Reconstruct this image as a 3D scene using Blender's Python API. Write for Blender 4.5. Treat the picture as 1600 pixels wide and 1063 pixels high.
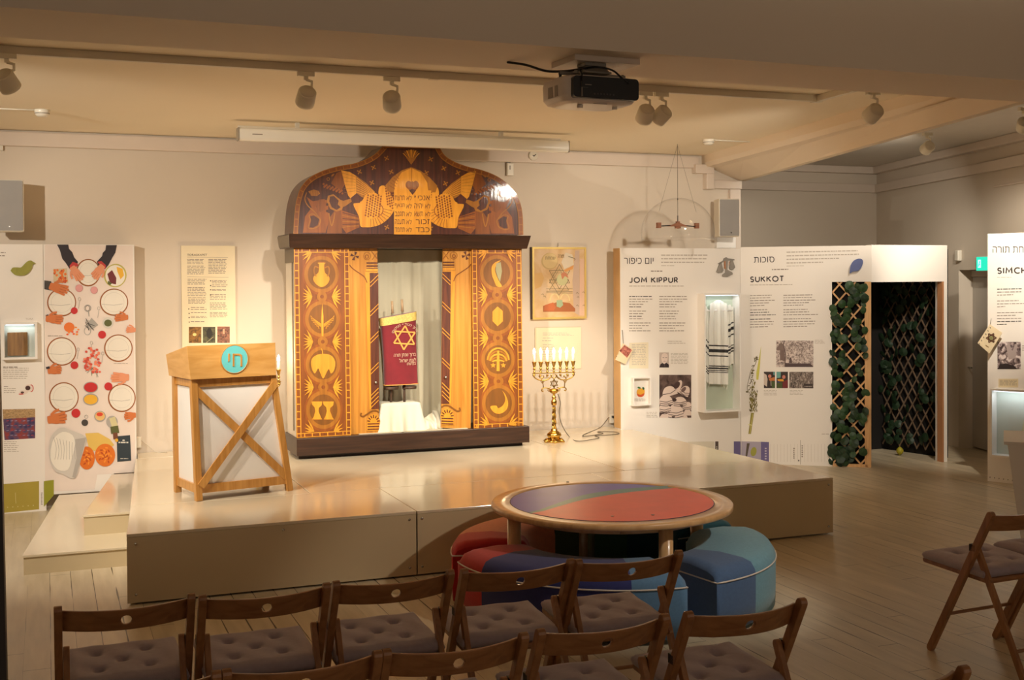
import bpy, bmesh, math, random
from mathutils import Vector, Matrix
RND = random.Random(11)
PI = math.pi
scene = bpy.context.scene
for _o in list(bpy.data.objects): bpy.data.objects.remove(_o)
COL = scene.collection

# ------------------------------------------------------------ camera, world, exposure
F_PX, EYE = 1850.0, 1.90
YAW, PITCH, ROLL = math.radians(21.485), math.radians(1.0), 0.0065
HORIZON = 438.0
PPY = HORIZON + F_PX * math.tan(PITCH)
fwd0 = Vector((math.sin(YAW), math.cos(YAW), 0)); rgt0 = Vector((math.cos(YAW), -math.sin(YAW), 0)); up0 = Vector((0, 0, 1))
FW = (fwd0 * math.cos(PITCH) - up0 * math.sin(PITCH)).normalized()
UPp = (up0 * math.cos(PITCH) + fwd0 * math.sin(PITCH)).normalized()
RG = rgt0 * math.cos(ROLL) - UPp * math.sin(ROLL)
UP = UPp * math.cos(ROLL) + rgt0 * math.sin(ROLL)
cam_data = bpy.data.cameras.new('camera'); cam = bpy.data.objects.new('camera', cam_data); COL.objects.link(cam)
cam.matrix_world = Matrix(((RG.x, UP.x, -FW.x, 0), (RG.y, UP.y, -FW.y, 0), (RG.z, UP.z, -FW.z, EYE), (0, 0, 0, 1)))
cam_data.sensor_width = 36; cam_data.lens = 36 * F_PX / 1600
cam_data.shift_y = (PPY - 531.5) / 1600
cam_data.clip_start = 0.05
scene.camera = cam
EYEV = Vector((0, 0, EYE))
def ray(px, py): return FW + RG * ((px - 800) / F_PX) + UP * ((PPY - py) / F_PX)
def on_z(px, py, z):
    d = ray(px, py); return EYEV + d * ((z - EYE) / d.z)
def on_y(px, py, y):
    d = ray(px, py); return EYEV + d * (y / d.y)

world = bpy.data.worlds.new('world'); scene.world = world; world.use_nodes = True
bg = world.node_tree.nodes['Background']; bg.inputs[0].default_value = (1.0, 0.80, 0.62, 1); bg.inputs[1].default_value = 0.36
vs = scene.view_settings; vs.view_transform = 'Standard'; vs.look = 'None'; vs.gamma = 1; vs.use_curve_mapping = False; vs.exposure = 0.36
scene.cycles.max_bounces = 8; scene.cycles.diffuse_bounces = 5; scene.cycles.use_denoising = True
scene.cycles.sample_clamp_indirect = 4
WARM = (1.0, 0.895, 0.75)

# ------------------------------------------------------------ materials
def lin(c): 
    r = []
    for v in c:
        v = v / 255
        r.append(v / 12.92 if v <= .04045 else ((v + .055) / 1.055) ** 2.4)
    return (*r, 1)
MATS = {}
def base(name):
    m = bpy.data.materials.new(name); m.use_nodes = True; nt = m.node_tree
    return m, nt, nt.nodes['Principled BSDF']
def texco(nt, scale=(1, 1, 1), rot=(0, 0, 0)):
    tc = nt.nodes.new('ShaderNodeTexCoord'); mp = nt.nodes.new('ShaderNodeMapping')
    mp.inputs['Scale'].default_value = scale; mp.inputs['Rotation'].default_value = rot
    nt.links.new(tc.outputs['Object'], mp.inputs[0]); return mp.outputs[0]
def ramp(nt, fac, stops):
    r = nt.nodes.new('ShaderNodeValToRGB'); cr = r.color_ramp
    while len(cr.elements) < len(stops): cr.elements.new(.5)
    for e, (p, c) in zip(cr.elements, stops): e.position = p; e.color = c
    nt.links.new(fac, r.inputs[0]); return r.outputs[0]
def plain(name, col, rough=.55, metal=0, var=.06, vscale=6, bump=0, bscale=200, coat=0, spec=None, sheen=0, aniso=None):
    if name in MATS: return MATS[name]
    m, nt, b = base(name); c = lin(col)
    n = nt.nodes.new('ShaderNodeTexNoise'); n.inputs['Scale'].default_value = vscale; n.inputs['Detail'].default_value = 4
    nt.links.new(texco(nt), n.inputs['Vector'])
    lo = tuple(x * (1 - var) for x in c[:3]) + (1,); hi = tuple(min(1, x * (1 + var)) for x in c[:3]) + (1,)
    nt.links.new(ramp(nt, n.outputs[0], [(.3, lo), (.7, hi)]), b.inputs['Base Color'])
    b.inputs['Roughness'].default_value = rough; b.inputs['Metallic'].default_value = metal
    if coat: b.inputs['Coat Weight'].default_value = coat; b.inputs['Coat Roughness'].default_value = .08
    if spec is not None: b.inputs['Specular IOR Level'].default_value = spec
    if sheen: b.inputs['Sheen Weight'].default_value = sheen
    if bump:
        n2 = nt.nodes.new('ShaderNodeTexNoise'); n2.inputs['Scale'].default_value = bscale
        nt.links.new(texco(nt), n2.inputs['Vector'])
        bp = nt.nodes.new('ShaderNodeBump'); bp.inputs['Strength'].default_value = bump; bp.inputs['Distance'].default_value = .002
        nt.links.new(n2.outputs[0], bp.inputs['Height']); nt.links.new(bp.outputs[0], b.inputs['Normal'])
    MATS[name] = m; return m
def wood(name, c1, c2, grain=(30, 30, 2.2), rough=.4, coat=0, sc=1.6, bump=.0, crough=.1):
    if name in MATS: return MATS[name]
    m, nt, b = base(name)
    n = nt.nodes.new('ShaderNodeTexNoise'); n.inputs['Scale'].default_value = sc; n.inputs['Detail'].default_value = 6; n.inputs['Distortion'].default_value = .6
    nt.links.new(texco(nt, grain), n.inputs['Vector'])
    nt.links.new(ramp(nt, n.outputs[0], [(.32, lin(c1)), (.68, lin(c2))]), b.inputs['Base Color'])
    b.inputs['Roughness'].default_value = rough
    if coat: b.inputs['Coat Weight'].default_value = coat; b.inputs['Coat Roughness'].default_value = crough
    if bump:
        bp = nt.nodes.new('ShaderNodeBump'); bp.inputs['Strength'].default_value = bump; bp.inputs['Distance'].default_value = .003
        nt.links.new(n.outputs[0], bp.inputs['Height']); nt.links.new(bp.outputs[0], b.inputs['Normal'])
        if coat: nt.links.new(bp.outputs[0], b.inputs['Coat Normal'])
    MATS[name] = m; return m
def photo(name, stops, scale=40, stretch=(1, 1, 1), kind='noise', rough=.45, dist=1.0):
    if name in MATS: return MATS[name]
    m, nt, b = base(name)
    if kind == 'noise':
        n = nt.nodes.new('ShaderNodeTexNoise'); n.inputs['Detail'].default_value = 5; n.inputs['Distortion'].default_value = dist; out = 0
    else:
        n = nt.nodes.new('ShaderNodeTexVoronoi'); out = 0
    n.inputs['Scale'].default_value = scale
    nt.links.new(texco(nt, stretch), n.inputs['Vector'])
    nt.links.new(ramp(nt, n.outputs[out], [(p, lin(c)) for p, c in stops]), b.inputs['Base Color'])
    b.inputs['Roughness'].default_value = rough
    MATS[name] = m; return m
def emis(name, col, strength):
    if name in MATS: return MATS[name]
    m, nt, b = base(name); b.inputs['Base Color'].default_value = lin(col)
    b.inputs['Emission Color'].default_value = lin(col); b.inputs['Emission Strength'].default_value = strength
    MATS[name] = m; return m
def glass(name, rough=.02, tint=(1, 1, 1, 1), ior=1.45, thin=True, refl=.06):
    if name in MATS: return MATS[name]
    m = bpy.data.materials.new(name); m.use_nodes = True; nt = m.node_tree; nt.nodes.clear()
    o = nt.nodes.new('ShaderNodeOutputMaterial'); mx = nt.nodes.new('ShaderNodeMixShader')
    tr = nt.nodes.new('ShaderNodeBsdfTransparent'); tr.inputs[0].default_value = tint
    gl = nt.nodes.new('ShaderNodeBsdfGlossy'); gl.inputs['Roughness'].default_value = rough
    lw = nt.nodes.new('ShaderNodeLayerWeight'); pw = nt.nodes.new('ShaderNodeMath'); pw.operation = 'POWER'; pw.inputs[1].default_value = 4
    ml = nt.nodes.new('ShaderNodeMath'); ml.operation = 'MULTIPLY_ADD'; ml.inputs[1].default_value = .5; ml.inputs[2].default_value = .035
    nt.links.new(lw.outputs['Facing'], pw.inputs[0]); nt.links.new(pw.outputs[0], ml.inputs[0]); nt.links.new(ml.outputs[0], mx.inputs[0]); nt.links.new(tr.outputs[0], mx.inputs[1]); nt.links.new(gl.outputs[0], mx.inputs[2]); nt.links.new(mx.outputs[0], o.inputs[0])
    MATS[name] = m; return m

# ------------------------------------------------------------ mesh builder
class MB:
    def __init__(s): s.bm = bmesh.new(); s.mats = []; s.cur = 0
    def m(s, mat):
        if mat not in s.mats: s.mats.append(mat)
        s.cur = s.mats.index(mat); return s
    def face(s, pts, smooth=False):
        vs_ = [s.bm.verts.new(p) for p in pts]
        try: f = s.bm.faces.new(vs_)
        except ValueError: return
        f.material_index = s.cur; f.smooth = smooth; return f
    def hexa(s, b, t):
        v = [s.bm.verts.new(p) for p in list(b) + list(t)]
        for q in ((3, 2, 1, 0), (4, 5, 6, 7), (0, 1, 5, 4), (1, 2, 6, 5), (2, 3, 7, 6), (3, 0, 4, 7)):
            s.bm.faces.new([v[i] for i in q]).material_index = s.cur
        return s
    def box(s, x0, x1, y0, y1, z0, z1):
        return s.hexa([(x0, y0, z0), (x1, y0, z0), (x1, y1, z0), (x0, y1, z0)], [(x0, y0, z1), (x1, y0, z1), (x1, y1, z1), (x0, y1, z1)])
    def bar(s, p, q, w, h, up=(0, 0, 1)):
        p, q = Vector(p), Vector(q); d = (q - p).normalized(); a = d.cross(Vector(up)).normalized() * w / 2; c = a.cross(d).normalized() * h / 2
        return s.hexa([p - a - c, p + a - c, p + a + c, p - a + c], [q - a - c, q + a - c, q + a + c, q - a + c])
    def rbar(s, p, q, w, h, up=(0, 0, 1), n=6):
        """flat bar with rounded ends"""
        p, q = Vector(p), Vector(q); d = (q - p).normalized(); a = d.cross(Vector(up)).normalized(); c = a.cross(d).normalized() * h / 2
        pts = []
        for k in range(n + 1):
            t = -PI / 2 + PI * k / n; pts.append(q + a * (w / 2 * math.sin(t)) + d * (w / 2 * math.cos(t)))
        for k in range(n + 1):
            t = PI / 2 + PI * k / n; pts.append(p + a * (w / 2 * math.sin(t)) + d * (w / 2 * math.cos(t)))
        A = [s.bm.verts.new(v - c) for v in pts]; B = [s.bm.verts.new(v + c) for v in pts]
        s.bm.faces.new(A).material_index = s.cur; s.bm.faces.new(B[::-1]).material_index = s.cur
        for k in range(len(pts)):
            j = (k + 1) % len(pts); s.bm.faces.new([A[k], B[k], B[j], A[j]]).material_index = s.cur
        return s
    def tube(s, pts, r, seg=8, cap=True, smooth=True):
        pts = [Vector(p) for p in pts]; rs = r if isinstance(r, (list, tuple)) else [r] * len(pts)
        rings = []; ref = None
        for i, p in enumerate(pts):
            d = (pts[min(i + 1, len(pts) - 1)] - pts[max(i - 1, 0)]).normalized()
            if ref is None: ref = d.orthogonal().normalized()
            a = (ref - d * ref.dot(d))
            if a.length < 1e-6: a = d.orthogonal()
            a.normalize(); ref = a; b = d.cross(a)
            rings.append([s.bm.verts.new(p + (a * math.cos(2 * PI * k / seg) + b * math.sin(2 * PI * k / seg)) * rs[i]) for k in range(seg)])
        for i in range(len(rings) - 1):
            for k in range(seg):
                j = (k + 1) % seg
                f = s.bm.faces.new([rings[i][k], rings[i][j], rings[i + 1][j], rings[i + 1][k]]); f.material_index = s.cur; f.smooth = smooth
        if cap:
            s.bm.faces.new(rings[0][::-1]).material_index = s.cur; s.bm.faces.new(rings[-1]).material_index = s.cur
        return s
    def lathe(s, prof, c=(0, 0, 0), seg=20, mat=None, smooth=True, flute=0):
        c = Vector(c); M_ = mat or Matrix.Identity(3); rings = []
        for r, z in prof:
            if r < 1e-5: rings.append([s.bm.verts.new(c + M_ @ Vector((0, 0, z)))])
            else: rings.append([s.bm.verts.new(c + M_ @ Vector((r * (1 + flute * math.cos(8 * 2 * PI * k / seg)) * math.cos(2 * PI * k / seg), r * (1 + flute * math.cos(8 * 2 * PI * k / seg)) * math.sin(2 * PI * k / seg), z))) for k in range(seg)])
        for i in range(len(rings) - 1):
            A, B = rings[i], rings[i + 1]
            for k in range(seg):
                j = (k + 1) % seg
                if len(A) == 1 and len(B) == 1: continue
                q = [A[0], B[j], B[k]] if len(A) == 1 else ([A[k], A[j], B[0]] if len(B) == 1 else [A[k], A[j], B[j], B[k]])
                f = s.bm.faces.new(q); f.material_index = s.cur; f.smooth = smooth
        for ring, rev in ((rings[0], True), (rings[-1], False)):
            if len(ring) > 1: s.bm.faces.new(ring[::-1] if rev else ring).material_index = s.cur
        return s
    def prism(s, pts, y0, y1):
        """outline in x,z extruded along y"""
        A = [s.bm.verts.new((x, y0, z)) for x, z in pts]; B = [s.bm.verts.new((x, y1, z)) for x, z in pts]
        s.bm.faces.new(A).material_index = s.cur; s.bm.faces.new(B[::-1]).material_index = s.cur
        for k in range(len(pts)):
            j = (k + 1) % len(pts); s.bm.faces.new([A[k], B[k], B[j], A[j]]).material_index = s.cur
        return s
    def vprism(s, pts, z0, z1):
        A = [s.bm.verts.new((x, y, z0)) for x, y in pts]; B = [s.bm.verts.new((x, y, z1)) for x, y in pts]
        s.bm.faces.new(A[::-1]).material_index = s.cur; s.bm.faces.new(B).material_index = s.cur
        for k in range(len(pts)):
            j = (k + 1) % len(pts); s.bm.faces.new([A[k], A[j], B[j], B[k]]).material_index = s.cur
        return s
    def grid(s, fn, nu, nv, smooth=True):
        V = [[s.bm.verts.new(fn(i / nu, j / nv)) for j in range(nv + 1)] for i in range(nu + 1)]
        for i in range(nu):
            for j in range(nv):
                f = s.bm.faces.new([V[i][j], V[i + 1][j], V[i + 1][j + 1], V[i][j + 1]]); f.material_index = s.cur; f.smooth = smooth
        return s
    def build(s, name, parent=None, bevel=0, fix=True, sub=0, smooth=False, merge=False):
        if merge: bmesh.ops.remove_doubles(s.bm, verts=s.bm.verts, dist=1e-5)
        if fix: bmesh.ops.recalc_face_normals(s.bm, faces=s.bm.faces)
        me = bpy.data.meshes.new(name)
        if smooth:
            for f in s.bm.faces: f.smooth = True
        s.bm.to_mesh(me); s.bm.free()
        for m in s.mats: me.materials.append(m)
        o = bpy.data.objects.new(name, me); COL.objects.link(o)
        if parent: o.parent = parent
        if bevel:
            b = o.modifiers.new('bevel', 'BEVEL'); b.width = bevel; b.segments = 2; b.limit_method = 'ANGLE'; b.angle_limit = math.radians(40)
        if sub: o.modifiers.new('sub', 'SUBSURF').levels = sub; o.modifiers['sub'].render_levels = sub
        return o
def B(mat): return MB().m(mat)
def tag(o, label, cat, group=None, kind=None):
    o['label'] = label; o['category'] = cat
    if group: o['group'] = group
    if kind: o['kind'] = kind
    return o
def thing(name, label, cat, loc=(0, 0, 0), rz=0, group=None):
    o = bpy.data.objects.new(name, None); COL.objects.link(o); o.location = loc; o.rotation_euler = (0, 0, rz); o.empty_display_size = .1
    return tag(o, label, cat, group)
def struct(o): o['kind'] = 'structure'; return o
def dup(root, loc, rz=None, label=None, group=None):
    r = root.copy(); COL.objects.link(r); r.location = loc
    if rz is not None: r.rotation_euler = (0, 0, rz)
    if label: r['label'] = label
    if group: r['group'] = group
    def kids(src, dst):
        for ch in list(src.children):
            c = ch.copy(); COL.objects.link(c); c.parent = dst; kids(ch, c)
    kids(root, r); return r

# ------------------------------------------------------------ text outlines
TXT = {}
def text_mesh(body, bold=0):
    k = (body, bold)
    if k not in TXT:
        from mathutils.geometry import delaunay_2d_cdt
        c = bpy.data.curves.new('lettering', 'FONT'); c.body = body; c.resolution_u = 3; c.offset = bold; c.fill_mode = 'NONE'
        o = bpy.data.objects.new('lettering', c); COL.objects.link(o)
        me = bpy.data.meshes.new_from_object(o.evaluated_get(bpy.context.evaluated_depsgraph_get()))
        co = [Vector((v.co.x, v.co.y)) for v in me.vertices]; ed = [tuple(e.vertices) for e in me.edges]
        bpy.data.objects.remove(o); bpy.data.curves.remove(c); bpy.data.meshes.remove(me)
        V, _, T, *_r = delaunay_2d_cdt(co, ed, [], 0, 1e-5)
        def wind(x, y):
            w = 0
            for i, j in ed:
                (ax, ay), (bx, by) = co[i], co[j]
                if (ay <= y) != (by <= y):
                    if ax + (y - ay) * (bx - ax) / (by - ay) > x: w += 1 if by > ay else -1
            return w
        fs = []
        for t in T:
            cx, cy = sum(V[i].x for i in t) / 3, sum(V[i].y for i in t) / 3
            if wind(cx, cy) != 0: fs.append(list(t))
        vs_ = [(v.x, v.y) for v in V]
        us = {i for f in fs for i in f}; xs = [vs_[i][0] for i in us]; ys = [vs_[i][1] for i in us]
        TXT[k] = (vs_, fs, min(xs), max(xs), min(ys), max(ys))
    return TXT[k]
def heb(s): return s[::-1]

# a vertical face: origin on it, heading angle; local x runs along it, local -y looks out of it, z up
class Face:
    def __init__(s, ox, oy, oz, ang=0.0):
        s.o = Vector((ox, oy, oz)); s.ang = ang; s.u = Vector((math.cos(ang), math.sin(ang), 0)); s.n = Vector((math.sin(ang), -math.cos(ang), 0))
    def px(s, x, y):
        d = ray(x, y); t = (s.o - EYEV).dot(s.n) / d.dot(s.n); p = EYEV + d * t - s.o
        return p.dot(s.u), p.z
    def world(s, a, z, out=0): return s.o + s.u * a + Vector((0, 0, z)) + s.n * out
    def root(s, name, label, cat, group=None): return thing(name, label, cat, s.o, s.ang, group)
STEP = .0009
class Flat(MB):
    """printed or inlaid shapes lying on a Face, outlined in the photograph's measured coordinates"""
    def __init__(s, face, base_out=0.0, tf=None): super().__init__(); s.f = face; s.b = base_out; s.l = 1; s.tf = tf; s.c = 0
    def L(s, l): s.l = l; return s
    def P(s, x, y):
        if s.tf: x, y = s.tf(x, y)
        a, z = s.f.px(x, y); return (a, -(s.b + s.l * STEP + (s.c % 220) * 4e-6), z)
    def poly(s, pts, mat=None):
        if mat: s.m(mat)
        s.c += 1; s.face([s.P(*p) for p in pts]); return s
    def rect(s, x0, y0, x1, y1, mat=None): return s.poly([(x0, y1), (x1, y1), (x1, y0), (x0, y0)], mat)
    def ell(s, cx, cy, rx, ry=None, mat=None, n=24, rot=0, a0=0, a1=2 * PI):
        ry = rx if ry is None else ry; c, w = math.cos(rot), math.sin(rot); pts = []
        full = abs(a1 - a0 - 2 * PI) < 1e-6
        for k in range(n if full else n + 1):
            t = a0 + (a1 - a0) * k / n; x, y = rx * math.cos(t), ry * math.sin(t); pts.append((cx + x * c - y * w, cy + x * w + y * c))
        return s.poly(pts, mat)
    def ring(s, cx, cy, rx, ry, w, mat=None, n=28, a0=0, a1=2 * PI, rot=0):
        if mat: s.m(mat)
        c, q = math.cos(rot), math.sin(rot); s.c += 1
        def pt(r1, r2, t):
            x, y = r1 * math.cos(t), r2 * math.sin(t); return s.P(cx + x * c - y * q, cy + x * q + y * c)
        for k in range(n):
            t, u = a0 + (a1 - a0) * k / n, a0 + (a1 - a0) * (k + 1) / n
            s.face([pt(rx, ry, t), pt(rx, ry, u), pt(rx - w, ry - w, u), pt(rx - w, ry - w, t)])
        return s
    def line(s, pts, w, mat=None, closed=False):
        if mat: s.m(mat)
        P_ = [Vector((p[0], p[1])) for p in pts]; n = len(P_); L_, R_ = [], []; s.c += 1
        for i in range(n):
            a = P_[i - 1] if (i > 0 or closed) else P_[i]; b = P_[(i + 1) % n] if (i < n - 1 or closed) else P_[i]
            d = b - a
            if d.length < 1e-6: d = Vector((1, 0))
            d.normalize(); e_ = (P_[i] - P_[i - 1]) if (i > 0 or closed) else (P_[(i + 1) % n] - P_[i])
            ch_ = abs(e_.normalized().dot(d)) if e_.length > 1e-6 else 1
            nn = Vector((-d.y, d.x)) * w / 2 / max(.42, ch_); L_.append(P_[i] + nn); R_.append(P_[i] - nn)
        for i in range(n if closed else n - 1):
            j = (i + 1) % n; s.face([s.P(*L_[i]), s.P(*L_[j]), s.P(*R_[j]), s.P(*R_[i])])
        return s
    def text(s, body, x0, y0, x1, y1, mat=None, bold=0, skew=0, ya=0, yb=0, arc=None):
        """lettering filling the box; ya/yb raise the left/right end"""
        if mat: s.m(mat)
        V, Fs, a0, a1, b0, b1 = text_mesh(body, bold); q = []
        for vx, vy in V:
            u = (vx - a0) / (a1 - a0); v = (vy - b0) / (b1 - b0)
            if arc:
                cx, cy, r, t0, t1 = arc; t = t0 + (t1 - t0) * u; rr = r + v * (y1 - y0)
                q.append(s.P(cx + rr * math.cos(t), cy + rr * math.sin(t)))
            else: q.append(s.P(x0 + (x1 - x0) * u + skew * v, y1 + (y0 - y1) * v + ya + (yb - ya) * u))
        s.c += 1
        vv = [s.bm.verts.new(p) for p in q]
        for f in Fs:
            try: s.bm.faces.new([vv[i] for i in f]).material_index = s.cur
            except ValueError: pass
        return s
    def strokes(s, body, x0, y0, x1, y1, w, mat=None, yb=0):
        """heavy geometric capitals drawn with strokes"""
        if mat: s.m(mat)
        arc = lambda cx, cy, rx, ry, a, b, n=10: [(cx + rx * math.cos(math.radians(a + (b - a) * k / n)), cy + ry * math.sin(math.radians(a + (b - a) * k / n))) for k in range(n + 1)]
        G = {'J': (.5, [[(.44, 0), (.44, .72)] + arc(.2, .74, .24, .26, 0, 150)]), 'O': (1.0, [arc(.5, .5, .5, .5, 0, 360, 24)]), 'M': (1.0, [[(.02, 1), (.14, 0), (.5, .72), (.86, 0), (.98, 1)]]),
             'K': (.72, [[(0, 0), (0, 1)], [(.66, 0), (.03, .52)], [(.22, .4), (.7, 1)]]), 'I': (.0, [[(0, 0), (0, 1)]]), 'P': (.56, [[(0, 1), (0, 0), (.26, 0)] + arc(.26, .28, .28, .28, -90, 90)[1:] + [(0, .56)]]),
             'U': (.72, [[(0, 0), (0, .64)] + arc(.36, .64, .36, .36, 180, 0)[1:] + [(.72, 0)]]), 'R': (.6, [[(0, 1), (0, 0), (.26, 0)] + arc(.26, .27, .27, .27, -90, 90)[1:] + [(0, .54)], [(.26, .54), (.6, 1)]]),
             'S': (.56, [arc(.28, .26, .25, .26, -30, -260, 12) + arc(.27, .74, .27, .26, -80, 150, 12)[1:]]), 'T': (.66, [[(0, 0), (.66, 0)], [(.33, 0), (.33, 1)]]),
             'C': (.8, [arc(.5, .5, .48, .5, -48, -312, 18)]), 'H': (.72, [[(0, 0), (0, 1)], [(.72, 0), (.72, 1)], [(0, .5), (.72, .5)]]), 'A': (.84, [[(0, 1), (.42, 0), (.84, 1)], [(.14, .7), (.7, .7)]]), ' ': (.22, [])}
        gap = .36; tot = sum(G[c][0] + gap for c in body) - gap; X = 0; h = y1 - y0 - w
        for c in body:
            wd, st = G[c]
            for q in st: s.line([(x0 + w / 2 + (X + a) / tot * (x1 - x0 - w), y0 + w / 2 + b * h + yb * (X / tot)) for a, b in q], w)
            X += wd + gap
        return s
    def rows(s, x0, y0, x1, y1, n, mat=None, h=.45, rag=.35, yr=0):
        """n lines of small print"""
        if mat: s.m(mat)
        dy = (y1 - y0) / n
        for i in range(n):
            y = y0 + i * dy; x = x0; end = x1 - (x1 - x0) * rag * RND.random()
            while x < end:
                w = min(RND.uniform(2.0, 8), end - x)
                if w < .8: break
                o1 = yr * (x - x0) / (x1 - x0); o2 = yr * (x + w - x0) / (x1 - x0)
                s.poly([(x, y + dy * h + o1), (x + w, y + dy * h + o2), (x + w, y + o2), (x, y + o1)]); x += w + 1.1
        return s
    def star(s, cx, cy, r, w, mat=None, rot=0, sx=1):
        for k in (0, 1):
            pts = [(cx + sx * r * math.sin(rot + k * PI + i * 2 * PI / 3), cy - r * math.cos(rot + k * PI + i * 2 * PI / 3)) for i in range(3)]
            for i in range(3): s.line([pts[i], pts[(i + 1) % 3]], w, mat)
        return s
def path(pts, n=6):
    """smooth curve through points"""
    out = []; P_ = [pts[0]] + list(pts) + [pts[-1]]
    for i in range(1, len(P_) - 2):
        p0, p1, p2, p3 = (Vector(p) for p in P_[i - 1:i + 3])
        for k in range(n):
            t = k / n; out.append(.5 * ((2 * p1) + (p2 - p0) * t + (2 * p0 - 5 * p1 + 4 * p2 - p3) * t * t + (3 * p1 - p0 - 3 * p2 + p3) * t ** 3))
    out.append(Vector(pts[-1])); return out

# ------------------------------------------------------------ shared materials
M_WALL = plain('painted_wall', (216, 204, 188), .75, var=.02, vscale=1.2, bump=.15, bscale=60)
M_CEIL = plain('ceiling_paint', (244, 232, 208), .8, var=.015, vscale=1)
M_BEAM = plain('beam_paint', (240, 226, 206), .75, var=.02, vscale=1)
M_TRIM = plain('trim_paint', (218, 204, 190), .55, var=.02)
M_WHITE = plain('white_board', (242, 238, 232), .5, var=.015, vscale=2)
M_PANEL = plain('panel_print', (238, 232, 224), .55, var=.012, vscale=2)
M_GLOSSW = plain('white_plastic', (226, 220, 206), .3, var=.02)
M_BLACK = plain('black_plastic', (26, 24, 24), .35, var=.1)
M_CHROME = plain('steel', (190, 188, 182), .25, 1, var=.03)
M_INK = plain('print_ink', (60, 52, 50), .6, var=.03)
M_GREYINK = plain('print_grey', (150, 138, 128), .6, var=.03)
M_PALEINK = plain('print_pale', (190, 180, 168), .6, var=.03)
M_CREAM = plain('cream_paper', (236, 222, 190), .6, var=.02)
M_PINE = wood('pine_wood', (196, 146, 92), (222, 178, 122), rough=.45)
M_OAK = wood('oak_wood', (186, 128, 62), (212, 158, 88), rough=.35, coat=.2)
M_BRASS = plain('polished_brass', (212, 170, 84), .2, 1, var=.06, vscale=30)
# ============================================================ ROOM
def floor_mat():
    m, nt, b = base('painted_floorboards'); N = nt.nodes; Lk = nt.links
    tc = N.new('ShaderNodeTexCoord'); sp = N.new('ShaderNodeSeparateXYZ'); Lk.new(tc.outputs['Object'], sp.inputs[0])
    def mth(op, a, bb=None, c=None):
        n = N.new('ShaderNodeMath'); n.operation = op
        for i, v in enumerate((a, bb, c)):
            if v is None: continue
            if isinstance(v, (int, float)): n.inputs[i].default_value = v
            else: Lk.new(v, n.inputs[i])
        return n.outputs[0]
    bd = mth('DIVIDE', sp.outputs[0], .128); fl = mth('FLOOR', bd); fr = mth('FRACT', bd)
    d = mth('MINIMUM', fr, mth('SUBTRACT', 1, fr))
    wn = N.new('ShaderNodeTexWhiteNoise'); wn.noise_dimensions = '1D'; Lk.new(fl, wn.inputs['W'])
    ns = N.new('ShaderNodeTexNoise'); ns.inputs['Scale'].default_value = 2.2; Lk.new(tc.outputs['Object'], ns.inputs['Vector'])
    gapw = mth('MULTIPLY', mth('MULTIPLY', mth('SUBTRACT', ns.outputs[0], .36), wn.outputs['Value']), .19)
    gap = mth('LESS_THAN', d, gapw)
    ey = mth('FRACT', mth('ADD', mth('DIVIDE', sp.outputs[1], 3.4), wn.outputs['Value']))
    gap2 = mth('LESS_THAN', ey, .0012)
    g = mth('MAXIMUM', gap, gap2)
    n2 = N.new('ShaderNodeTexNoise'); n2.inputs['Scale'].default_value = 3; n2.inputs['Detail'].default_value = 6
    mp = N.new('ShaderNodeMapping'); mp.inputs['Scale'].default_value = (6, .7, 1); Lk.new(tc.outputs['Object'], mp.inputs[0]); Lk.new(mp.outputs[0], n2.inputs['Vector'])
    c = ramp(nt, n2.outputs[0], [(.3, lin((196, 180, 152))), (.7, lin((218, 203, 176)))])
    mx = N.new('ShaderNodeMix'); mx.data_type = 'RGBA'; mx.blend_type = 'MULTIPLY'; mx.inputs[0].default_value = 1
    tint = ramp(nt, wn.outputs['Value'], [(0, (.88, .88, .87, 1)), (1, (1, 1, 1, 1))])
    Lk.new(c, mx.inputs[6]); Lk.new(tint, mx.inputs[7])
    mx2 = N.new('ShaderNodeMix'); mx2.data_type = 'RGBA'; Lk.new(g, mx2.inputs[0]); Lk.new(mx.outputs[2], mx2.inputs[6]); mx2.inputs[7].default_value = lin((70, 56, 40))
    Lk.new(mx2.outputs[2], b.inputs['Base Color'])
    Lk.new(ramp(nt, n2.outputs[0], [(0, (.26, .26, .26, 1)), (1, (.42, .42, .42, 1))]), b.inputs['Roughness'])
    bp = N.new('ShaderNodeBump'); bp.inputs['Strength'].default_value = .25; bp.inputs['Distance'].default_value = .004
    hh = mth('SUBTRACT', mth('MULTIPLY', n2.outputs[0], .25), g); Lk.new(hh, bp.inputs['Height']); Lk.new(bp.outputs[0], b.inputs['Normal'])
    return m
ZC = 3.18
YB, YBAY = 10.75, 12.6
XJ = 6.81
CX, CY = 10.06, 12.6            # far right corner
RD = Vector((-.281, -.96)).normalized()
def rw(s, off=0): return (CX + RD.x * s + off * .96, CY + RD.y * s - off * .281)
def on_rw(px, py, off=0.0):
    """point on the right wall, off metres into the room"""
    d = ray(px, py); n = Vector((RD.y, -RD.x)); c0 = Vector(rw(0, -off)); t_ = c0.dot(n) / (d.x * n.x + d.y * n.y); return EYEV + d * t_
ang_r = math.atan2(RD.y, RD.x)
struct(B(floor_mat()).box(-3.2, 11.5, -4, 13, -.1, 0).build('floor'))
struct(B(M_WALL).box(-3.2, XJ, YB, YB + .2, 0, 3.6).build('wall_back'))
struct(B(M_WALL).box(XJ - .1, XJ, YB + .2, YBAY, 0, 3.6).build('wall_bay_side'))
struct(B(M_WALL).box(XJ - .1, CX + .8, YBAY, YBAY + .2, 0, 3.6).build('wall_bay'))
struct(B(M_WALL).box(-3.4, -3.2, -4, YB + .2, 0, 3.6).build('wall_left'))
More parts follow.
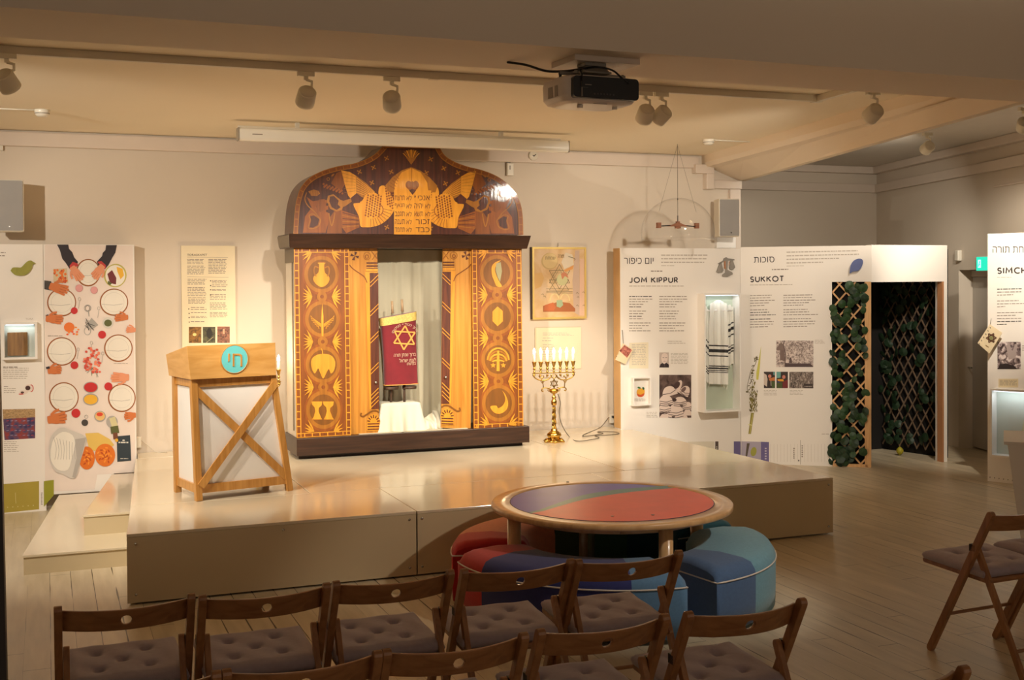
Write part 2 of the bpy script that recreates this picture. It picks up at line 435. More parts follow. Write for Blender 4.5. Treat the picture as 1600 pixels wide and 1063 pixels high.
# right wall with the door niche
_p = on_rw(1498, 600); DS0 = (Vector((_p.x, _p.y)) - Vector((CX, CY))).length; DS1 = DS0 + 1.25
def wallseg(s0, s1, z0, z1, th=.2):
    a, b_ = rw(s0), rw(s1); c, d = rw(s1, th), rw(s0, th)
    return [a, b_, c, d], z0, z1
mb = B(M_WALL)
for (s0, s1, z0, z1) in ((-.3, DS0, 0, 3.6), (DS1, 13.5, 0, 3.6), (DS0, DS1, 1.98, 3.6)):
    pts, a, b_ = wallseg(s0, s1, z0, z1); mb.vprism(pts, a, b_)
struct(mb.build('wall_right'))
mb = B(M_WALL)
mb.vprism([rw(DS0 - .1, .2), rw(DS0, .2), rw(DS0, .22), rw(DS0 - .1, .22)], 0, 2.2)
mb.vprism([rw(DS1, .2), rw(DS1 + .1, .2), rw(DS1 + .1, .22), rw(DS1, .22)], 0, 2.2)
mb.vprism([rw(DS0, .2), rw(DS1, .2), rw(DS1, .22), rw(DS0, .22)], 1.98, 2.2)
mb.vprism([rw(DS0 - .1, .22), rw(DS1 + .1, .22), rw(DS1 + .1, .30), rw(DS0 - .1, .30)], 0, 2.2)
struct(mb.build('wall_niche'))
# door in the niche
M_DOOR = plain('door_paint', (186, 178, 168), .45, var=.02)
_p = on_rw(1513, 700, -.16)
door = thing('door_1', 'grey painted door in the niche beside the lattice booth', 'door', (_p.x, _p.y, 0), ang_r); door['kind'] = 'structure'
B(M_DOOR).box(0, .85, 0, .045, .02, 1.90).build('door_leaf', door, bevel=.003)
B(M_TRIM).box(-.07, -.005, -.02, .045, 0, 1.97).box(.855, .93, -.02, .045, 0, 1.97).box(-.07, .93, -.02, .045, 1.905, 1.975).build('door_frame', door)
B(M_CHROME).lathe([(.001, 0), (.026, 0), (.026, .012), (.001, .012)], (.06, 0, 1.02), mat=Matrix.Rotation(PI / 2, 3, 'X')).build('door_lock', door)
B(M_CHROME).lathe([(.001, 0), (.024, 0), (.024, .008), (.001, .008)], (.06, 0, .90), mat=Matrix.Rotation(PI / 2, 3, 'X')).tube([(.06, 0, .90), (.06, -.05, .90), (.19, -.055, .90)], .009).build('door_handle', door)
for z_ in (1.62, 1.28 if False else 1.10, .42): B(M_BLACK).box(-.03, -.015, -.028, -.02, z_, z_ + .03).build('door_hinge', door)

# ceilings
struct(B(M_CEIL).vprism([(-3.2, 5.40), (5.36, 5.40), (5.62, 6.75), (6.36, YB), (-3.2, YB)], ZC, ZC + .2).build('ceiling_recess'))
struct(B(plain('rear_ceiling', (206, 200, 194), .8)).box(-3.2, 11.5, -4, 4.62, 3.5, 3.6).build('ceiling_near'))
# crossing beam: front face, underside and far face; and the beam along the right with stepped moulding
ZB = 2.93
struct(B(M_BEAM).box(-3.2, 9.9, 4.81, 5.40, ZB, 3.5).build('beam_cross'))
mb = B(M_BEAM)
def beamsec(y):   # profile across x at depth y
    xl = 5.62 + (y - 6.75) * (.74 / 4.0); xr = 5.36 + (y - 5.39) * (1.24 / 4.51)
    return [(xl, ZC), (xl, 3.10), (xl + .03, 3.06), (min(xl + .12, xr - .05), 3.05), (xr - .02, ZB), (xr + .05, ZB), (xr + .10, ZB + .04), (xr + .10, 3.5), (xl, 3.5)]
ys = (5.405, 6.75, 8.6, 9.9, YB)
for i in range(len(ys) - 1):
    a, b_ = beamsec(ys[i]), beamsec(ys[i + 1])
    for k in range(len(a)):
        j = (k + 1) % len(a)
        mb.face([(a[k][0], ys[i], a[k][1]), (a[j][0], ys[i], a[j][1]), (b_[j][0], ys[i + 1], b_[j][1]), (b_[k][0], ys[i + 1], b_[k][1])])
struct(mb.build('beam_right', merge=True))
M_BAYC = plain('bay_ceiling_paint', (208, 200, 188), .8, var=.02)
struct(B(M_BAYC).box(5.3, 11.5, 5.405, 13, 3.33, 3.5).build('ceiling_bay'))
# cove mouldings of the bay
def strip(name, poly, z0, z1, mat=M_TRIM, bevel=.008): return struct(B(mat).vprism(poly, z0, z1).build(name, bevel=bevel))
strip('trim_bay_back', [(XJ, YBAY - .05), (CX - .03, YBAY - .05), (CX, YBAY), (XJ, YBAY)], 3.0, 3.11)
strip('trim_bay_right', [rw(0, 0), rw(7, 0), rw(7, -.05), rw(0.05, -.05)], 3.0, 3.11)
strip('trim_cove_back', [(XJ, YBAY - .10), (CX - .05, YBAY - .10), (CX, YBAY), (XJ, YBAY)], 3.24, 3.33)
strip('trim_cove_right', [rw(0, 0), rw(7, 0), rw(7, -.10), rw(.1, -.10)], 3.24, 3.33)
strip('trim_panel_moulding', [rw(3.1, 0), rw(5.2, 0), rw(5.2, -.02), rw(3.1, -.02)], 2.83, 2.85)
# main wall cornice, with its stepped end
strip('trim_cornice', [(-3.2, YB - .05), (6.30, YB - .05), (6.30, YB), (-3.2, YB)], 3.045, 3.165)
strip('trim_conduit_cover', [(6.24, YB - .09), (6.46, YB - .09), (6.46, YB), (6.24, YB)], 2.99, 3.085)
strip('trim_conduit_drop', [(6.37, YB - .085), (6.465, YB - .085), (6.465, YB), (6.37, YB)], 2.83, 2.992)
strip('trim_beam_conduit', [(6.466, YB - .06), (XJ + .001, YB - .06), (XJ + .001, YB), (6.466, YB)], 2.84, 2.93)
strip('trim_wall_corner', [(XJ - .13, YB - .04), (XJ, YB - .04), (XJ, YB), (XJ - .13, YB)], 0, 2.84)
strip('baseboard_bay', [(XJ, YBAY - .02), (CX, YBAY - .02), (CX, YBAY), (XJ, YBAY)], 0, .1)
# dark post by the viewer
p = on_y(4, 500, 3.0)
tag(B(plain('dark_stain', (34, 22, 18), .5)).hexa([(-.3, 2.95, 0), (-.088, 2.95, 0), (-.088, 3.05, 0), (-.3, 3.05, 0)], [(-.3, 2.95, 3.5), (-.115, 2.95, 3.5), (-.115, 3.05, 3.5), (-.3, 3.05, 3.5)]).build('door_post'),
    'dark brown upright post cut by the left edge of the view', 'post')

# ============================================================ STAGE
ZS = .42
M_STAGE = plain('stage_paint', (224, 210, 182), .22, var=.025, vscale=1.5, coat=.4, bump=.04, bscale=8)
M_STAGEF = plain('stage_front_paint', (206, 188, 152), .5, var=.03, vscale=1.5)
def module(poly, label, front=True, bolts=()):
    t = thing('stage_module', label, 'stage platform', (poly[0][0], poly[0][1], 0), 0, 'white stage platform modules')
    ox, oy = poly[0]; q = [(x - ox, y - oy) for x, y in poly]; g = .003
    cx = sum(x for x, _ in q) / 4; cy = sum(y for _, y in q) / 4
    q = [(x + (g if x < cx else -g), y + (g if y < cy else -g)) for x, y in q]
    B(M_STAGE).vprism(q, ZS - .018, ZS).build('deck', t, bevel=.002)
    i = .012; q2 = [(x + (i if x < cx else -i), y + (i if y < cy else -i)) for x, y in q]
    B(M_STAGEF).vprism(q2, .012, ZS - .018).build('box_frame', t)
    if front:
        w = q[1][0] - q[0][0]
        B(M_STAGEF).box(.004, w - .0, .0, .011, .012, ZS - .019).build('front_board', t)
        for bx, bz in bolts:
            B(M_CHROME).lathe([(.0005, 0), (.009, 0), (.008, .005), (.0005, .006)], (bx * w, 0, bz), seg=10, mat=Matrix.Rotation(PI / 2, 3, 'X')).build('bolt', t)
    return t
module([(.42, 7.28), (2.2, 7.28), (2.2, 8.19), (.50, 8.19)], 'stage module at the front left corner, below the lectern', True, [(.03, .36), (.03, .06), (.52, .37), (.975, .37), (.975, .06)])
module([(2.2, 7.28), (3.85, 7.28), (3.85, 8.19), (2.2, 8.19)], 'middle front stage module behind the round table', True, [(.02, .37), (.02, .06), (.97, .37)])
module([(3.85, 7.28), (5.42, 7.28), (5.42, 8.19), (3.85, 8.19)], 'front right corner stage module near the open floor', True, [(.2, .37), (.975, .37), (.975, .06)])
module([(.50, 8.19), (1.7, 8.19), (1.7, 10.4), (.68, 10.4)], 'back left stage module left of the ark', False)
module([(1.7, 8.19), (4.15, 8.19), (4.15, 10.4), (1.7, 10.4)], 'wide back stage module carrying the ark', False)
module([(4.15, 8.19), (5.42, 8.19), (5.36, 10.4), (4.15, 10.4)], 'back right stage module under the brass candelabrum', False)
module([(.70, 10.4), (5.28, 10.4), (5.28, 10.74), (.715, 10.74)], 'narrow stage strip against the back wall', False)
def step(x0, x1, y0, y1, z0, z1, label, x0b, x1b):
    t = thing('stage_step', label, 'step', (x0, y0, z0), 0, 'stage steps')
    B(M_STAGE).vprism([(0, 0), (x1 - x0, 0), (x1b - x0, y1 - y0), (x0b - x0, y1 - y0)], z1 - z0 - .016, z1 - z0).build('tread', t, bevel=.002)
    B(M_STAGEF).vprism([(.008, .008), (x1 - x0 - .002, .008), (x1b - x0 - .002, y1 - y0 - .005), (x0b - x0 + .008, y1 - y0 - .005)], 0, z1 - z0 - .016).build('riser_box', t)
step(-.165, .505, 8.30, 10.56, 0, .13, 'low wide bottom step left of the stage', .08, .68)
step(.22, .543, 8.78, 10.56, .13, .275, 'narrow upper step resting on the wide bottom step', .50, .685)
B(M_STAGE)

# ============================================================ LAMPS, TRACKS
M_TRACK = plain('track_paint', (226, 218, 200), .45, var=.02)
M_LAMP = plain('spotlight_shell', (240, 234, 216), .4, var=.03)
M_LAMPF = plain('spotlight_cap', (224, 216, 198), .4, var=.03)
ZT = 3.135
tr = thing('light_track', 'long pale lighting track under the ceiling above the stage', 'light track', (-.4, 6.95, ZT))
B(M_TRACK).box(0, 5.46, -.018, .018, 0, .045).build('rail', tr, bevel=.003)
B(M_TRACK).bar((5.44, 0, .022), (5.32, -1.53, .022), .036, .045).build('side_rail', tr, bevel=.003)
B(M_TRACK).box(5.40, 5.47, -.025, .025, -.004, .045).box(2.6, 2.66, -.02, .02, -.003, .04).build('connector', tr)
LAMP_EMIT = emis('lamp_lens', (255, 226, 180), 12)
def spot(name, label, base_p, aim, power, size=50, blend=.6, group='white track spotlights', hang=.15, lens=True, rad=.04):
    """track head: adapter, arm, drum, lens, and the lamp's own light"""
    bp = Vector(base_p); aim = Vector(aim); h = bp + Vector((0, 0, -hang)); d = (aim - h).normalized()
    t = thing(name, label, 'spotlight', bp, 0, group)
    q = d.to_track_quat('Z', 'Y').to_matrix(); c = h - bp
    B(M_LAMP).box(-.05, .05, -.016, .016, -.028, 0).box(-.012, .012, -.012, .012, -.05, -.028).build('adapter', t, bevel=.003)
    B(M_LAMP).tube([(0, 0, -.045), (.035, 0, -.055), (.035, 0, -.085), tuple(c + Vector((.0, 0, .04)))], .009, 8).build('arm', t)
    B(M_LAMP).lathe([(.0, -.052), (.048, -.050), (.054, -.044), (.057, .03), (.057, .046), (.052, .048), (.050, .038), (0, .038)], c, 28, q).build('housing', t)
    B(M_LAMPF).lathe([(.0, -.0545), (.047, -.0535), (.047, -.051), (0, -.051)], c, 24, q).build('rear_cap', t)
    B(LAMP_EMIT).lathe([(.0, .039), (.046, .039), (.046, .041), (0, .041)], c, 24, q).build('lens', t)
    if power:
        ld = bpy.data.lights.new('spot_beam', 'SPOT'); ld.energy = power; ld.color = WARM; ld.spot_size = math.radians(size); ld.spot_blend = blend; ld.shadow_soft_size = rad
        lo = bpy.data.objects.new('spot_beam', ld); COL.objects.link(lo); lo.parent = t; lo.location = c + d * .09; lo.rotation_euler = (-d).to_track_quat('Z', 'Y').to_euler()
    return t
def trk(px): 
    a = on_z(px, 120, ZT); s = ray(px, 130); k = 6.95 / s.y; return (s.x * k, 6.95, ZT)
# ============================================================ ARK
AF = Face(1.955, 9.80, ZS, 0)
COATR = .3
W_ROSE = wood('rosewood_veneer', (58, 24, 14), (92, 42, 24), (26, 26, 1.2), rough=.5, coat=.45, sc=1.8, crough=.08, bump=.3)
W_ROSE2 = wood('rosewood_panel', (70, 30, 14), (108, 52, 24), (26, 26, 1.2), rough=.5, coat=.25, crough=.06, bump=.2, sc=1.8)
W_DARK = wood('dark_stained_oak', (46, 28, 18), (66, 42, 28), (2, 30, 30), rough=.4, sc=1.5)
W_MAH = wood('mahogany_inlay', (116, 60, 10), (138, 74, 16), (22, 22, 2), rough=.5, coat=.25, crough=.06, bump=.2)
W_AMB = wood('satinwood_inlay', (206, 134, 28), (228, 156, 44), (18, 18, 2), rough=.5, coat=.25, crough=.06, bump=.2)
W_TAN = wood('walnut_inlay', (146, 90, 18), (170, 108, 28), (20, 20, 2), rough=.5, coat=.25, crough=.06, bump=.2)
W_OLV = wood('olive_inlay', (112, 68, 12), (132, 80, 18), (20, 20, 2), rough=.5, coat=.25, crough=.06, bump=.2)
W_RED = wood('padauk_inlay', (128, 66, 12), (152, 82, 18), (20, 20, 2), rough=.5, coat=.25, crough=.06, bump=.2)
W_SATIN = wood('satinwood_door', (176, 114, 40), (212, 148, 62), (24, 24, .8), rough=.35, coat=.2, sc=1.3)
M_SIDE = plain('ark_side_board', (214, 204, 188), .5, var=.03)
M_SIDEG = plain('ark_side_edge', (120, 108, 92), .5, var=.05)
ark = AF.root('torah_ark', 'tall inlaid wooden torah ark with open doors and arched pediment on the stage', 'torah ark')
def X(px, py=500): return AF.px(px, py)[0]
def Z(px, py): return AF.px(px, py)[1]
xl, xr = X(460), X(823)
zs0, zs1 = .028, Z(461, 685)
B(W_DARK).box(X(466), X(817), .03, .40, 0, .032).build('plinth', ark)
B(W_DARK).box(xl, xr, -.05, .46, .033, zs1).build('base_slab', ark, bevel=.004)
a0, a1 = X(462.5), X(816.5)
zc0, zc1 = Z(450, 387.5), Z(450, 366)
B(M_SIDE).box(a0, a0 + .02, .012, .42, zs1, zc0).m(M_SIDEG).box(a0 - .004, a0, .0, .02, zs1, zc0).box(a0 - .008, a0, .10, .13, zs1 + .05, zc0 - .12).box(a0 - .01, a0, .012, .42, zc0 - .12, zc0).build('side_board', ark)
B(W_TAN).box(a1 - .02, a1, .012, .42, zs1, zc0).build('side_board', ark)
B(plain('ark_lining', (196, 186, 160), .8)).box(a0 + .02, a1 - .02, .41, .42, zs1, zc0).build('back_board', ark)
# cornice
cx0, cx1 = X(452), X(821)
mb = B(W_DARK)
t0, t1 = X(450), X(824.5)
mb.hexa([(cx0, -.05, zc0), (cx1, -.05, zc0), (cx1, .40, zc0), (cx0, .40, zc0)], [(t0, -.09, zc1), (t1, -.09, zc1), (t1, .42, zc1), (t0, .42, zc1)])
mb.m(M_SIDEG).hexa([(cx0 - .006, -.04, zc0 + .01), (cx0 - .001, -.04, zc0 + .01), (cx0 - .001, .40, zc0 + .01), (cx0 - .006, .40, zc0 + .01)], [(t0 - .006, -.08, zc1 - .01), (t0 - .001, -.08, zc1 - .01), (t0 - .001, .42, zc1 - .01), (t0 - .006, .42, zc1 - .01)])
mb.build('cornice', ark)
# pediment outline (measured) -> solid
PED = [(458, 365.6), (458.8, 348.7), (461.3, 321.6), (466.4, 301), (474, 287.7), (485.9, 276.7), (504.5, 267.4), (528.2, 260.6), (552, 256.4), (570.6, 250), (585.8, 241), (598, 228.5)]
PEDR = [(684.4, 229.5), (692.8, 243.0), (708, 253.4), (728.4, 261.0), (752, 267), (772.4, 275), (789, 286), (803, 301), (811, 318), (814.7, 338.5), (815.6, 367.3)]
def sm(pts, n=5): return [(v[0], v[1]) for v in path([(x, y, 0) for x, y in pts], n)]
PL, PR = sm(PED), sm(PEDR)
out = [AF.px(*p) for p in PL + PR]
zb = zc1 + .0
out = [(x, max(z, zb)) for x, z in out]
ped = B(W_ROSE).prism(out, -.02, .38).build('pediment', ark)
def brick(fl, pts, w, mo, ml, step=11.5, lay=2, side=1):
    P_ = [Vector(p) for p in pts]; n = len(P_); inner = []
    for i in range(n):
        d = (P_[min(i + 1, n - 1)] - P_[max(i - 1, 0)]).normalized(); inner.append(P_[i] + Vector((-d.y, d.x)) * w * side)
    fl.L(lay).m(mo)
    for i in range(n - 1): fl.poly([P_[i], P_[i + 1], inner[i + 1], inner[i]])
    fl.L(lay + 1); fl.line(pts, 1.1, ml); fl.line(inner, 1.3, ml)
    acc = 0
    for i in range(n - 1):
        seg = (P_[i + 1] - P_[i]).length
        while acc <= seg and seg > 0:
            t = acc / seg; fl.line([P_[i].lerp(P_[i + 1], t), inner[i].lerp(inner[i + 1], t)], 1.5, ml); acc += step
        acc -= seg
PO = .021
fl = Flat(AF, PO); brick(fl, PL, 6.2, W_MAH, W_TAN, side=1); brick(fl, [(598, 229.5), (684.4, 230.6)], 1.6, W_MAH, W_TAN, 50); brick(fl, PR, 6.2, W_MAH, W_TAN, side=1)
fl.build('border_inlay', ped, fix=False)
C = lambda pts: [(430 + x / 5.905, 220 + y / 5.905) for x, y in pts]
def c1(x, y): return 430 + x / 5.905, 220 + y / 5.905
def side_art(tf, nm):
    fl = Flat(AF, PO, tf); k = 1 / 5.905
    fl.L(2).poly(C([(285, 520), (340, 560), (440, 545), (490, 560), (480, 660), (500, 700), (460, 850), (250, 850), (270, 700), (330, 620)]), W_RED)
    fl.poly(C([(400, 545), (450, 540), (480, 580), (455, 640), (410, 660), (370, 610)]), W_MAH)
    fl.poly(C([(510, 395), (560, 300), (605, 280), (640, 400), (600, 470)]), W_MAH)
    fl.poly(C([(540, 650), (600, 640), (610, 855), (560, 855), (470, 855), (490, 720)]), W_MAH)
    fl.poly(C([(600, 640), (770, 700), (770, 800), (650, 855), (608, 800)]), W_RED)
    for q in range(6): fl.L(3).line(C([(615, 665 + q * 27), (765, 705 + q * 16)]), 1.1, W_TAN if q % 2 else W_ROSE)
    fl.L(3).poly(C([(300, 470), (350, 452), (395, 465), (408, 490), (380, 512), (330, 510)]), W_TAN)
    for q in range(4): fl.L(4).line(C([(318 + q * 22, 460), (322 + q * 22, 508)]), .6, W_MAH)
    fl.L(3).line(sm(C([(285, 480), (268, 540), (295, 600), (360, 660), (405, 720)])), 1.5, W_TAN)
    fl.line(sm(C([(405, 720), (350, 680), (308, 690), (318, 730), (300, 800), (340, 812), (392, 790), (412, 740), (405, 720)])), 1.5, W_TAN)
    fl.L(4).poly(C([(400, 725), (350, 692), (318, 700), (326, 735), (312, 800), (345, 803), (385, 780)]), W_ROSE)
    fl.L(3).line(sm(C([(490, 670), (500, 740), (516, 785), (532, 740), (545, 665)])), 1.6, W_TAN)
    fl.poly(C([(470, 560), (480, 510), (530, 495), (600, 550), (640, 560), (610, 640), (560, 655), (500, 630)]), W_TAN)
    fl.L(4).poly(C([(492, 560), (500, 518), (535, 512), (580, 555), (570, 590), (600, 615), (560, 640), (515, 615)]), W_ROSE)
    fl.L(4).poly(C([(570, 585), (640, 550), (695, 535), (706, 560), (640, 605), (600, 620)]), W_TAN)
    for q in range(13):
        x, y = 440 + q * 14, 402 + q * 5 + (q % 2) * 14
        fl.L(4).ell(*c1(x, y), 1.7, 1.9, W_RED, 8)
        fl.L(5).ell(*c1(x + 6, y + 26), 1.6, 1.8, W_ROSE if q % 2 else W_RED, 8)
    for q in range(5): fl.L(4).ell(*c1(462 + (q % 2) * 12, 560 + q * 30), 2, 2.2, W_ROSE if q % 2 else W_RED, 8)
    fl.ring(*c1(483, 356), 2.6, 2.6, .9, W_TAN)
    fl.ell(*c1(525, 320), 3, 1.4, W_TAN, 10, -.7)
    # bird: wings, rounded body with scales
    fl.L(3).poly(C([(603, 275), (680, 290), (740, 325), (742, 490), (690, 535), (668, 510), (640, 420)]), W_AMB)
    fl.poly(C([(740, 325), (830, 390), (900, 460), (925, 495), (880, 560), (790, 520), (742, 490)]), W_TAN)
    for q in range(6): fl.L(4).line(C([(612 + q * 4, 300 + q * 36), (735, 335 + q * 26)]), .5, W_TAN)
    for q in range(7): fl.L(4).line(C([(745, 345 + q * 22), (910, 475 + q * 10)]), 1.0, W_AMB)
    fl.L(4).poly(sm(C([(945, 470), (955, 430), (985, 415), (1020, 430), (1050, 480), (1088, 560), (1088, 640), (1050, 705), (980, 765), (900, 795), (830, 800), (780, 790), (765, 700), (715, 585), (790, 560), (830, 500), (900, 480), (945, 500)]), 4), W_AMB)
    fl.L(5).poly(C([(690, 530), (745, 485), (785, 520), (775, 575), (705, 580)]), W_ROSE)
    for i in range(6):
        for j in range(9):
            x, y = 850 + i * 24 - j * 3, 505 + j * 23 + (i % 2) * 11
            if x < 985 and y < 715: fl.L(6).ell(*c1(x, y), 1.5, 1.7, W_RED if (i + j) % 2 else W_MAH, 6)
    for i in range(4):
        for j in range(8):
            x, y = 1010 + i * 22 + j * 3, 420 + j * 24 + i * 18
            if y < 660: fl.L(6).ell(*c1(x, y), 1.5, 1.7, W_RED if (i + j) % 2 else W_MAH, 6)
    for q in range(9):
        t = .25 + q * .17
        fl.L(6).line(C([(880 + 110 * math.cos(t), 600 + 120 * math.sin(t)), (880 + 200 * math.cos(t), 600 + 195 * math.sin(t))]), .7, W_MAH)
    fl.ring(*c1(950, 640), 7, 9, 1.3, W_RED, 16, -PI / 2, PI / 2)
    for fx, fy in ((1020, 165), (900, 250), (770, 290), (1062, 290), (885, 390), (1022, 800)):
        x, y = c1(fx, fy)
        for q in range(4): fl.L(4).ell(x + 2.6 * math.cos(q * PI / 2 + .5), y + 2.6 * math.sin(q * PI / 2 + .5), 1.9, 1.1, W_TAN, 8, q * PI / 2 + .5)
        fl.L(5).ell(x, y, .8, .8, W_AMB, 6)
    fl.build('bird_inlay', ped, fix=False)
side_art(None, 'l'); side_art(lambda x, y: (1274.5 - x, y + 1.3), 'r')
fl = Flat(AF, PO).L(7)
fl.poly([(604, 300), (601, 290), (612, 277), (626, 267), (641, 261.5), (656, 267.5), (670, 278), (682, 291), (679, 301)], W_TAN)
fl.L(8).poly([(614.5, 300), (616, 285), (626, 270), (641, 263), (656, 270), (666, 286), (668, 300)], W_AMB)
fl.L(8).poly([(614.3, 366.6), (614.3, 298), (672, 298), (672, 367)], W_AMB)
for q in range(5): fl.L(9).line([(606 + q * 2.5, 290 - q * 4), (616 + q * 1.5, 296 - q * 4)], .8, W_MAH)
fl.line([(641.5, 262), (641.5, 285)], .7, W_MAH)
fl.L(10).poly(sm([(643, 305), (638, 298), (632.5, 292), (633, 286), (637, 283), (641.5, 285), (642.5, 283), (644, 285), (648, 283), (652, 286), (652.5, 292), (647, 299), (643, 305)], 3), W_MAH)
fl.L(11).poly([(643, 305), (637.5, 298), (643, 295.5), (648.5, 298)], W_ROSE)
for q in range(-4, 5):
    a = q * .2; fl.L(8).poly([(641, 254), (641 + 17 * math.sin(a - .09), 252 - 17 * math.cos(a)), (641 + 20 * math.sin(a), 253 - 19 * math.cos(a)), (641 + 17 * math.sin(a + .09), 252 - 17 * math.cos(a))], W_TAN if q % 2 else W_AMB)
fl.L(9).poly([(633, 247), (649, 247), (641, 258)], W_TAN)
fl.build('tablets_inlay', ped, fix=False)
fl = Flat(AF, PO).L(9)
RY = [(306, 313.4), (318.4, 326), (331, 338.4), (343.2, 350.6), (355.6, 363)]
for (r, a, b_), (y0, y1) in zip(((("אנכי"), 'לא', 'תרצח'), ('יהיה', 'לא', 'תנאף'), ('תשא', 'לא', 'תגנב'), ('זכור', 'לא', 'תענה'), ('כבד', 'לא', 'תחמד')), RY):
    if r in ('יהיה', 'תשא'): fl.text(heb(r), 645.7, y0, 659.5, y1, W_ROSE, .01); fl.text(heb('לא'), 662.6, y0, 671, y1, W_ROSE, .01)
    elif r == 'אנכי': fl.text(heb(r), 651.5, y0, 670, y1, W_ROSE, .01); fl.text(heb('י'), 646, y0, 648, y0 + 3.2, W_ROSE, .01)
    else: fl.text(heb(r), 648, y0, 669.5, y1, W_ROSE, .01)
    fl.text(heb(a), 633.6, y0, 641.8, y1, W_ROSE, .01); fl.text(heb(b_), 615.6, y0, 631, y1, W_ROSE, .01)
fl.build('tablet_lettering', ped, fix=False)

def medallion_panel(tf, ctrs, syms, corners, name):
    """corners: lt, rt, rb, lb"""
    (lt, rt, rb, lb) = corners
    pts = [AF.px(*p) for p in (lb, rb, rt, lt)]
    pnl = B(W_MAH).prism(pts, 0, .03).build(name, ark)
    fl = Flat(AF, 0)
    for a, b_ in ((lt, lb), (rb, rt)):
        brick(fl, [a, b_], 6.4, W_MAH, W_AMB, 11.6, 2, -1)
    brick(fl, [lt, rt], 6, W_MAH, W_AMB, 12, 2, 1); brick(fl, [rb, lb], 6, W_MAH, W_AMB, 12, 2, 1)
    fl.build('border_inlay', pnl, fix=False)
    fl = Flat(AF, 0); n = len(ctrs)
    for i, (cx, cy, rx, ry) in enumerate(ctrs):
        fl.L(2).ell(cx, cy, rx + 3, ry + 4, W_RED, 32); fl.L(3).ell(cx, cy, rx, ry, W_TAN, 32); fl.L(4).ell(cx, cy, rx * .80, ry * .80, W_OLV, 32)
        if i < n - 1:
            mx_, my = (cx + ctrs[i + 1][0]) / 2, (cy + ctrs[i + 1][1]) / 2
            fl.L(5).ell(mx_, my, 8, 8, W_TAN, 16); fl.L(6).ell(mx_, my, 3, 3, W_MAH, 12)
    for i in range(n + 1):
        if i == 0: cx, cy = ctrs[0][0], ctrs[0][1] - 35
        elif i == n: cx, cy = ctrs[-1][0] + .6, ctrs[-1][1] + 34
        else: cx, cy = (ctrs[i - 1][0] + ctrs[i][0]) / 2, (ctrs[i - 1][1] + ctrs[i][1]) / 2
        for sgn in (-1, 1):
            x0 = cx + sgn * 15
            for q in range(-3, 4):
                if i == 0 and q < 0 or i == n and q > 0: continue
                a = q * .36; L_ = 15 + abs(q) * 2.2
                ex, ey = x0 + sgn * min(15.5, L_ * math.cos(a)), cy + L_ * math.sin(a)
                dx, dy = -(ey - cy), (ex - x0); dl = math.hypot(dx, dy); dx, dy = dx / dl * 1.5, dy / dl * 1.5
                mx_, my = (x0 + ex) / 2, (cy + ey) / 2
                fl.L(7).poly([(x0, cy), (mx_ + dx, my + dy), (ex, ey), (mx_ - dx, my - dy)], W_AMB)
    fl.build('medallion_inlay', pnl, fix=False)
    fl = Flat(AF, 0).L(8)
    for s_, (cx, cy, rx, ry) in zip(syms, ctrs): s_(fl, cx, cy)
    fl.build('symbol_inlay', pnl, fix=False)
def jug(f, x, y):
    f.poly(sm([(x - 4, y - 16), (x - 6, y - 18), (x + 6, y - 18), (x + 4, y - 15), (x + 5, y - 3), (x + 11, y + 3), (x + 12, y + 9), (x + 8, y + 16), (x, y + 20), (x - 8, y + 16), (x - 13, y + 9), (x - 12, y + 3), (x - 5, y - 3), (x - 4, y - 16)], 3), W_AMB)
    for s in (-1, 1): f.line(sm([(x + s * 5, y - 10), (x + s * 10, y - 12), (x + s * 12, y - 7), (x + s * 11, y), (x + s * 8, y + 3)], 4), 2, W_TAN)
def lulav(f, x, y):
    f.poly([(x - 1.5, y + 27), (x - 2, y), (x - .5, y - 25), (x + 1.5, y - 5), (x + 1.5, y + 27)], W_AMB)
    for s in (-1, 1):
        for q in range(5):
            f.line([(x + s * 2, y + 12 - q), (x + s * (6 + q * 2.6), y + 10 - q * 3)], .7, W_AMB)
            for w in range(3): f.ell(x + s * (6 + q * 2.6 + w * .6), y + 14 - q * 3 - w * 3, 1.6, .6, W_AMB, 6, s * -.8)
def grapes(f, x, y):
    f.poly(sm([(x, y - 17), (x + 8, y - 16), (x + 15, y - 12), (x + 19, y - 3), (x + 17, y + 9), (x + 12, y + 14), (x + 9, y + 7), (x + 5, y + 13), (x, y + 22), (x - 5, y + 12), (x - 8, y + 6), (x - 13, y + 14), (x - 18, y + 5), (x - 18, y - 8), (x - 10, y - 15), (x, y - 17)], 3), W_AMB)
    f.line([(x - 1, y - 16), (x - 1, y - 21), (x - 3, y - 25)], 1.6, W_AMB)
def cups(f, x, y):
    for s in (-10, 8):
        f.poly([(x + s - 9, y - 13), (x + s + 8, y - 13), (x + s + 7, y - 7), (x + s + 2.5, y - 3), (x + s + 2, y + 2), (x + s + 6, y + 12), (x + s + 8, y + 15), (x + s - 8, y + 15), (x + s - 5, y + 10), (x + s - 3, y + 2), (x + s - 4, y - 4), (x + s - 8, y - 8)], W_AMB)
def knife(f, x, y):
    f.poly(sm([(x + 7, y - 20), (x - 2, y - 17), (x - 8, y - 10), (x - 8, y + 2), (x - 4, y + 13), (x, y + 21), (x + 8, y + 21), (x + 3, y + 12), (x - 1, y + 3), (x - 3, y - 6), (x + 1, y - 15), (x + 7, y - 20)], 3), W_AMB)
    f.poly([(x - 1, y - 15), (x + 6, y - 17), (x + 8, y - 3), (x + 5, y + 14), (x + 1, y + 6), (x - 2, y - 4)], plain('horn_inlay', (150, 142, 100), .4))
def hexa(f, x, y): f.poly([(x, y - 16), (x + 8, y - 9), (x + 8.5, y + 7), (x, y + 15), (x - 8, y + 7), (x - 8, y - 8)], W_AMB)
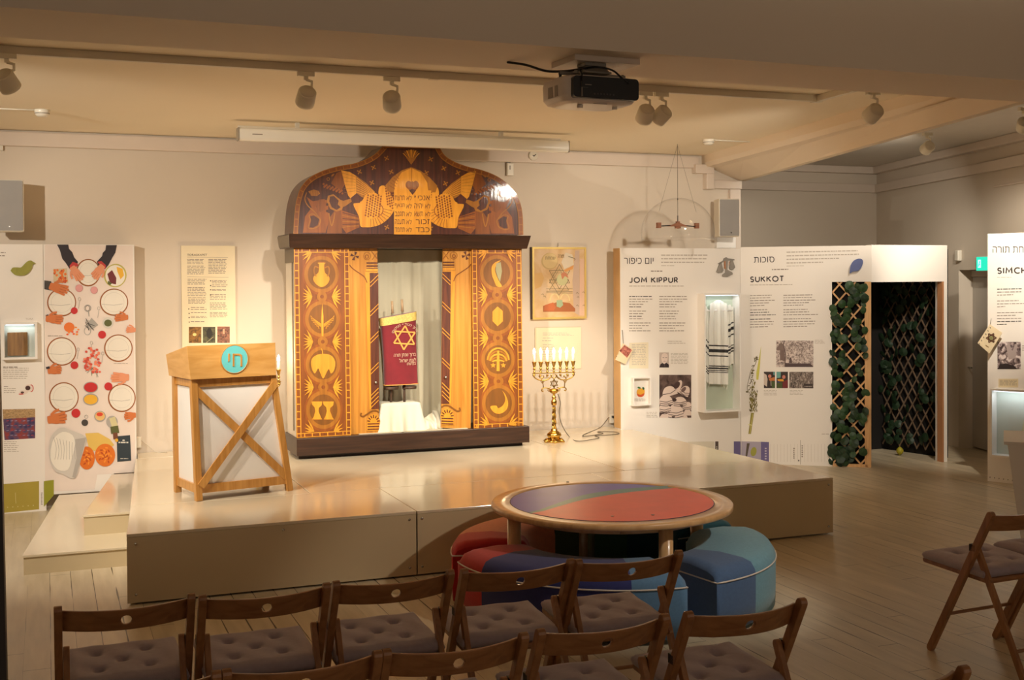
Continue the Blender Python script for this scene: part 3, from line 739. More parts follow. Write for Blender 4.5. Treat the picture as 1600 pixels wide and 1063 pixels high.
def palm(f, x, y):
    for q in range(5): f.ring(x, y + 2 + q * .5, 18 - q * 2, 21 - q * 4.2, 2.6, W_AMB if q % 2 == 0 else W_TAN, 20, PI * 1.02, 2 * PI - .06)
    f.poly([(x - 1.6, y - 14), (x + 1.6, y - 14), (x + 2.2, y + 18), (x - 2.6, y + 18)], W_AMB)
    for s in (-8, 8):
        f.poly([(x + s + (4.5 if k % 2 == 0 else 2) * math.sin(k * PI / 5), y + 9 - (4.5 if k % 2 == 0 else 2) * math.cos(k * PI / 5)) for k in range(10)], W_AMB)
def shofar(f, x, y):
    f.poly(sm([(x + 5, y - 20), (x + 11, y - 12), (x + 14.5, y), (x + 12, y + 10), (x + 4, y + 16), (x - 5, y + 16), (x - 11, y + 11), (x - 13, y + 5), (x - 4, y + 4), (x - 1, y + 8), (x + 6, y + 4), (x + 10, y - 4), (x + 9, y - 12), (x + 5, y - 20)], 3), W_AMB)
LC = [(502.3, 428.8, 27, 29), (503.6, 498.6, 27, 28.5), (504.6, 569.8, 27, 29), (505.3, 640.5, 27, 30)]
RC = [(775.9, 426.8, 26, 28), (777, 495, 26, 28), (778, 562, 26, 28), (779, 630, 26, 29)]
medallion_panel(None, LC, (jug, lulav, grapes, cups), ((459.7, 388.3), (544.5, 388.3), (548, 679.5), (463.8, 684)), 'column_panel')
medallion_panel(None, RC, (knife, hexa, palm, shofar), ((737.7, 389.5), (813.4, 389.5), (817, 666.5), (740.8, 670)), 'column_panel')
# inner door leaves
def leaf(tf, name):
    q = [AF.px(*(tf(*p) if tf else p)) for p in ((548, 680), (594, 677.5), (591, 387), (544.8, 387))]
    lf = B(W_SATIN).prism(q, .035, .06).build(name, ark)
    fl = Flat(AF, -.033, tf)
    fl.L(1).poly([(572, 425), (592, 425), (594, 640), (579, 640)], W_AMB); fl.L(2).poly([(579, 426.5), (592.5, 426.5), (594.3, 640), (581.5, 640)], W_ROSE2)
    for y in (432, 478, 521, 570, 610, 623):
        for o in (0, 6): fl.L(3).line([(580, y + 10 + o), (593, y - 3 + o)], 1.1, W_AMB)
    for o in (0, 4.6, 9): fl.L(3).line([(574, 411 + o), (592, 411 + o)], 2.1, W_ROSE2)
    fl.L(3).rect(573, 420, 592, 424, W_AMB)
    fl.ring(575, 400, 6, 6.5, 1.3, W_TAN); fl.ring(574.6, 401, 3, 3.2, 1.1, W_MAH); fl.line([(582, 393), (592, 406)], 1.2, W_RED); fl.line([(592, 393), (583, 406)], 1.2, W_TAN)
    for k in range(4):
        a = k * PI / 2 + .3; fl.L(3).poly([(555.5, 400), (555.5 + 7 * math.cos(a - .35), 400 + 7 * math.sin(a - .35)), (555.5 + 7 * math.cos(a + .35), 400 + 7 * math.sin(a + .35))], W_ROSE2)
    fl.line(sm([(547.5, 414), (553, 420), (563, 427), (571, 433), (575, 442)]), 1.4, W_MAH)
    fl.L(4).line(sm([(566, 646), (565, 650), (569, 651.5), (575, 648), (583, 643), (590, 643), (594, 646)]), 2.4, W_OLV)
    fl.L(3).ell(585, 660, 10.5, 12, W_AMB, 20)
    for k in range(7):
        a = PI + .15 + k * (PI - .3) / 6; fl.L(5).line([(585 + 5.5 * math.cos(a), 660 + 6 * math.sin(a)), (585 + 10 * math.cos(a), 660 + 11 * math.sin(a))], 1.8, W_ROSE2)
    fl.L(5).rect(574.5, 661, 594, 674, W_AMB)
    for o in range(3): fl.L(6).line([(575.5, 663.4 + o * 4.2), (594, 662.8 + o * 4.2)], 1.9, W_ROSE2)
    fl.build('leaf_inlay', lf, fix=False)
    kx, kz = AF.px(*(tf(588, 598) if tf else (588, 598)))
    B(M_CHROME).lathe([(0, 0), (.006, 0), (.006, .012), (.012, .02), (.008, .028), (0, .03)], (kx, .034, kz), 12, Matrix.Rotation(PI / 2, 3, 'X')).build('door_knob', lf)
leaf(None, 'door'); leaf(lambda x, y: (1285.5 - x, y - .3 - (8 if y > 600 else (y - 390) * .038)), 'door')
# curtain inside
M_CURT = plain('curtain_cloth', (200, 192, 166), .85, var=.03, bump=.2, bscale=150)
c0, c1_ = X(560), X(730); zt, zbm = zc0 - .004, zs1 + .004
def cf(u, v):
    x = c0 + (c1_ - c0) * u
    w = .018 * math.sin(u * 19 + 1.2 * v) + .012 * math.sin(u * 41 + 2 * v) + .006 * math.sin(u * 73)
    bell = .03 * math.sin(v * 9) * math.sin(u * 13) * max(0, .45 - abs(v - .3))
    return (x, .36 + w * (.5 + .8 * (1 - v)) + bell, zbm + (zt - zbm) * v)
B(M_CURT).grid(cf, 90, 30).build('curtain', ark)
B(M_CURT).box(c0, c1_, .0, .40, zs1 + .0, zs1 + .004).build('cabinet_lining', ark)
# draped block
M_DRAPE = plain('white_drape', (228, 222, 200), .8, var=.02, bump=.15, bscale=120)
DF = Face(AF.o.x, AF.o.y + .06, ZS, 0)
q0, q1 = DF.px(596, 628)[0], DF.px(656, 628)[0]; qz = DF.px(640, 629)[1]; qb = zs1 + .005
def drape(u, v):
    # u around three sides (left, front, right), v: 0 bottom .. .75 top edge .. 1 top back
    W_ = q1 - q0; D_ = .24; per = 2 * D_ + W_; s = u * per
    if s < D_: x, y = q0, D_ - s
    elif s < D_ + W_: x, y = q0 + s - D_, 0
    else: x, y = q1, s - D_ - W_
    n = .016 * math.sin(s * 34) + .012 * math.sin(s * 61 + 2)
    if v < .8:
        vv = v / .8; f = (1 - vv) ** 1.3 * (1 + n * 60) * .012
        xc = (q0 + q1) / 2; dx = (x - xc); out = (1 - vv) * (1.4 * n + .03)
        sx = 1 if x > xc else -1
        return Vector((x + (out * sx if y > 0 or abs(dx) > W_ * .49 else 0), y - (out if y == 0 else 0), qb + (qz - qb) * vv))
    vv = (v - .8) / .2; xc, yc = (q0 + q1) / 2, D_ * .5
    return Vector((x + (xc - x) * vv, y + (yc - y) * vv, qz + .003 * math.sin(vv * 5)))
dr = tag(B(M_DRAPE).grid(drape, 72, 14).build('draped_block'), 'block under a crumpled white cloth carrying the torah scroll inside the ark', 'draped block'); dr.location = (DF.o.x, DF.o.y, ZS)
# second crumple of cloth at the right
def crump(u, v):
    x = DF.px(657, 660)[0] + u * (DF.px(692, 660)[0] - DF.px(657, 660)[0]); z = qb + v * .12 * (1 - .25 * math.sin(u * 4)); return (x, .02 + .16 * v * v + .02 * math.sin(u * 17 + v * 5) + .012 * math.sin(u * 31), z + .012 * math.sin(u * 9 + v * 7) * v)
o = tag(B(M_DRAPE).grid(crump, 30, 10).build('folded_cloth'), 'crumpled white cloth lying on the ark floor right of the block', 'cloth'); o.location = (DF.o.x, DF.o.y, ZS)
# torah scroll in its mantle
TF_ = Face(AF.o.x, AF.o.y + .10, ZS, 0)
M_VEL = plain('crimson_velvet', (128, 26, 38), .8, var=.12, vscale=9, sheen=.3)
M_GOLD = plain('gold_fringe', (226, 196, 110), .5, var=.25, vscale=120, bump=.6, bscale=160)
M_EMB = plain('gold_embroidery', (238, 170, 84), .5, var=.06); M_EMBW = plain('silver_embroidery', (222, 190, 160), .5, var=.06)
scr = TF_.root('torah_scroll', 'torah scroll in crimson velvet mantle with gold star, standing in the ark', 'torah scroll')
def sect(v, lift=0):
    """px outline of the mantle at height parameter v (0 bottom, 1 top)"""
    L0, L1 = (600, 602.5), (593.3, 497.5); R0, R1 = (652.5, 599.5), (649, 487)
    bow = 2.5 * math.sin(PI * min(1, v * 1.0))
    return (L0[0] + (L1[0] - L0[0]) * v + bow * .6, L0[1] + (L1[1] - L0[1]) * v), (R0[0] + (R1[0] - R0[0]) * v - bow * .3, R0[1] + (R1[1] - R0[1]) * v)
def mantle(u, v, v0=0, v1=1, grow=0):
    vv = v0 + (v1 - v0) * v; (lx, ly), (rx, ry) = sect(vv); a, za = TF_.px(lx, ly); b_, zb_ = TF_.px(rx, ry)
    t = 2 * PI * u; c, s = math.cos(t), math.sin(t); e = .45
    cx_, w = (a + b_) / 2, (b_ - a) / 2 + grow
    X_ = cx_ + w * abs(c) ** e * (1 if c > 0 else -1); fr_ = (X_ - a) / (b_ - a)
    Y_ = .0 - (.06 + grow) * abs(s) ** .7 * (1 if s > 0 else -1)
    wob = .004 * math.sin(u * 2 * PI * 7 + vv * 3) * (1 - vv)
    return (X_, Y_ + wob, za + (zb_ - za) * fr_)
mb = B(M_VEL).grid(lambda u, v: mantle(u, v), 64, 16); mb.face([mantle(k / 32, 1) for k in range(32)]); mb.face([mantle(k / 32, 0) for k in range(32)])
mant = mb.build('velvet_mantle', scr)
B(M_GOLD).grid(lambda u, v: mantle(u, v, .885, 1.0, .005 + .003 * math.sin(u * 300)), 96, 2).build('fringe', mant)
B(M_EMB).tube([mantle(k / 48, .005, grow=.002) for k in range(49)], .0035, 5).build('hem_piping', mant)
fl = Flat(TF_, .066).L(1); fl.star(628.6, 527.5, 18.5, 2.3, M_EMB, .06, 1.0)
fl.build('star_embroidery', mant)
fl = Flat(TF_, .066).L(3)
fl.text(heb('ברוך שנתן תורה'), 612, 551, 646, 557.5, M_EMBW, .02, ya=1.6); fl.text(heb('לעמו ישראל'), 620.5, 558.5, 646, 564.5, M_EMBW, .02, ya=1.4); fl.text(heb('בקדשתו'), 632.5, 565, 646, 570.5, M_EMBW, .02, ya=1.2)
fl.text(heb('ברוך כבוד יי ממקומו'), 0, 0, 0, 4.6, M_EMBW, .02, arc=(630, 528, 18.5, math.radians(202), math.radians(332)))
fl.build('text_embroidery', mant)
W_ROLL = wood('roller_wood', (60, 44, 34), (90, 66, 50), rough=.5)
M_PALEW = plain('bone_handle', (190, 160, 124), .4)
for i, ((xa, ya), (xb, yb)) in enumerate((((613.5, 490), (612.5, 470.5)), ((628.8, 487), (628, 468)))):
    a = TF_.px(xa, ya); b_ = TF_.px(xb, yb); B(M_PALEW).tube([(a[0], .0, a[1]), (b_[0], .0, b_[1])], [.012, .010], 10).build('roller_handle', scr)
for (xa, xb) in ((611.5, 610.8), (631.5, 631.8)):
    a = TF_.px(xa, 600); b_ = TF_.px(xb, 628.3); B(W_ROLL).tube([(a[0], .0, a[1]), (b_[0], .0, b_[1])], .011, 10).build('roller_foot', scr)
a = TF_.px(601, 605)[0], TF_.px(650, 605)[0]; z = TF_.px(625, 604.5)[1]
B(W_ROLL).lathe([(0, -.02), (.062, -.02), (.062, .005), (0, .005)], (a[0] + .06, 0, z), 20).lathe([(0, -.02), (.062, -.02), (.062, .005), (0, .005)], (a[1] - .06, 0, z), 20).build('roller_disc', scr)
# glass front of the opening
# ============================================================ LECTERN
fl0, fr0, bl0 = on_z(308, 784, ZS), on_z(457, 767, ZS), on_z(265, 770, ZS)
la = math.atan2(fr0.y - fl0.y, fr0.x - fl0.x); LW = (fr0 - fl0).length; LD = .44
lec = thing('lectern', 'oak lectern with white sides, crossed braces and turquoise letter disc', 'lectern', (fl0.x, fl0.y, ZS), la)
LF = Face(fl0.x, fl0.y, ZS, la)
W_LEC = wood('lectern_oak', (206, 150, 76), (226, 174, 102), (3, 3, 18), rough=.35, coat=.2, sc=1.2)
W_LECV = wood('lectern_oak_post', (188, 130, 58), (212, 156, 84), (24, 24, 2), rough=.35, coat=.2)
HB = LF.px(366, 590)[1]; HT = LF.px(366, 538)[1]
tx0, tx1 = LF.px(302, 590)[0] + .0, LF.px(431, 587)[0]
ti, tb = .035, LD - .05
cor0 = [(0.016, .016), (LW - .016, .016), (LW - .016, LD), (.016, LD)]; cor1 = [(tx0 + .012, ti), (tx1 - .012, ti), (tx1 - .012, tb), (tx0 + .012, tb)]
for (a, b_), (c, d) in zip(cor0, cor1): B(W_LECV).bar((a, b_, 0), (c, d, HB), .045, .045, (0, 1, 0)).build('leg', lec, bevel=.003)
def lp(i, z, ins=0): 
    t = z / HB; return Vector((cor0[i][0] + (cor1[i][0] - cor0[i][0]) * t, cor0[i][1] + (cor1[i][1] - cor0[i][1]) * t, z))
for i, j in ((0, 1), (0, 3), (1, 2), (3, 2)):
    B(W_LECV).bar(lp(i, .08), lp(j, .08), .024, .058).build('lower_rail', lec)
    B(W_LECV).bar(lp(i, HB - .03), lp(j, HB - .03), .02, .05).build('upper_rail', lec)
    p0, p1, p2, p3 = lp(i, .08), lp(j, .08), lp(j, HB - .02), lp(i, HB - .02); n = (p1 - p0).cross(p3 - p0).normalized() * .006
    c = (cor0[0][0] + cor0[2][0]) / 2
    inw = Vector((c, LD / 2, .4)) - (p0 + p2) / 2; off = inw.normalized() * .004
    B(M_WHITE).hexa([p0 + off, p1 + off, p1 + off + inw.normalized() * .006, p0 + off + inw.normalized() * .006], [p3 + off, p2 + off, p2 + off + inw.normalized() * .006, p3 + off + inw.normalized() * .006]).build('side_sheet', lec)
o1 = Vector((0, -.013, 0))
B(W_LECV).bar(lp(0, .10) + o1 * 2 + Vector((.01, 0, 0)), lp(1, HB - .06) + o1 * 2, .052, .012, (0, 1, 0)).build('cross_brace', lec)
B(W_LECV).bar(lp(1, .10) + o1 * 1.05 - Vector((.01, 0, 0)), lp(0, HB - .06) + o1 * 1.05, .052, .012, (0, 1, 0)).build('cross_brace', lec)
# head: box with the top sloping down towards the reader's side
hx0, hx1 = LF.px(297, 560)[0] + .0, LF.px(431, 560)[0]
yb0, yb1 = -.005, LD + .0
zt0 = HT; zt1 = HB + .15
mb = B(W_LEC).hexa([(hx0, yb0, HB), (hx1, yb0, HB), (hx1, yb1, HB), (hx0, yb1, HB)], [(hx0 - .02, yb0 + .01, zt0), (hx1 - .0, yb0 + .01, zt0), (hx1 - .0, yb1, zt1), (hx0 - .02, yb1, zt1)])
head = mb.build('head_box', lec, bevel=.002)
M_TURQ = plain('turquoise_disc', (112, 212, 214), .5, var=.02)
dxc, dzc = LF.px(366, 561.5); dr_ = (LF.px(386.5, 561)[0] - LF.px(345.8, 561)[0]) / 2
B(M_TURQ).lathe([(0, 0), (dr_, 0), (dr_, .004), (0, .004)], (dxc, -.004, dzc), 48, Matrix.Rotation(PI / 2, 3, 'X'), smooth=False).build('disc', head)
B(W_LECV).lathe([(dr_, 0), (dr_ + .006, 0), (dr_ + .006, .007), (dr_, .007), (dr_, 0)], (dxc, -.001, dzc), 48, Matrix.Rotation(PI / 2, 3, 'X')).build('disc_rim', head)
fl = Flat(LF, .009).L(3); fl.text(heb('חי'), 355.6, 552.6, 377.6, 572.5, W_LECV, .03)
lt = fl.build('chai_letters', head); sol = lt.modifiers.new('solid', 'SOLIDIFY'); sol.thickness = .008; sol.offset = -1

# ============================================================ CANDELABRA
M_BRASSD = plain('dark_brass', (186, 150, 76), .28, 1, var=.1, vscale=25)
M_BULB = emis('flame_bulb', (255, 206, 140), 42)
M_CANDLE = plain('white_candle', (244, 236, 216), .5)
def candelabrum(loc, rz, label):
    t = thing('candelabrum', label, 'candelabrum', loc, rz, 'brass seven-branched candelabra beside the ark')
    prof = [(0, 0), (.028, 0), (.07, .0), (.078, .012), (.06, .022), (.045, .03), (.055, .045), (.066, .06), (.064, .078), (.045, .095), (.028, .105), (.030, .118), (.020, .126)]
    B(M_BRASS).lathe(prof, seg=32, flute=.05).build('base', t)
    fb = B(M_BRASS)
    for k in range(6):
        a = k * PI / 3 + .3; fb.tube([(.05 * math.cos(a), .05 * math.sin(a), .02), (.08 * math.cos(a), .08 * math.sin(a), .018), (.105 * math.cos(a), .105 * math.sin(a), .006)], [.018, .014, .007], 8)
    fb.build('foot_ring', t)
    def twist(u, v):
        a = 2 * PI * u; z = .126 + v * .20; r = (.020 - .005 * v) * (1 + .16 * math.cos(3 * a + z * 110)); return (r * math.cos(a), r * math.sin(a), z)
    st = B(M_BRASS).grid(twist, 24, 40).build('stem', t)
    B(M_BRASS).lathe([(.012, .33), (.020, .335), (.026, .35), (.027, .372), (.020, .388), (.014, .395), (.018, .402), (.022, .412), (.013, .42), (.012, .44), (.034, .452), (.046, .470), (.040, .482), (.02, .49), (0, .492)], seg=24, flute=.04).build('stem_knop', t)
    BZ = .628
    B(M_BRASSD).box(-.205, .205, -.006, .006, BZ, BZ + .010).build('crossbar', t, bevel=.002)
    ar = MB().m(M_BRASSD)
    def sc(pts, r): ar.tube(path([(x, 0, z) for x, z in pts], 6), r, 7)
    for s in (-1, 1):
        sc([(s * .012, .475), (s * .04, .485), (s * .075, .498), (s * .105, .494), (s * .118, .478), (s * .108, .466), (s * .100, .474)], .0055)
        sc([(s * .10, .498), (s * .103, .53), (s * .108, .556), (s * .120, .572), (s * .108, .585)], .0045)
        sc([(s * .028, .500), (s * .05, .492), (s * .058, .475), (s * .045, .462)], .004)
        sc([(s * .025, .618), (s * .030, .598), (s * .05, .578), (s * .085, .566), (s * .125, .568), (s * .165, .582), (s * .190, .603), (s * .196, .618), (s * .186, .624), (s * .178, .614)], .006)
        sc([(s * .13, .622), (s * .140, .604), (s * .128, .592), (s * .108, .590), (s * .095, .600), (s * .105, .610)], .0048)
        sc([(s * .07, .618), (s * .062, .606), (s * .072, .598)], .0048)
        sc([(s * .012, .622), (s * .022, .606), (s * .016, .590), (s * .0, .582)], .0045)
        sc([(s * .088, .569), (s * .108, .540), (s * .128, .568)], .0035)
        for xx, zz in ((.062, .612), (.128, .612), (.190, .612)): ar.lathe([(0, -.012), (.008, -.009), (.012, 0), (.008, .009), (0, .012)], (s * xx, 0, zz), 10)
    ar.tube([(0, 0, .485), (0, 0, .63)], .0038, 7); ar.box(-.11, .11, -.002, .002, .587, .590)
    ar.build('scroll_arms', t)
    stx = MB().m(M_BRASSD)
    for k in (0, 1):
        P_ = [Vector((.040 * math.sin(k * PI + i * 2 * PI / 3), -.004, .536 + .040 * math.cos(k * PI + i * 2 * PI / 3))) for i in range(3)]
        for i in range(3): stx.bar(P_[i], P_[(i + 1) % 3], .006, .007, (0, 1, 0))
    stx.build('star_of_david', t)
    cup = [(.006, 0), (.012, .004), (.012, .012), (.006, .018), (.007, .024), (.013, .032), (.013, .040), (.007, .046), (.008, .052), (.014, .066), (.017, .084), (.022, .096), (.022, .099), (.013, .099), (.012, .09)]
    for k in range(7):
        x = -.186 + k * .062
        cp = B(M_BRASSD).lathe(cup, (x, 0, BZ + .010), 14).build('candle_cup', t)
        cd = B(M_CANDLE).lathe([(0, .085), (.0115, .085), (.0115, .165), (.004, .168), (0, .168)], (x, 0, BZ + .010), 14).build('electric_candle', t)
        B(M_BULB).lathe([(0, .168), (.008, .170), (.013, .182), (.012, .196), (.006, .214), (0, .226)], (x, 0, BZ + .010), 12).build('bulb', cd)
    ld = bpy.data.lights.new('candle_light', 'POINT'); ld.energy = 6; ld.color = (1, .74, .45); ld.shadow_soft_size = .16
    lo = bpy.data.objects.new('candle_light', ld); COL.objects.link(lo); lo.parent = t; lo.location = (0, -.03, BZ + .26)
    return t
cp_ = on_z(866, 691, ZS)
men = candelabrum((cp_.x, cp_.y, ZS), math.radians(-6), 'brass seven-branched candelabrum with lit bulbs right of the ark')
dup(men, (1.64, 10.03, ZS), math.radians(4), 'brass candelabrum mostly hidden behind the lectern, one lit candle showing')
# its cable and socket
M_CABLE = plain('dark_cable', (84, 74, 60), .5); M_CABLEW = plain('white_cable', (206, 196, 180), .5)
def stage_pt(px, py): 
    v = on_z(px, py, ZS); return (v.x, min(v.y, YB - .12), ZS + .006)
cab = [(cp_.x + .03, cp_.y - .02, ZS + .44), (cp_.x + .05, cp_.y - .03, ZS + .36)]
v = on_y(874, 645, cp_.y - .03); cab.append((v.x, v.y, v.z)); v = on_y(878, 664, cp_.y - .03); cab.append((v.x, v.y, v.z))
cab += [stage_pt(889, 683), stage_pt(902, 690.5), stage_pt(925, 688), stage_pt(936, 685), stage_pt(930, 682), stage_pt(950, 681), stage_pt(967, 679), stage_pt(960, 676), stage_pt(934, 676), stage_pt(942, 678.5), stage_pt(914, 683), stage_pt(913, 680)]
v = on_y(938, 668, YB - .1); cab.append((v.x, v.y, v.z)); v = on_y(951, 653, YB - .02); cab.append((v.x, v.y, v.z)); v = on_y(957, 652, YB - .03); cab.append((v.x, v.y, v.z))
tag(B(M_CABLE).tube(path(cab, 6), .0035, 6).build('power_cable'), 'thin dark power cable looping from the candelabrum to the socket', 'cable')
def wallbox(px0, py0, px1, py1, depth, mat, name, label, cat, y=YB, bevel=.004, base_y=None):
    a, b_ = on_y(px0, py1, y - depth), on_y(px1, py0, y - depth)
    return tag(B(mat).box(a.x, b_.x, y - depth, y, a.z, b_.z).build(name, bevel=bevel), label, cat)
sk = Face(0, YB, 0, 0)
a, b_ = on_y(953, 662, YB - .03), on_y(962, 647, YB - .03)
t = thing('wall_socket', 'small white wall socket with the candelabrum plug, low beside the YOM KIPPUR panel'.replace('YOM', 'JOM'), 'socket', (a.x, YB, a.z))
B(M_GLOSSW).box(0, b_.x - a.x, -.03, 0, 0, b_.z - a.z).build('cover', t, bevel=.004)
B(M_BLACK).lathe([(0, 0), (.012, 0), (.010, .02), (0, .022)], (.03, -.03, (b_.z - a.z) * .7), 12, Matrix.Rotation(PI / 2, 3, 'X')).build('plug', t)
# left wall socket and its white cable
wallbox(213, 700, 221, 683, .04, M_GLOSSW, 'wall_socket', 'white wall socket with pale cable behind the dinner-table photo panel', 'socket')
q = [on_y(221, 688, YB - .03), on_y(232, 697, YB - .03), on_y(244, 709, YB - .05), on_y(256, 714, YB - .08), on_y(262, 716, YB - .1)]
tag(B(M_CABLEW).tube(path([(v.x, v.y, max(v.z, ZS + .005)) for v in q], 6), .004, 6).build('power_cable'), 'thin pale cable hanging from the left wall socket towards the stage', 'cable')

# ============================================================ CEILING AND WALL EQUIPMENT
# projection screen case
YS = 9.52
pa, pb = on_y(373, 213.5, YS), on_y(885.5, 226.5, YS)
zc = (pa.z + pb.z) / 2; rr = .052
t = thing('projection_screen', 'long white projection screen case hung under the ceiling above the ark', 'projection screen', (pa.x, YS, zc))
Lc = pb.x - pa.x
def casep(u, v):
    a = 2 * PI * u; c, s = math.cos(a), math.sin(a); e = .6
    return (Lc * v, rr * .9 * abs(c) ** e * (1 if c > 0 else -1), rr * abs(s) ** e * (1 if s > 0 else -1))
mb = B(plain('screen_case_white', (244, 242, 232), .22, var=.01)).grid(casep, 40, 1)
mb.face([casep(k / 40, 0) for k in range(40)]); mb.face([casep(k / 40, 1) for k in range(40)][::-1]); mb.build('case', t)
B(plain('screen_cap', (150, 140, 124), .4)).box(-.012, 0, -rr * .9, rr * .9, -rr, rr).box(Lc, Lc + .012, -rr * .9, rr * .9, -rr, rr).build('end_cap', t, bevel=.01)
B(M_TRACK).box(.0, Lc - .05, .015, .05, rr + .004, rr + .02).build('mounting_rail', t)
for fx in (.16, .78): B(M_TRACK).box(Lc * fx, Lc * fx + .03, 0, .045, rr + .018, ZC - zc).build('bracket', t)
fl = B(M_GREYINK).box(.10, .18, -rr * .9 - .001, -rr * .9, -.004, .004).build('maker_mark', t)
# projector on its mount
PC = on_y(921, 147, 5.02); 
t = thing('projector', 'white ceiling projector with black rear panel and dark cables', 'projector', (PC.x, 5.02, PC.z), math.radians(2))
M_PROJ = plain('projector_shell', (240, 230, 220), .4, var=.02)
PWd, PDp, PHt = .40, .30, .125
def shell(u, v):
    a = 2 * PI * u; c, s = math.cos(a), math.sin(a); e = .42
    x = PWd / 2 * abs(c) ** e * (1 if c > 0 else -1); y = PDp / 2 * abs(s) ** e * (1 if s > 0 else -1)
    zf = [(-.5, .0), (-.5, .72), (-.42, .90), (-.25, .985), (.25, 1), (.42, .97), (.5, .86), (.5, 0)]
    k = v * (len(zf) - 1); i = min(int(k), len(zf) - 2); f = k - i
    z = zf[i][0] + (zf[i + 1][0] - zf[i][0]) * f; r = zf[i][1] + (zf[i + 1][1] - zf[i][1]) * f
    return (x * r, y * r, z * PHt)
B(M_PROJ).grid(shell, 64, 28).build('housing', t)
mb = MB().m(M_BLACK); rp = []
def rrect(w, h, r, n=5):
    out_ = []
    for cx_, cz_, a0_ in ((w / 2 - r, h / 2 - r, 0), (-w / 2 + r, h / 2 - r, PI / 2), (-w / 2 + r, -h / 2 + r, PI), (w / 2 - r, -h / 2 + r, 1.5 * PI)):
        for k in range(n + 1): out_.append((cx_ + r * math.cos(a0_ + k * PI / 2 / n), cz_ + r * math.sin(a0_ + k * PI / 2 / n)))
    return out_
mb.prism([(x + .005, z + .004) for x, z in rrect(.335, .098, .018)], -.160, -.10)
pnl = mb.build('rear_panel', t)
mb = B(plain('port_metal', (70, 68, 64), .4)).box(-.12, -.09, -.1625, -.160, .0, .003)
for k in range(7): mb.box(-.06 + k * .016, -.052 + k * .016, -.162, -.160, -.028, -.021)
mb.m(M_GREYINK).box(-.105, -.072, -.162, -.160, .012, .016).build('ports', t)
B(M_GREYINK).box(-.124, -.119, -.164, -.160, -.04, .03).build('cable_tie', t)
B(M_PROJ).lathe([(0, 0), (.014, 0), (.014, -.012), (0, -.012)], (-.08, -.06, -.064), 12).lathe([(0, 0), (.012, 0), (.012, -.012), (0, -.012)], (.10, -.06, -.064), 12).build('foot', t)
B(plain('projector_vent', (170, 160, 150), .6)).box(-.1995, -.195, -.07, -.04, -.03, .02).box(-.1995, -.195, -.02, .03, -.03, .02).box(-.04, .03, -.12, -.115, -.0635, -.0615).build('vent', t)
M_GMET = plain('grey_mount', (140, 134, 124), .45, .3)
up_ = ZB - PC.z
B(M_GMET).box(-.07, .07, -.09, .03, PHt / 2 + .02, PHt / 2 + .03).hexa([(-.075, -.07, PHt / 2 + .03), (.075, -.07, PHt / 2 + .03), (.075, .02, PHt / 2 + .03), (-.075, .02, PHt / 2 + .03)], [(-.05, -.06, up_ - .045), (.05, -.06, up_ - .045), (.05, .02, up_ - .045), (-.05, .02, up_ - .045)]).box(-.055, .055, -.065, .02, up_ - .045, up_ - .028).build('mount_head', t, bevel=.003)
B(M_GMET).bar((-.17, -.03, PHt / 2 + .02), (.17, -.03, PHt / 2 + .02), .018, .014).bar((-.13, -.12, PHt / 2 + .015), (.0, .04, PHt / 2 + .02), .016, .012).build('mount_arm', t)
for x in (-.165, .16): B(M_BLACK).tube([(x, -.03, PHt / 2 - .005), (x, -.03, PHt / 2 + .03)], .007, 8).build('mount_screw', t)
# mounting board on the beam
B(M_TRIM).box(-.12, .22, -.09, .16, up_ - .028, up_ - .0005).build('ceiling_board', t, bevel=.002)
c_ = [(-.07, -.05, PHt / 2 + .04), (-.02, -.1, PHt / 2 + .045), (.05, -.13, PHt / 2 + .03), (.09, -.155, PHt / 2 - .01), (.12, -.163, .03)]
B(M_BLACK).tube(path(c_, 6), .0045, 6).tube(path([(-.05, -.07, PHt / 2 + .04), (-.12, -.13, PHt / 2 + .03), (-.122, -.165, PHt / 2 - .01), (-.122, -.166, .0)], 6), .0032, 6).build('cable', t)
B(M_BLACK).tube(path([(-.33, .2, up_ - .004), (-.27, .12, PHt / 2 + .075), (-.2, .05, PHt / 2 + .04), (-.13, .0, PHt / 2 + .035), (-.07, -.05, PHt / 2 + .04)], 6), .006, 6).build('cable', t)
# wall loudspeakers
M_SPK = plain('speaker_shell', (218, 210, 194), .45, var=.02); M_GRL = plain('speaker_grille', (150, 146, 142), .55, var=.04, bump=.4, bscale=260)
def speaker(x, z, y, w, h, rz, label):
    t = thing('loudspeaker', label, 'loudspeaker', (x, y, z), rz, 'white wall loudspeakers')
    B(M_SPK).hexa([(-w / 2, 0, 0), (w / 2, 0, 0), (w / 2 - .03, .20, 0), (-w / 2 + .03, .20, 0)], [(-w / 2, 0, h), (w / 2, 0, h), (w / 2 - .03, .20, h), (-w / 2 + .03, .20, h)]).build('cabinet', t, bevel=.006)
    B(M_GRL).prism([(x_, z_ + h / 2) for x_, z_ in rrect(w - .016, h - .016, .008)], -.008, 0.001).build('grille', t)
    B(M_CHROME).box(.01, .022, -.0095, -.008, .035, .045).build('badge', t)
    B(M_SPK).box(-.02, .02, .19, .19 + abs(YB - y - .19), h * .4, h * .6).build('bracket', t)
v = on_y(1138, 370, 10.42); speaker(v.x, v.z, 10.40, .225, .385, math.radians(-8), 'white wall loudspeaker above the panel beside the hanging dome')
v = on_y(12, 362, 10.42); speaker(v.x, v.z, 10.40, .25, .42, math.radians(-4), 'white wall loudspeaker cut by the left edge above the dinner-table panel')
wallbox(1120, 388, 1150, 371, .05, M_WHITE, 'cable_duct', 'white cable duct running down behind the loudspeaker by the dome', 'cable duct')
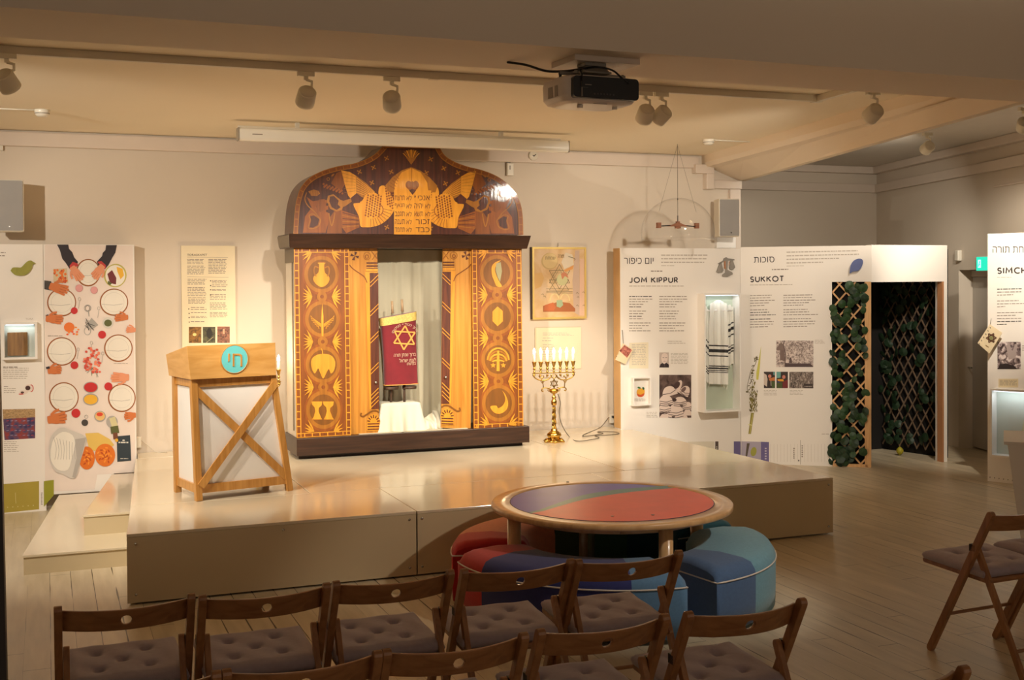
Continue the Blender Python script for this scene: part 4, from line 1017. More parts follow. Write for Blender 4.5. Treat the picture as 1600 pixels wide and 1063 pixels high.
# small sensors
def smoke(px, py, label, sg):
    v = on_z(px, py, ZC - .03)
    t = thing('smoke_detector', label, 'smoke detector', (v.x, v.y, ZC), 0, 'ceiling smoke detectors')
    B(M_GLOSSW).lathe([(0, -.05), (.035, -.05), (.05, -.035), (.055, -.01), (.055, 0), (0, 0)], seg=24).build('cover', t)
    B(M_GMET).lathe([(.05, -.032), (.0525, -.03), (.0525, -.026), (.05, -.024)], seg=24).build('vent_slot', t)
    B(M_GLOSSW).tube([(0, 0, -.004), (sg * .55, .02, -.004)], .006, 6).build('surface_wire', t)
smoke(66, 178, 'small white ceiling detector above the left panels', -1)
smoke(1107, 223, 'small white ceiling detector beside the right beam', 1)
v = on_y(797, 275, YB - .03); t = thing('motion_sensor', 'small white motion sensor on the wall just right of the ark top', 'sensor', (v.x, YB, v.z))
B(M_GLOSSW).box(-.035, .035, -.045, -.01, 0, .125).build('cover', t, bevel=.008); B(M_GMET).box(-.012, .0, -.047, -.045, .06, .1).build('lens_window', t); B(M_BLACK).box(-.03, .005, -.03, -.004, .125, .15).build('swivel', t)
v = on_y(833, 243, YB - .06); t = thing('junction_box', 'round white junction box on the cornice right of the screen case', 'junction box', (v.x, YB - .05, v.z))
B(M_GLOSSW).lathe([(0, 0), (.048, 0), (.048, .02), (.042, .026), (0, .026)], seg=28, mat=Matrix.Rotation(PI / 2, 3, 'X')).build('lid', t)
B(M_BLACK).tube([(-.01, -.027, 0), (.0, -.034, -.01), (.02, -.03, .01)], .004, 6).build('wire', t)
wallbox(-14, 235, 5, 222, .04, M_GLOSSW, 'alarm_box', 'small white box under the cornice at the left edge', 'alarm')
# acoustic dome hanging in front of the wall
YD = 9.9
dc = on_y(1059, 352, YD); k = YD / ray(1059, 352).dot(Vector((0, 1, 0)))
px2m = (on_y(1069, 352, YD) - on_y(1059, 352, YD)).x / 10 * .93
RD_ = 54 * px2m
t = thing('sound_dome', 'clear hanging sound dome with small wooden speaker bar inside', 'sound dome', (dc.x, YD, dc.z))
prof = [(RD_ * math.sin(a), (312 - 352) * -px2m - RD_ * .92 * (1 - math.cos(a))) for a in [k_ * (PI * .56) / 22 for k_ in range(23)]]
M_ACR = glass('clear_acrylic', .03)
B(M_ACR).lathe(prof, seg=56).build('acrylic_shell', t) if False else None
mbd = B(M_ACR)
def dome(u, v):
    a = v * PI * .56; r = RD_ * math.sin(a); return (r * math.cos(2 * PI * u), r * math.sin(2 * PI * u), (352 - 312) * px2m - RD_ * .95 * (1 - math.cos(a)))
mbd.grid(dome, 56, 22); mbd.build('acrylic_shell', t, merge=True)
rz_ = dome(0, 1)[2]
B(M_ACR).tube([(dome(k_ / 56, 1)) for k_ in range(57)], .006, 6, cap=False).build('rim', t)
W_BEECH = wood('beech_bar', (126, 80, 58), (150, 100, 76), (3, 30, 30), rough=.4)
B(W_BEECH).hexa([(-.10, -.025, -.012), (.10, -.025, -.012), (.10, .025, -.012), (-.10, .025, -.012)], [(-.02, -.02, .02), (.02, -.02, .02), (.02, .02, .02), (-.02, .02, .02)]).lathe([(0, -.035), (.03, -.03), (.03, -.012), (0, -.012)], seg=16).lathe([(0, .015), (.022, .015), (.022, .035), (0, .035)], seg=16).build('speaker_bar', t)
B(M_BLACK).tube([(-.21, 0, -.012), (-.09, 0, -.004), (.09, 0, -.004), (.21, 0, -.012)], .006, 8).build('cross_rod', t)
for s in (-1, 1): B(W_BEECH).box(s * .205 - .018, s * .205 + .018, -.02, .02, -.03, .022).build('end_block', t)
B(M_BLACK).tube([(0, 0, .035), (0, 0, .09)], .005, 8).tube([(0, 0, .24), (0, 0, .256)], .005, 8).build('wire_clamp', t)
B(plain('steel_wire', (120, 108, 92), .4, .6)).tube([(0, 0, .09), (0, 0, ZC - dc.z)], .0022, 6).build('hanging_wire', t)
for s in (-1, 1): B(MATS['steel_wire']).tube([(s * .2, 0, .13), (0, 0, ZC - dc.z - .01)], .0012, 5).build('stay_wire', t)
# ============================================================ DISPLAY PANELS
INK = {}
def ink(c, r=.55):
    k = 'print_%02x%02x%02x' % c
    if k not in INK: INK[k] = plain(k, c, r, var=.03)
    return INK[k]
M_BW1 = photo('old_photograph_dark', [(.3, (66, 54, 52)), (.5, (140, 124, 118)), (.62, (206, 192, 184))], 34)
M_BW2 = photo('old_photograph_pale', [(.35, (110, 94, 90)), (.5, (190, 174, 166)), (.6, (222, 208, 200))], 45)
M_BW3 = photo('old_photograph_crowd', [(.3, (60, 52, 48)), (.5, (120, 106, 98)), (.66, (190, 176, 166))], 60, (1, 1, .6))
LT = 2.235
def slab(face, x0, x1, z0, z1, t, name, root, mat=M_PANEL): return B(mat).box(x0, x1, 0, t, z0, z1).build(name, root, bevel=.001)

# ---- left text panel and dinner-table photo panel
FA = Face(-.0, 10.60, 0, 0)
xA0, xA1, xB1 = -.9, FA.px(69, 500)[0], FA.px(211, 500)[0]
ztl = FA.px(100, 382)[1]
pa_ = FA.root('information_panel', 'white text panel with olive band at the left edge', 'display panel', 'white exhibition panels')
slab(FA, xA0, xA1 - .002, 0, ztl, .10, 'board', pa_)
fl = Flat(FA, 0).L(1)
fl.rows(-14, 394, 13, 404, 2, M_GREYINK, .3); fl.text('TORA', 40, 497, 52, 500, M_PALEINK)
fl.rows(5, 573, 28, 577, 1, M_GREYINK, .4); fl.rows(5, 575, 45, 594, 6, M_PALEINK, .35, .1); fl.rows(6, 604, 16, 606, 1, M_GREYINK); fl.rows(6, 607, 26, 616, 3, M_PALEINK, .35, .1)
fl.rows(6, 690, 30, 708, 6, M_PALEINK, .35, .2)
fl.poly([(3, 757), (61, 752), (61, 796), (3, 802)], ink((170, 152, 60)))
fl.L(2); fl.line([(24, 770), (25, 787)], .6, ink((214, 204, 150)))
for k in range(6): fl.ell(12 + k * 8, 793 - k * .6, .8, .8, ink((214, 204, 150)), 6)
fl.L(1).rows(64, 770, 67, 790, 9, M_GREYINK, .5)
fl.build('printed_text', pa_)
fl = Flat(FA, 0).L(1); fl.poly([(4, 640), (55, 639), (55, 685), (7, 688)], photo('mosaic_picture', [(.2, (60, 48, 92)), (.5, (92, 72, 104)), (.75, (140, 60, 60))], 26, kind='voronoi'))
fl.L(2).poly([(4, 640), (55, 639), (55, 652), (5, 655)], photo('manuscript_strip', [(.3, (120, 92, 60)), (.6, (196, 162, 116))], 60, (1, 1, 3)))
for k in range(7):
    for j in range(4): fl.L(3).line([(10 + k * 6.4, 658 + j * 7.5), (14 + k * 6.4, 657.6 + j * 7.5)], 1, ink((176, 60, 70) if (k + j) % 3 == 0 else (150, 140, 170)))
fl.build('printed_picture', pa_)
fl = Flat(FA, 0).L(1); fl.poly(sm([(30, 613), (34, 610), (40, 610), (40, 603), (44, 601), (50, 602), (52, 608), (50, 613), (45, 612), (42, 615), (34, 617), (30, 613)], 3), ink((232, 216, 204))); fl.L(2)
fl.ell(43.5, 606.5, 4, 3.6, ink((70, 42, 38))); fl.ring(48, 607, 4.5, 6, 1.2, ink((198, 66, 60)), 16, -1.6, 1.6); fl.ell(35, 613.5, 2.6, 1.6, ink((80, 50, 44))); fl.ell(33, 616, 4, .9, ink((198, 66, 60)))
fl.build('printed_sweet', pa_)
# green dove cut-out
_dv = B(plain('olive_felt', (152, 150, 66), .7, var=.08, vscale=20)).prism([FA.px(*q_) for q_ in sm([(16.5, 423), (20, 418.5), (27, 418), (33, 418), (39, 412), (44, 408), (49, 407.5), (52, 409.5), (56, 412), (51.5, 413.5), (49, 421), (43, 428), (35, 431), (24, 430), (17.2, 424.5)], 4)[:-1]], -.014, -.004)
o = _dv.build('dove_cutout'); o.location = FA.o
tag(o, 'olive green dove cut-out on the left text panel', 'dove cut-out')
# small lit showcase with a worn wooden board
def showcase(face, px0, py0, px1, py1, depth, label, name='display_case', frame=.018, inner=None, rootcat='showcase', gl=True, sink=False):
    a, z0 = face.px(px0, py1); b_, z1 = face.px(px1, py0)
    t = thing(name, label, rootcat, face.world(a, z0), face.ang)
    w, h = b_ - a, z1 - z0; f = frame
    y0, y1 = (-depth, 0) if not sink else (-.004, depth)
    mb = B(M_WHITE).box(0, f, y0, y1, 0, h).box(w - f, w, y0, y1, 0, h).box(f, w - f, y0, y1, 0, f).box(f, w - f, y0, y1, h - f, h)
    mb.build('frame', t)
    B(inner or M_WHITE).box(f, w - f, y1 - .004, y1 - .001, f, h - f).build('back_board', t)
    if gl: B(glass('showcase_glass', .01)).box(f, w - f, y0 + .004, y0 + .006, f, h - f).build('glass_pane', t)
    return t, w, h, y0, y1
M_SHOWIN = plain('showcase_lining', (206, 214, 204), .6)
t, w, h, y0, y1 = showcase(FA, 4, 503, 58, 562, .07, 'small white wall showcase on the left text panel', inner=M_SHOWIN)
LEDM = emis('led_strip', (226, 240, 255), 1.6)
def led(t, w, h, y0, f=.018, e=1.2):
    B(LEDM).box(f + .01, w - f - .01, y0 + .012, y0 + .02, h - f - .006, h - f - .001).build('led_strip', t)
    ld = bpy.data.lights.new('led_light', 'AREA'); ld.shape = 'RECTANGLE'; ld.size = w * .8; ld.size_y = .012; ld.energy = e; ld.color = (.86, .95, 1)
    lo = bpy.data.objects.new('led_light', ld); COL.objects.link(lo); lo.parent = t; lo.location = (w / 2, y0 + .03, h - f - .012); lo.rotation_euler = (.35, 0, 0)
led(t, w, h, y0, e=.07)
v0, v1 = FA.px(12, 556), FA.px(43, 519)
o = tag(B(wood('old_plank', (120, 84, 40), (160, 118, 64), (30, 30, 2), rough=.6)).box(0, v1[0] - v0[0], 0, .02, 0, v1[1] - v0[1]).build('wooden_tablet', bevel=.003), 'worn brown wooden tablet inside the small left showcase', 'tablet')
wp = FA.world(v0[0], v0[1], .035); o.location = wp

pb_ = FA.root('photo_panel', 'tall panel printed with a festive dinner table seen from above', 'display panel', 'white exhibition panels')
slab(FA, xA1, xB1, 0.278, ztl, .10, 'board', pb_)
B(M_PANEL).box(xA1, xA1 + (xB1 - xA1) * .74, 0, .10, .132, .278).build('board_foot', pb_)
u = 1 / 4.83; u2 = 1 / 4.43
def a1_(pts): return [(x * u, 360 + y * u) for x, y in pts]
def a2_(pts): return [(x * u2, 560 + y * u2) for x, y in pts]
SL = ink((44, 36, 42)); SKIN = ink((226, 150, 112)); SKIN2 = ink((208, 118, 62)); CUFF = ink((190, 54, 52)); PLATE = ink((236, 230, 218), .4); RIM = ink((150, 86, 32)); REDC = ink((198, 40, 42)); ORG = ink((232, 120, 46)); PINK = ink((224, 160, 158)); SILV = ink((170, 166, 160), .4); DK = ink((66, 62, 58)); YEL = ink((234, 178, 50)); CLOTHG = ink((206, 200, 192)); CLOTHD = ink((176, 170, 164)); BOOK = ink((46, 58, 66)); GRN = ink((92, 96, 50)); CORAL = ink((230, 108, 84))
fl = Flat(FA, 0); fl.L(1).poly([(70, 382.5), (207.5, 384), (211.5, 738), (152, 742), (148, 765), (87, 768), (70.5, 768)], ink((232, 218, 208)))
def plate(cx, cy, rx, ry, L_=2, gap=None):
    fl.L(L_).ell(cx, cy, rx, ry, RIM, 36); fl.L(L_ + 1).ell(cx + .2, cy - .2, rx - 1.9, ry - 1.9, PLATE, 36); fl.L(L_ + 2).ring(cx, cy, rx * .72, ry * .72, .4, CLOTHG, 30); fl.line([(cx - rx * .85, cy + ry * .15), (cx, cy + ry * .22), (cx + rx * .6, cy + ry * .12)], .6, CLOTHD)
for (x, y, r1, r2) in ((665, 320, 92, 104), (465, 545, 110, 106), (860, 543, 108, 103), (465, 915, 112, 108), (893, 890, 108, 104)): plate(x * u, 360 + y * u, r1 * u, r2 * u)
for (x, y, r1, r2) in ((442, 270, 103, 104), (843, 275, 96, 98)): plate(x * u2, 560 + y * u2, r1 * u2, r2 * u2)
fl.L(2).ell(870 * u, 360 + 342 * u, 17.5, 18.5, ink((190, 180, 90)), 30, .4); fl.L(3).ell(870 * u, 360 + 342 * u, 15.5, 16.5, PLATE, 30); fl.L(4).poly(a1_([(880, 275), (925, 290), (935, 340), (910, 370), (885, 310)]), YEL); fl.poly(a1_([(810, 330), (845, 300), (878, 360), (875, 408), (830, 400)]), ink((112, 36, 40))); fl.poly(a1_([(815, 380), (845, 400), (830, 415), (812, 405)]), GRN)
fl.L(3).poly(a1_([(400, 292), (505, 286), (515, 395), (405, 402)]), ink((214, 196, 160)))
for k in range(34): fl.L(4).ell((410 + RND.random() * 92) * u, 360 + (300 + RND.random() * 92) * u, 2.1, 1.8, ORG if k % 3 else ink((198, 76, 28)), 8, RND.random() * 3)
fl.L(5).poly(a1_([(430, 108), (515, 108), (520, 140), (545, 165), (560, 205), (590, 240), (560, 275), (525, 292), (495, 245), (470, 215), (452, 150)]), SL)
fl.poly(a1_([(800, 112), (882, 112), (870, 170), (848, 205), (820, 260), (795, 290), (740, 262), (730, 238), (770, 195), (775, 170), (795, 150)]), SL)
fl.L(6).poly(a1_([(525, 268), (548, 238), (585, 250), (590, 268), (545, 290), (530, 300)]), CUFF); fl.poly(a1_([(735, 238), (765, 232), (800, 265), (795, 295), (770, 285)]), CUFF)
fl.L(6).poly(a1_([(335, 378), (385, 385), (400, 430), (388, 455), (335, 445)]), DK)
fl.L(6).poly(a1_([(345, 640), (365, 635), (362, 695), (348, 690)]), SL)
def hand(x, y, deg, L_, col, curl=1.0, side=1, dark=SKIN2):
    """printed hand: wrist at (x, y), pointing along deg, length L_"""
    a = math.radians(deg); c, w = math.cos(a), math.sin(a); T = lambda p, q: (x + (p * c - q * w) * L_, y + (p * w + q * c) * L_)
    fl.L(7).poly(sm([T(-.05, -.16), T(.15, -.20), T(.42, -.25), T(.58, -.20), T(.60, .0), T(.56, .20), T(.38, .25), T(.12, .19), T(-.05, .16), T(-.05, -.16)], 3), col)
    for k, (q, ln) in enumerate(((-.19, .40), (-.065, .47), (.06, .44), (.18, .34))):
        fl.L(8).line([T(.50, q), T(.50 + ln * .55 * curl, q * 1.15), T(.50 + ln * curl, q * 1.2 + side * .05 * (1 - curl))], .125 * L_, col)
        if k: fl.L(9).line([T(.50, q - .062), T(.50 + ln * .8 * curl, (q - .062) * 1.15)], .025 * L_, dark)
    fl.L(8).line([T(.14, side * .20), T(.36, side * .36), T(.56, side * .40)], .125 * L_, col)
hand(113, 418, 55, 26, SKIN, 1, 1); hand(160, 416, 128, 26, SKIN, .9, -1)
hand(79, 447, 18, 30, SKIN2, 1, -1, ink((176, 88, 42))); hand(73, 498, 4, 27, SKIN2, 1, -1, ink((176, 88, 42)))
hand(199, 496, 178, 21, SKIN2, 1, 1, ink((176, 88, 42))); hand(211, 516, 184, 18, SKIN, .6, 1)
hand(76, 580, -8, 25, SKIN2, .7, -1, ink((176, 88, 42))); hand(200, 590, 182, 28, SKIN, 1, -1)
hand(76, 656, -8, 33, SKIN2, .8, -1, ink((176, 88, 42))); hand(211, 649, 178, 22, SKIN2, .6, -1, ink((176, 88, 42)))
fl.poly(a2_([(318, 60), (342, 55), (345, 72), (320, 75)]), SL)
for x, y, r in ((560, 607, 26), (770, 788, 30), (563, 1018, 28)): fl.L(6).ell(x * u, 360 + y * u, r * u, r * u, REDC, 20)
for x, y, r in ((515, 48, 27), (750, 195, 28), (525, 380, 31)): fl.L(6).ell(x * u2, 560 + y * u2, r * u2, r * u2, REDC, 20)
for x, y, r in ((597, 437, 28), (710, 452, 27)): fl.L(6).ell(x * u, 360 + y * u, r * u, r * u, PINK, 20); fl.L(7).ring(x * u, 360 + y * u, r * u, r * u, .5, ink((200, 120, 124)))
fl.L(5).ring(661 * u, 360 + 588 * u, 5.6, 5.6, 1, SILV); fl.ring(661 * u, 360 + 588 * u, 3.5, 4.5, .6, DK); fl.line(a1_([(668, 615), (672, 650)]), 1.4, SILV)
for k in range(12): fl.L(5 + k % 2).line(a1_([(640 + RND.random() * 40, 665 + RND.random() * 60), (670 + RND.random() * 60, 690 + RND.random() * 80)]), .9, DK if k % 2 else SILV)
fl.L(5).poly(a1_([(690, 660), (742, 715), (700, 745), (668, 700)]), SILV); fl.ring(660 * u, 360 + 760 * u, 5.5, 6.6, 1, SILV)
fl.L(5).ell(522 * u, 360 + 732 * u, 8.2, 7.6, ORG); 
for k in range(10): fl.L(6).ell((500 + RND.random() * 100) * u, 360 + (725 + RND.random() * 65) * u, 1.9, 1.4, ink((236, 90, 40) if k % 2 else (244, 150, 60)), 8)
fl.L(5).ell(815 * u, 360 + 698 * u, 8.6, 8.8, ink((214, 210, 200))); fl.L(6).ell(815 * u, 360 + 700 * u, 6, 5.5, GRN)
for (x0, y0) in ((690, 850), (600, 520), (590, 900), (775, 930), (745, 590)):
    fl.L(5).ring(x0 * u, 360 + y0 * u, 2.2, 3, .6, SILV, 16); fl.line(a1_([(x0, y0 + 18), (x0 - 8, y0 + 70)]), .7, SILV)
for k in range(46):
    a = RND.random() * 2 * PI; r = RND.random() ** .5
    fl.L(6 + k % 3).ell((695 + 62 * r * math.cos(a)) * u, 360 + (985 + 105 * r * math.sin(a)) * u, 2.2, 1.9, (CORAL, ink((240, 140, 110)), ink((206, 76, 60)))[k % 3], 8)
for k in range(14): fl.L(6).ell((585 + RND.random() * 105) * u2, 560 + (5 + RND.random() * 100) * u2, 2.1, 1.8, CORAL if k % 2 else ink((206, 76, 60)), 8)
for k in range(10): fl.L(5).line(a2_([(625 + RND.random() * 40, 60), (590 + RND.random() * 90, 80 + RND.random() * 55)]), .5, GRN)
fl.L(5).ell(628 * u2, 560 + 201 * u2, 11.6, 8.8, SILV); fl.L(6).ell(628 * u2, 560 + 201 * u2, 10.4, 7.6, REDC)
fl.L(5).ell(628 * u2, 560 + 285 * u2, 12, 9.4, SILV); fl.L(6).ell(628 * u2, 560 + 285 * u2, 10.6, 7.6, YEL)
fl.L(5).ell(692 * u2, 560 + 402 * u2, 9, 8.6, SILV); fl.L(6).ell(692 * u2, 560 + 400 * u2, 7.6, 7, ink((232, 190, 120))); fl.L(7).ell(690 * u2, 560 + 388 * u2, 5, 3, ink((220, 70, 44)))
fl.L(5).ell(587 * u2, 560 + 446 * u2, 5.2, 5.2, DK); fl.ring(597 * u2, 560 + 405 * u2, 3, 3, .7, SILV)
fl.L(5).poly(a2_([(590, 520), (680, 515), (760, 560), (790, 600), (740, 640), (620, 640)]), ink((226, 190, 96)))
fl.L(7).ell(600 * u2, 560 + 690 * u2, 12.6, 18, ink((220, 112, 28))); fl.L(7).ell(727 * u2, 560 + 670 * u2, 15.8, 17.8, ink((224, 118, 32)))
for k in range(26): fl.L(8).ell((727 + 52 * math.cos(k * 2.4) * (k / 26)) * u2, 560 + (670 + 58 * math.sin(k * 2.4) * (k / 26)) * u2, 2.6, 1.2, ink((240, 150, 50) if k % 2 else (186, 76, 18)), 8, k * 1.1)
for k in range(16): fl.L(8).ell((605 + 38 * math.cos(k * 2.4) * (k / 16)) * u2, 560 + (690 + 55 * math.sin(k * 2.4) * (k / 16)) * u2, 2.6, 1.2, ink((240, 150, 50) if k % 2 else (186, 76, 18)), 8, k * 1.3)
fl.L(9).poly(sm(a2_([(340, 620), (355, 540), (420, 480), (500, 500), (595, 545), (590, 600), (560, 700), (520, 832), (430, 800), (380, 780), (345, 700), (340, 620)]), 3), CLOTHG)
fl.L(10).poly(sm(a2_([(350, 640), (370, 560), (430, 510), (500, 530), (520, 600), (500, 680), (470, 770), (400, 770), (355, 710), (350, 640)]), 3), PLATE)
for k in range(9): fl.L(11).line(sm(a2_([(370 + k * 22, 545 + k * 6), (390 + k * 18, 620 + (k % 3) * 10), (380 + k * 20, 700)])), .6, CLOTHD)
fl.L(11).poly(a2_([(520, 560), (595, 548), (560, 700), (522, 830), (500, 822), (530, 690)]), CLOTHD)
fl.L(5).ell(775 * u2, 560 + 440 * u2, 9, 9.5, CLOTHD); fl.L(6).line(a2_([(775, 410), (795, 470)]), 9.5, ink((214, 204, 156))); fl.L(7).line(a2_([(790, 470), (797, 520)]), 12.5, GRN); fl.line(a2_([(797, 515), (800, 560)]), 7, ink((120, 70, 44))); fl.L(8).ell(807 * u2, 560 + 567 * u2, 2.6, 2.6, YEL)
fl.L(5).poly(a2_([(808, 540), (900, 532), (908, 708), (812, 717)]), BOOK)
fl.L(6).rows(820 * u2, 560 + 578 * u2, 888 * u2, 560 + 590 * u2, 1, ink((220, 216, 206)), .8, .02); fl.ell(855 * u2, 560 + 568 * u2, 2, 1.2, ink((220, 216, 206))); fl.rows(833 * u2, 560 + 692 * u2, 888 * u2, 560 + 698 * u2, 1, ink((200, 196, 186)), .8, .02)
fl.rows(362 * u, 360 + 795 * u, 490 * u, 360 + 802 * u, 1, M_GREYINK, .5); fl.rows(858 * u, 360 + 1004 * u, 980 * u, 360 + 1010 * u, 1, M_GREYINK, .5)
fl.L(5).poly([(68.6, 752), (84, 750), (84, 774), (68.6, 792)], ink((150, 150, 40)))
fl.build('printed_dinner_table', pb_, fix=False)

# ---- poster on the wall
FW_ = Face(1.0, YB - .03, 0, 0)
q = [FW_.px(283, 384), FW_.px(367, 385.5), FW_.px(370, 560), FW_.px(282, 560)]
po = FW_.root('wall_poster', 'cream poster headed TORASKAPET on the wall behind the lectern', 'poster')
B(M_CREAM).box(q[0][0], q[1][0], 0, .028, q[2][1], q[0][1]).build('board', po)
fl = Flat(FW_, 0).L(1)
fl.text('TORASKAPET', 292.5, 396.8, 323.5, 400, M_INK, .02)
fl.line([(292.5, 402), (356, 402.5)], .4, M_GREYINK); fl.line([(292.5, 432.6), (357, 433.6)], .4, M_GREYINK)
for (x0, y0, x1, y1, n) in ((292.5, 405, 321, 414, 4), (292.5, 415.5, 321, 430, 6), (325.5, 405, 355, 429, 10), (293, 436, 323, 446, 4), (293, 449, 323, 464, 6), (294, 465, 323, 476, 5), (298, 480, 324, 486, 2), (298, 488, 324, 491, 1), (298, 494, 324, 498, 2), (298, 502, 322, 505, 1), (331, 438, 357, 444, 3), (331, 445, 357, 450, 2), (331, 452, 356, 456, 2), (328, 460, 355, 470, 4), (328, 473, 356, 485, 5), (328, 488, 357, 497, 4)):
    fl.rows(x0, y0, x1, y1, n, M_GREYINK, .4, .15)
for x, y in ((295, 483), (295.5, 490), (295.5, 496.5), (295.7, 503.5), (329, 439), (329, 446.5), (329, 453), (329, 461)): fl.ell(x, y, 1, 1, M_INK, 8)
fl.build('printed_text', po)
ph = [(295, 511, 314.5, 536, photo('gold_hall_print', [(.3, (60, 40, 16)), (.6, (150, 104, 40))], 30)), (317, 511, 336.5, 536, photo('dark_arch_print', [(.35, (34, 36, 26)), (.65, (92, 92, 62))], 25)), (339.5, 510.5, 359, 536, photo('red_hall_print', [(.35, (70, 36, 30)), (.6, (150, 96, 74))], 35))]
for k, (x0, y0, x1, y1, m_) in enumerate(ph):
    fl = Flat(FW_, 0).L(1); fl.rect(x0, y0, x1, y1, m_); fl.L(2)
    if k == 0: fl.ell(304, 523, 3, 2.4, ink((240, 214, 140)))
    if k == 1: fl.ell(327, 521, 4.5, 8, ink((24, 24, 20))); fl.line([(322, 536), (333, 527)], .7, ink((170, 160, 120)))
    if k == 2: fl.rect(348, 514, 351, 522, ink((214, 160, 130)))
    fl.build('printed_photo', po)

# ---- framed picture
FP = Face(4.0, YB - .045, 0, 0)
pic = FP.root('framed_picture', 'gilt framed painting of layered stars and Hebrew letters right of the ark', 'picture')
M_GILT = plain('gilt_frame', (232, 202, 118), .35, .4, var=.05)
a, z0 = FP.px(832.5, 499.5); b_, z1 = FP.px(916, 386.5); fw = .018
B(M_GILT).box(a, b_, 0, .044, z0, z0 + fw).box(a, b_, 0, .044, z1 - fw, z1).box(a, a + fw, 0, .044, z0 + fw, z1 - fw).box(b_ - fw, b_, 0, .044, z0 + fw, z1 - fw).m(ink((70, 50, 36))).box(a - .008, a, .004, .044, z0, z1).build('frame', pic)
M_CANV = photo('canvas_wash', [(.3, (204, 164, 112)), (.5, (214, 182, 136)), (.7, (222, 196, 164))], 5)
B(M_CANV).box(a + fw, b_ - fw, .008, .03, z0 + fw, z1 - fw).build('canvas', pic)
fl = Flat(FP, -.008); w9 = 9.244
def pp(pts): return [(830 + x / w9, 385 + y / w9) for x, y in pts]
LN = ink((124, 110, 76)); fl.L(1)
fl.ell(830 + 270 / w9, 385 + 215 / w9, 13, 13, ink((196, 168, 112))); fl.L(2).ell(830 + 275 / w9, 385 + 210 / w9, 11.6, 11.8, ink((212, 186, 132)))
fl.poly(pp([(440, 230), (500, 90), (600, 120), (620, 270), (480, 330)]), ink((214, 200, 176)))
fl.L(1).poly(pp([(640, 60), (700, 60), (710, 1010), (620, 950), (600, 500)]), ink((196, 170, 150))); fl.L(1).poly(pp([(712, 180), (768, 180), (768, 1000), (700, 1000)]), ink((218, 182, 156)))
fl.L(1).poly(pp([(60, 390), (160, 380), (190, 460), (150, 580), (60, 620)]), ink((210, 170, 108)))
fl.L(2).poly(pp([(175, 860), (300, 830), (400, 800), (560, 820), (640, 900), (640, 945), (175, 948)]), ink((168, 100, 56))); fl.L(3).poly(pp([(200, 850), (320, 810), (360, 880), (330, 930), (190, 930)]), ink((190, 104, 58)))
fl.poly(pp([(370, 780), (450, 775), (465, 850), (420, 890), (370, 870)]), ink((158, 176, 140)))
fl.L(3).star(830 + 412 / w9, 385 + 440 / w9, 19.5, .8, LN, 0, .95); fl.star(830 + 405 / w9, 385 + 560 / w9, 16, .7, LN, PI, 1.1); fl.star(830 + 410 / w9, 385 + 445 / w9, 13, .6, ink((150, 136, 96)))
fl.L(4).ell(830 + 450 / w9, 385 + 480 / w9, 8.5, 9.5, ink((196, 192, 142))); fl.L(5).poly(pp([(470, 350), (620, 270), (600, 330), (500, 370)]), ink((216, 152, 84))); fl.poly(pp([(430, 400), (480, 370), (520, 400), (540, 460), (490, 430), (450, 480)]), ink((198, 128, 92)))
fl.L(5).ring(830 + 340 / w9, 385 + 790 / w9, 8, 12, 1.6, ink((222, 202, 146)), 16, PI, 1.9 * PI); fl.ring(830 + 490 / w9, 385 + 790 / w9, 8, 12, 1.6, ink((222, 202, 146)), 16, 1.1 * PI, 2 * PI)
for y in (612, 650, 672): fl.line(pp([(220, y), (600, y + 4)]), .5, LN)
fl.L(5).text(heb('שמחת'), 830 + 205 / w9, 385 + 150 / w9, 830 + 350 / w9, 385 + 190 / w9, LN); fl.text(heb('תורה'), 830 + 390 / w9, 385 + 122 / w9, 830 + 475 / w9, 385 + 165 / w9, ink((92, 74, 50))); fl.line(sm(pp([(540, 150), (600, 165), (635, 185), (625, 205)])), .8, LN)
for x, y in ((150, 700), (180, 730), (650, 680), (660, 740), (740, 670), (745, 860), (650, 860)): fl.line(pp([(x, y), (x + 20, y - 14), (x + 35, y + 8)]), .6, LN)
fl.build('painting', pic, fix=False)
hk = FP.px(873, 386); B(M_CHROME).tube([(hk[0], .02, hk[1]), (hk[0] + .01, .04, hk[1] + .04)], .003, 5).build('hanging_hook', pic)
# ---- certificate below
FC = Face(4.0, YB - .012, 0, 0)
ce = FC.root('text_sign', 'cream text sign on the wall behind the lit candelabrum', 'sign')
a, z0 = FC.px(836.5, 579); b_, z1 = FC.px(908, 511)
B(M_CREAM).box(a, b_, 0, .010, z0, z1).build('board', ce)
fl = Flat(FC, 0).L(1); fl.line([(837.5, 579), (837.2, 512), (907.4, 511)], .5, ink((196, 176, 140)))
fl.rows(848, 520, 898, 526, 3, M_PALEINK, .3, .3); fl.rows(848, 528, 866, 530, 1, M_PALEINK, .4); fl.rows(847, 532, 866, 535, 1, M_PALEINK, .4); fl.rows(848, 538, 866, 570, 12, M_PALEINK, .35, .1)
fl.build('printed_text', ce)

# ---- JOM KIPPUR panel
FK = Face(5.3, 10.45, 0, 0)
xk0, xk1 = FK.px(969.5, 500)[0], FK.px(1157, 500)[0]; ztk = FK.px(1060, 388)[1]
kp = FK.root('information_panel', 'white JOM KIPPUR panel with tall shawl showcase', 'display panel', 'white exhibition panels')
slab(FK, xk0, xk1, 0, ztk, .14, 'board', kp)
B(plain('panel_edge_wood', (206, 166, 112), .5)).box(xk0 - .006, xk0 - .0005, .002, .14, ZS + .01, ztk - .002).build('side_edge', kp)
fl = Flat(FK, 0).L(1)
fl.text(heb('יום כיפור'), 975, 403, 1021, 412.5, M_INK, .0)
fl.strokes('JOM KIPPUR', 983, 433.2, 1059.5, 442.3, 1.75, M_INK)
fl.build('title_lettering', kp)
fl = Flat(FK, 0).L(1)
fl.rows(1017, 423, 1035, 425.5, 1, M_GREYINK, .7, .02)
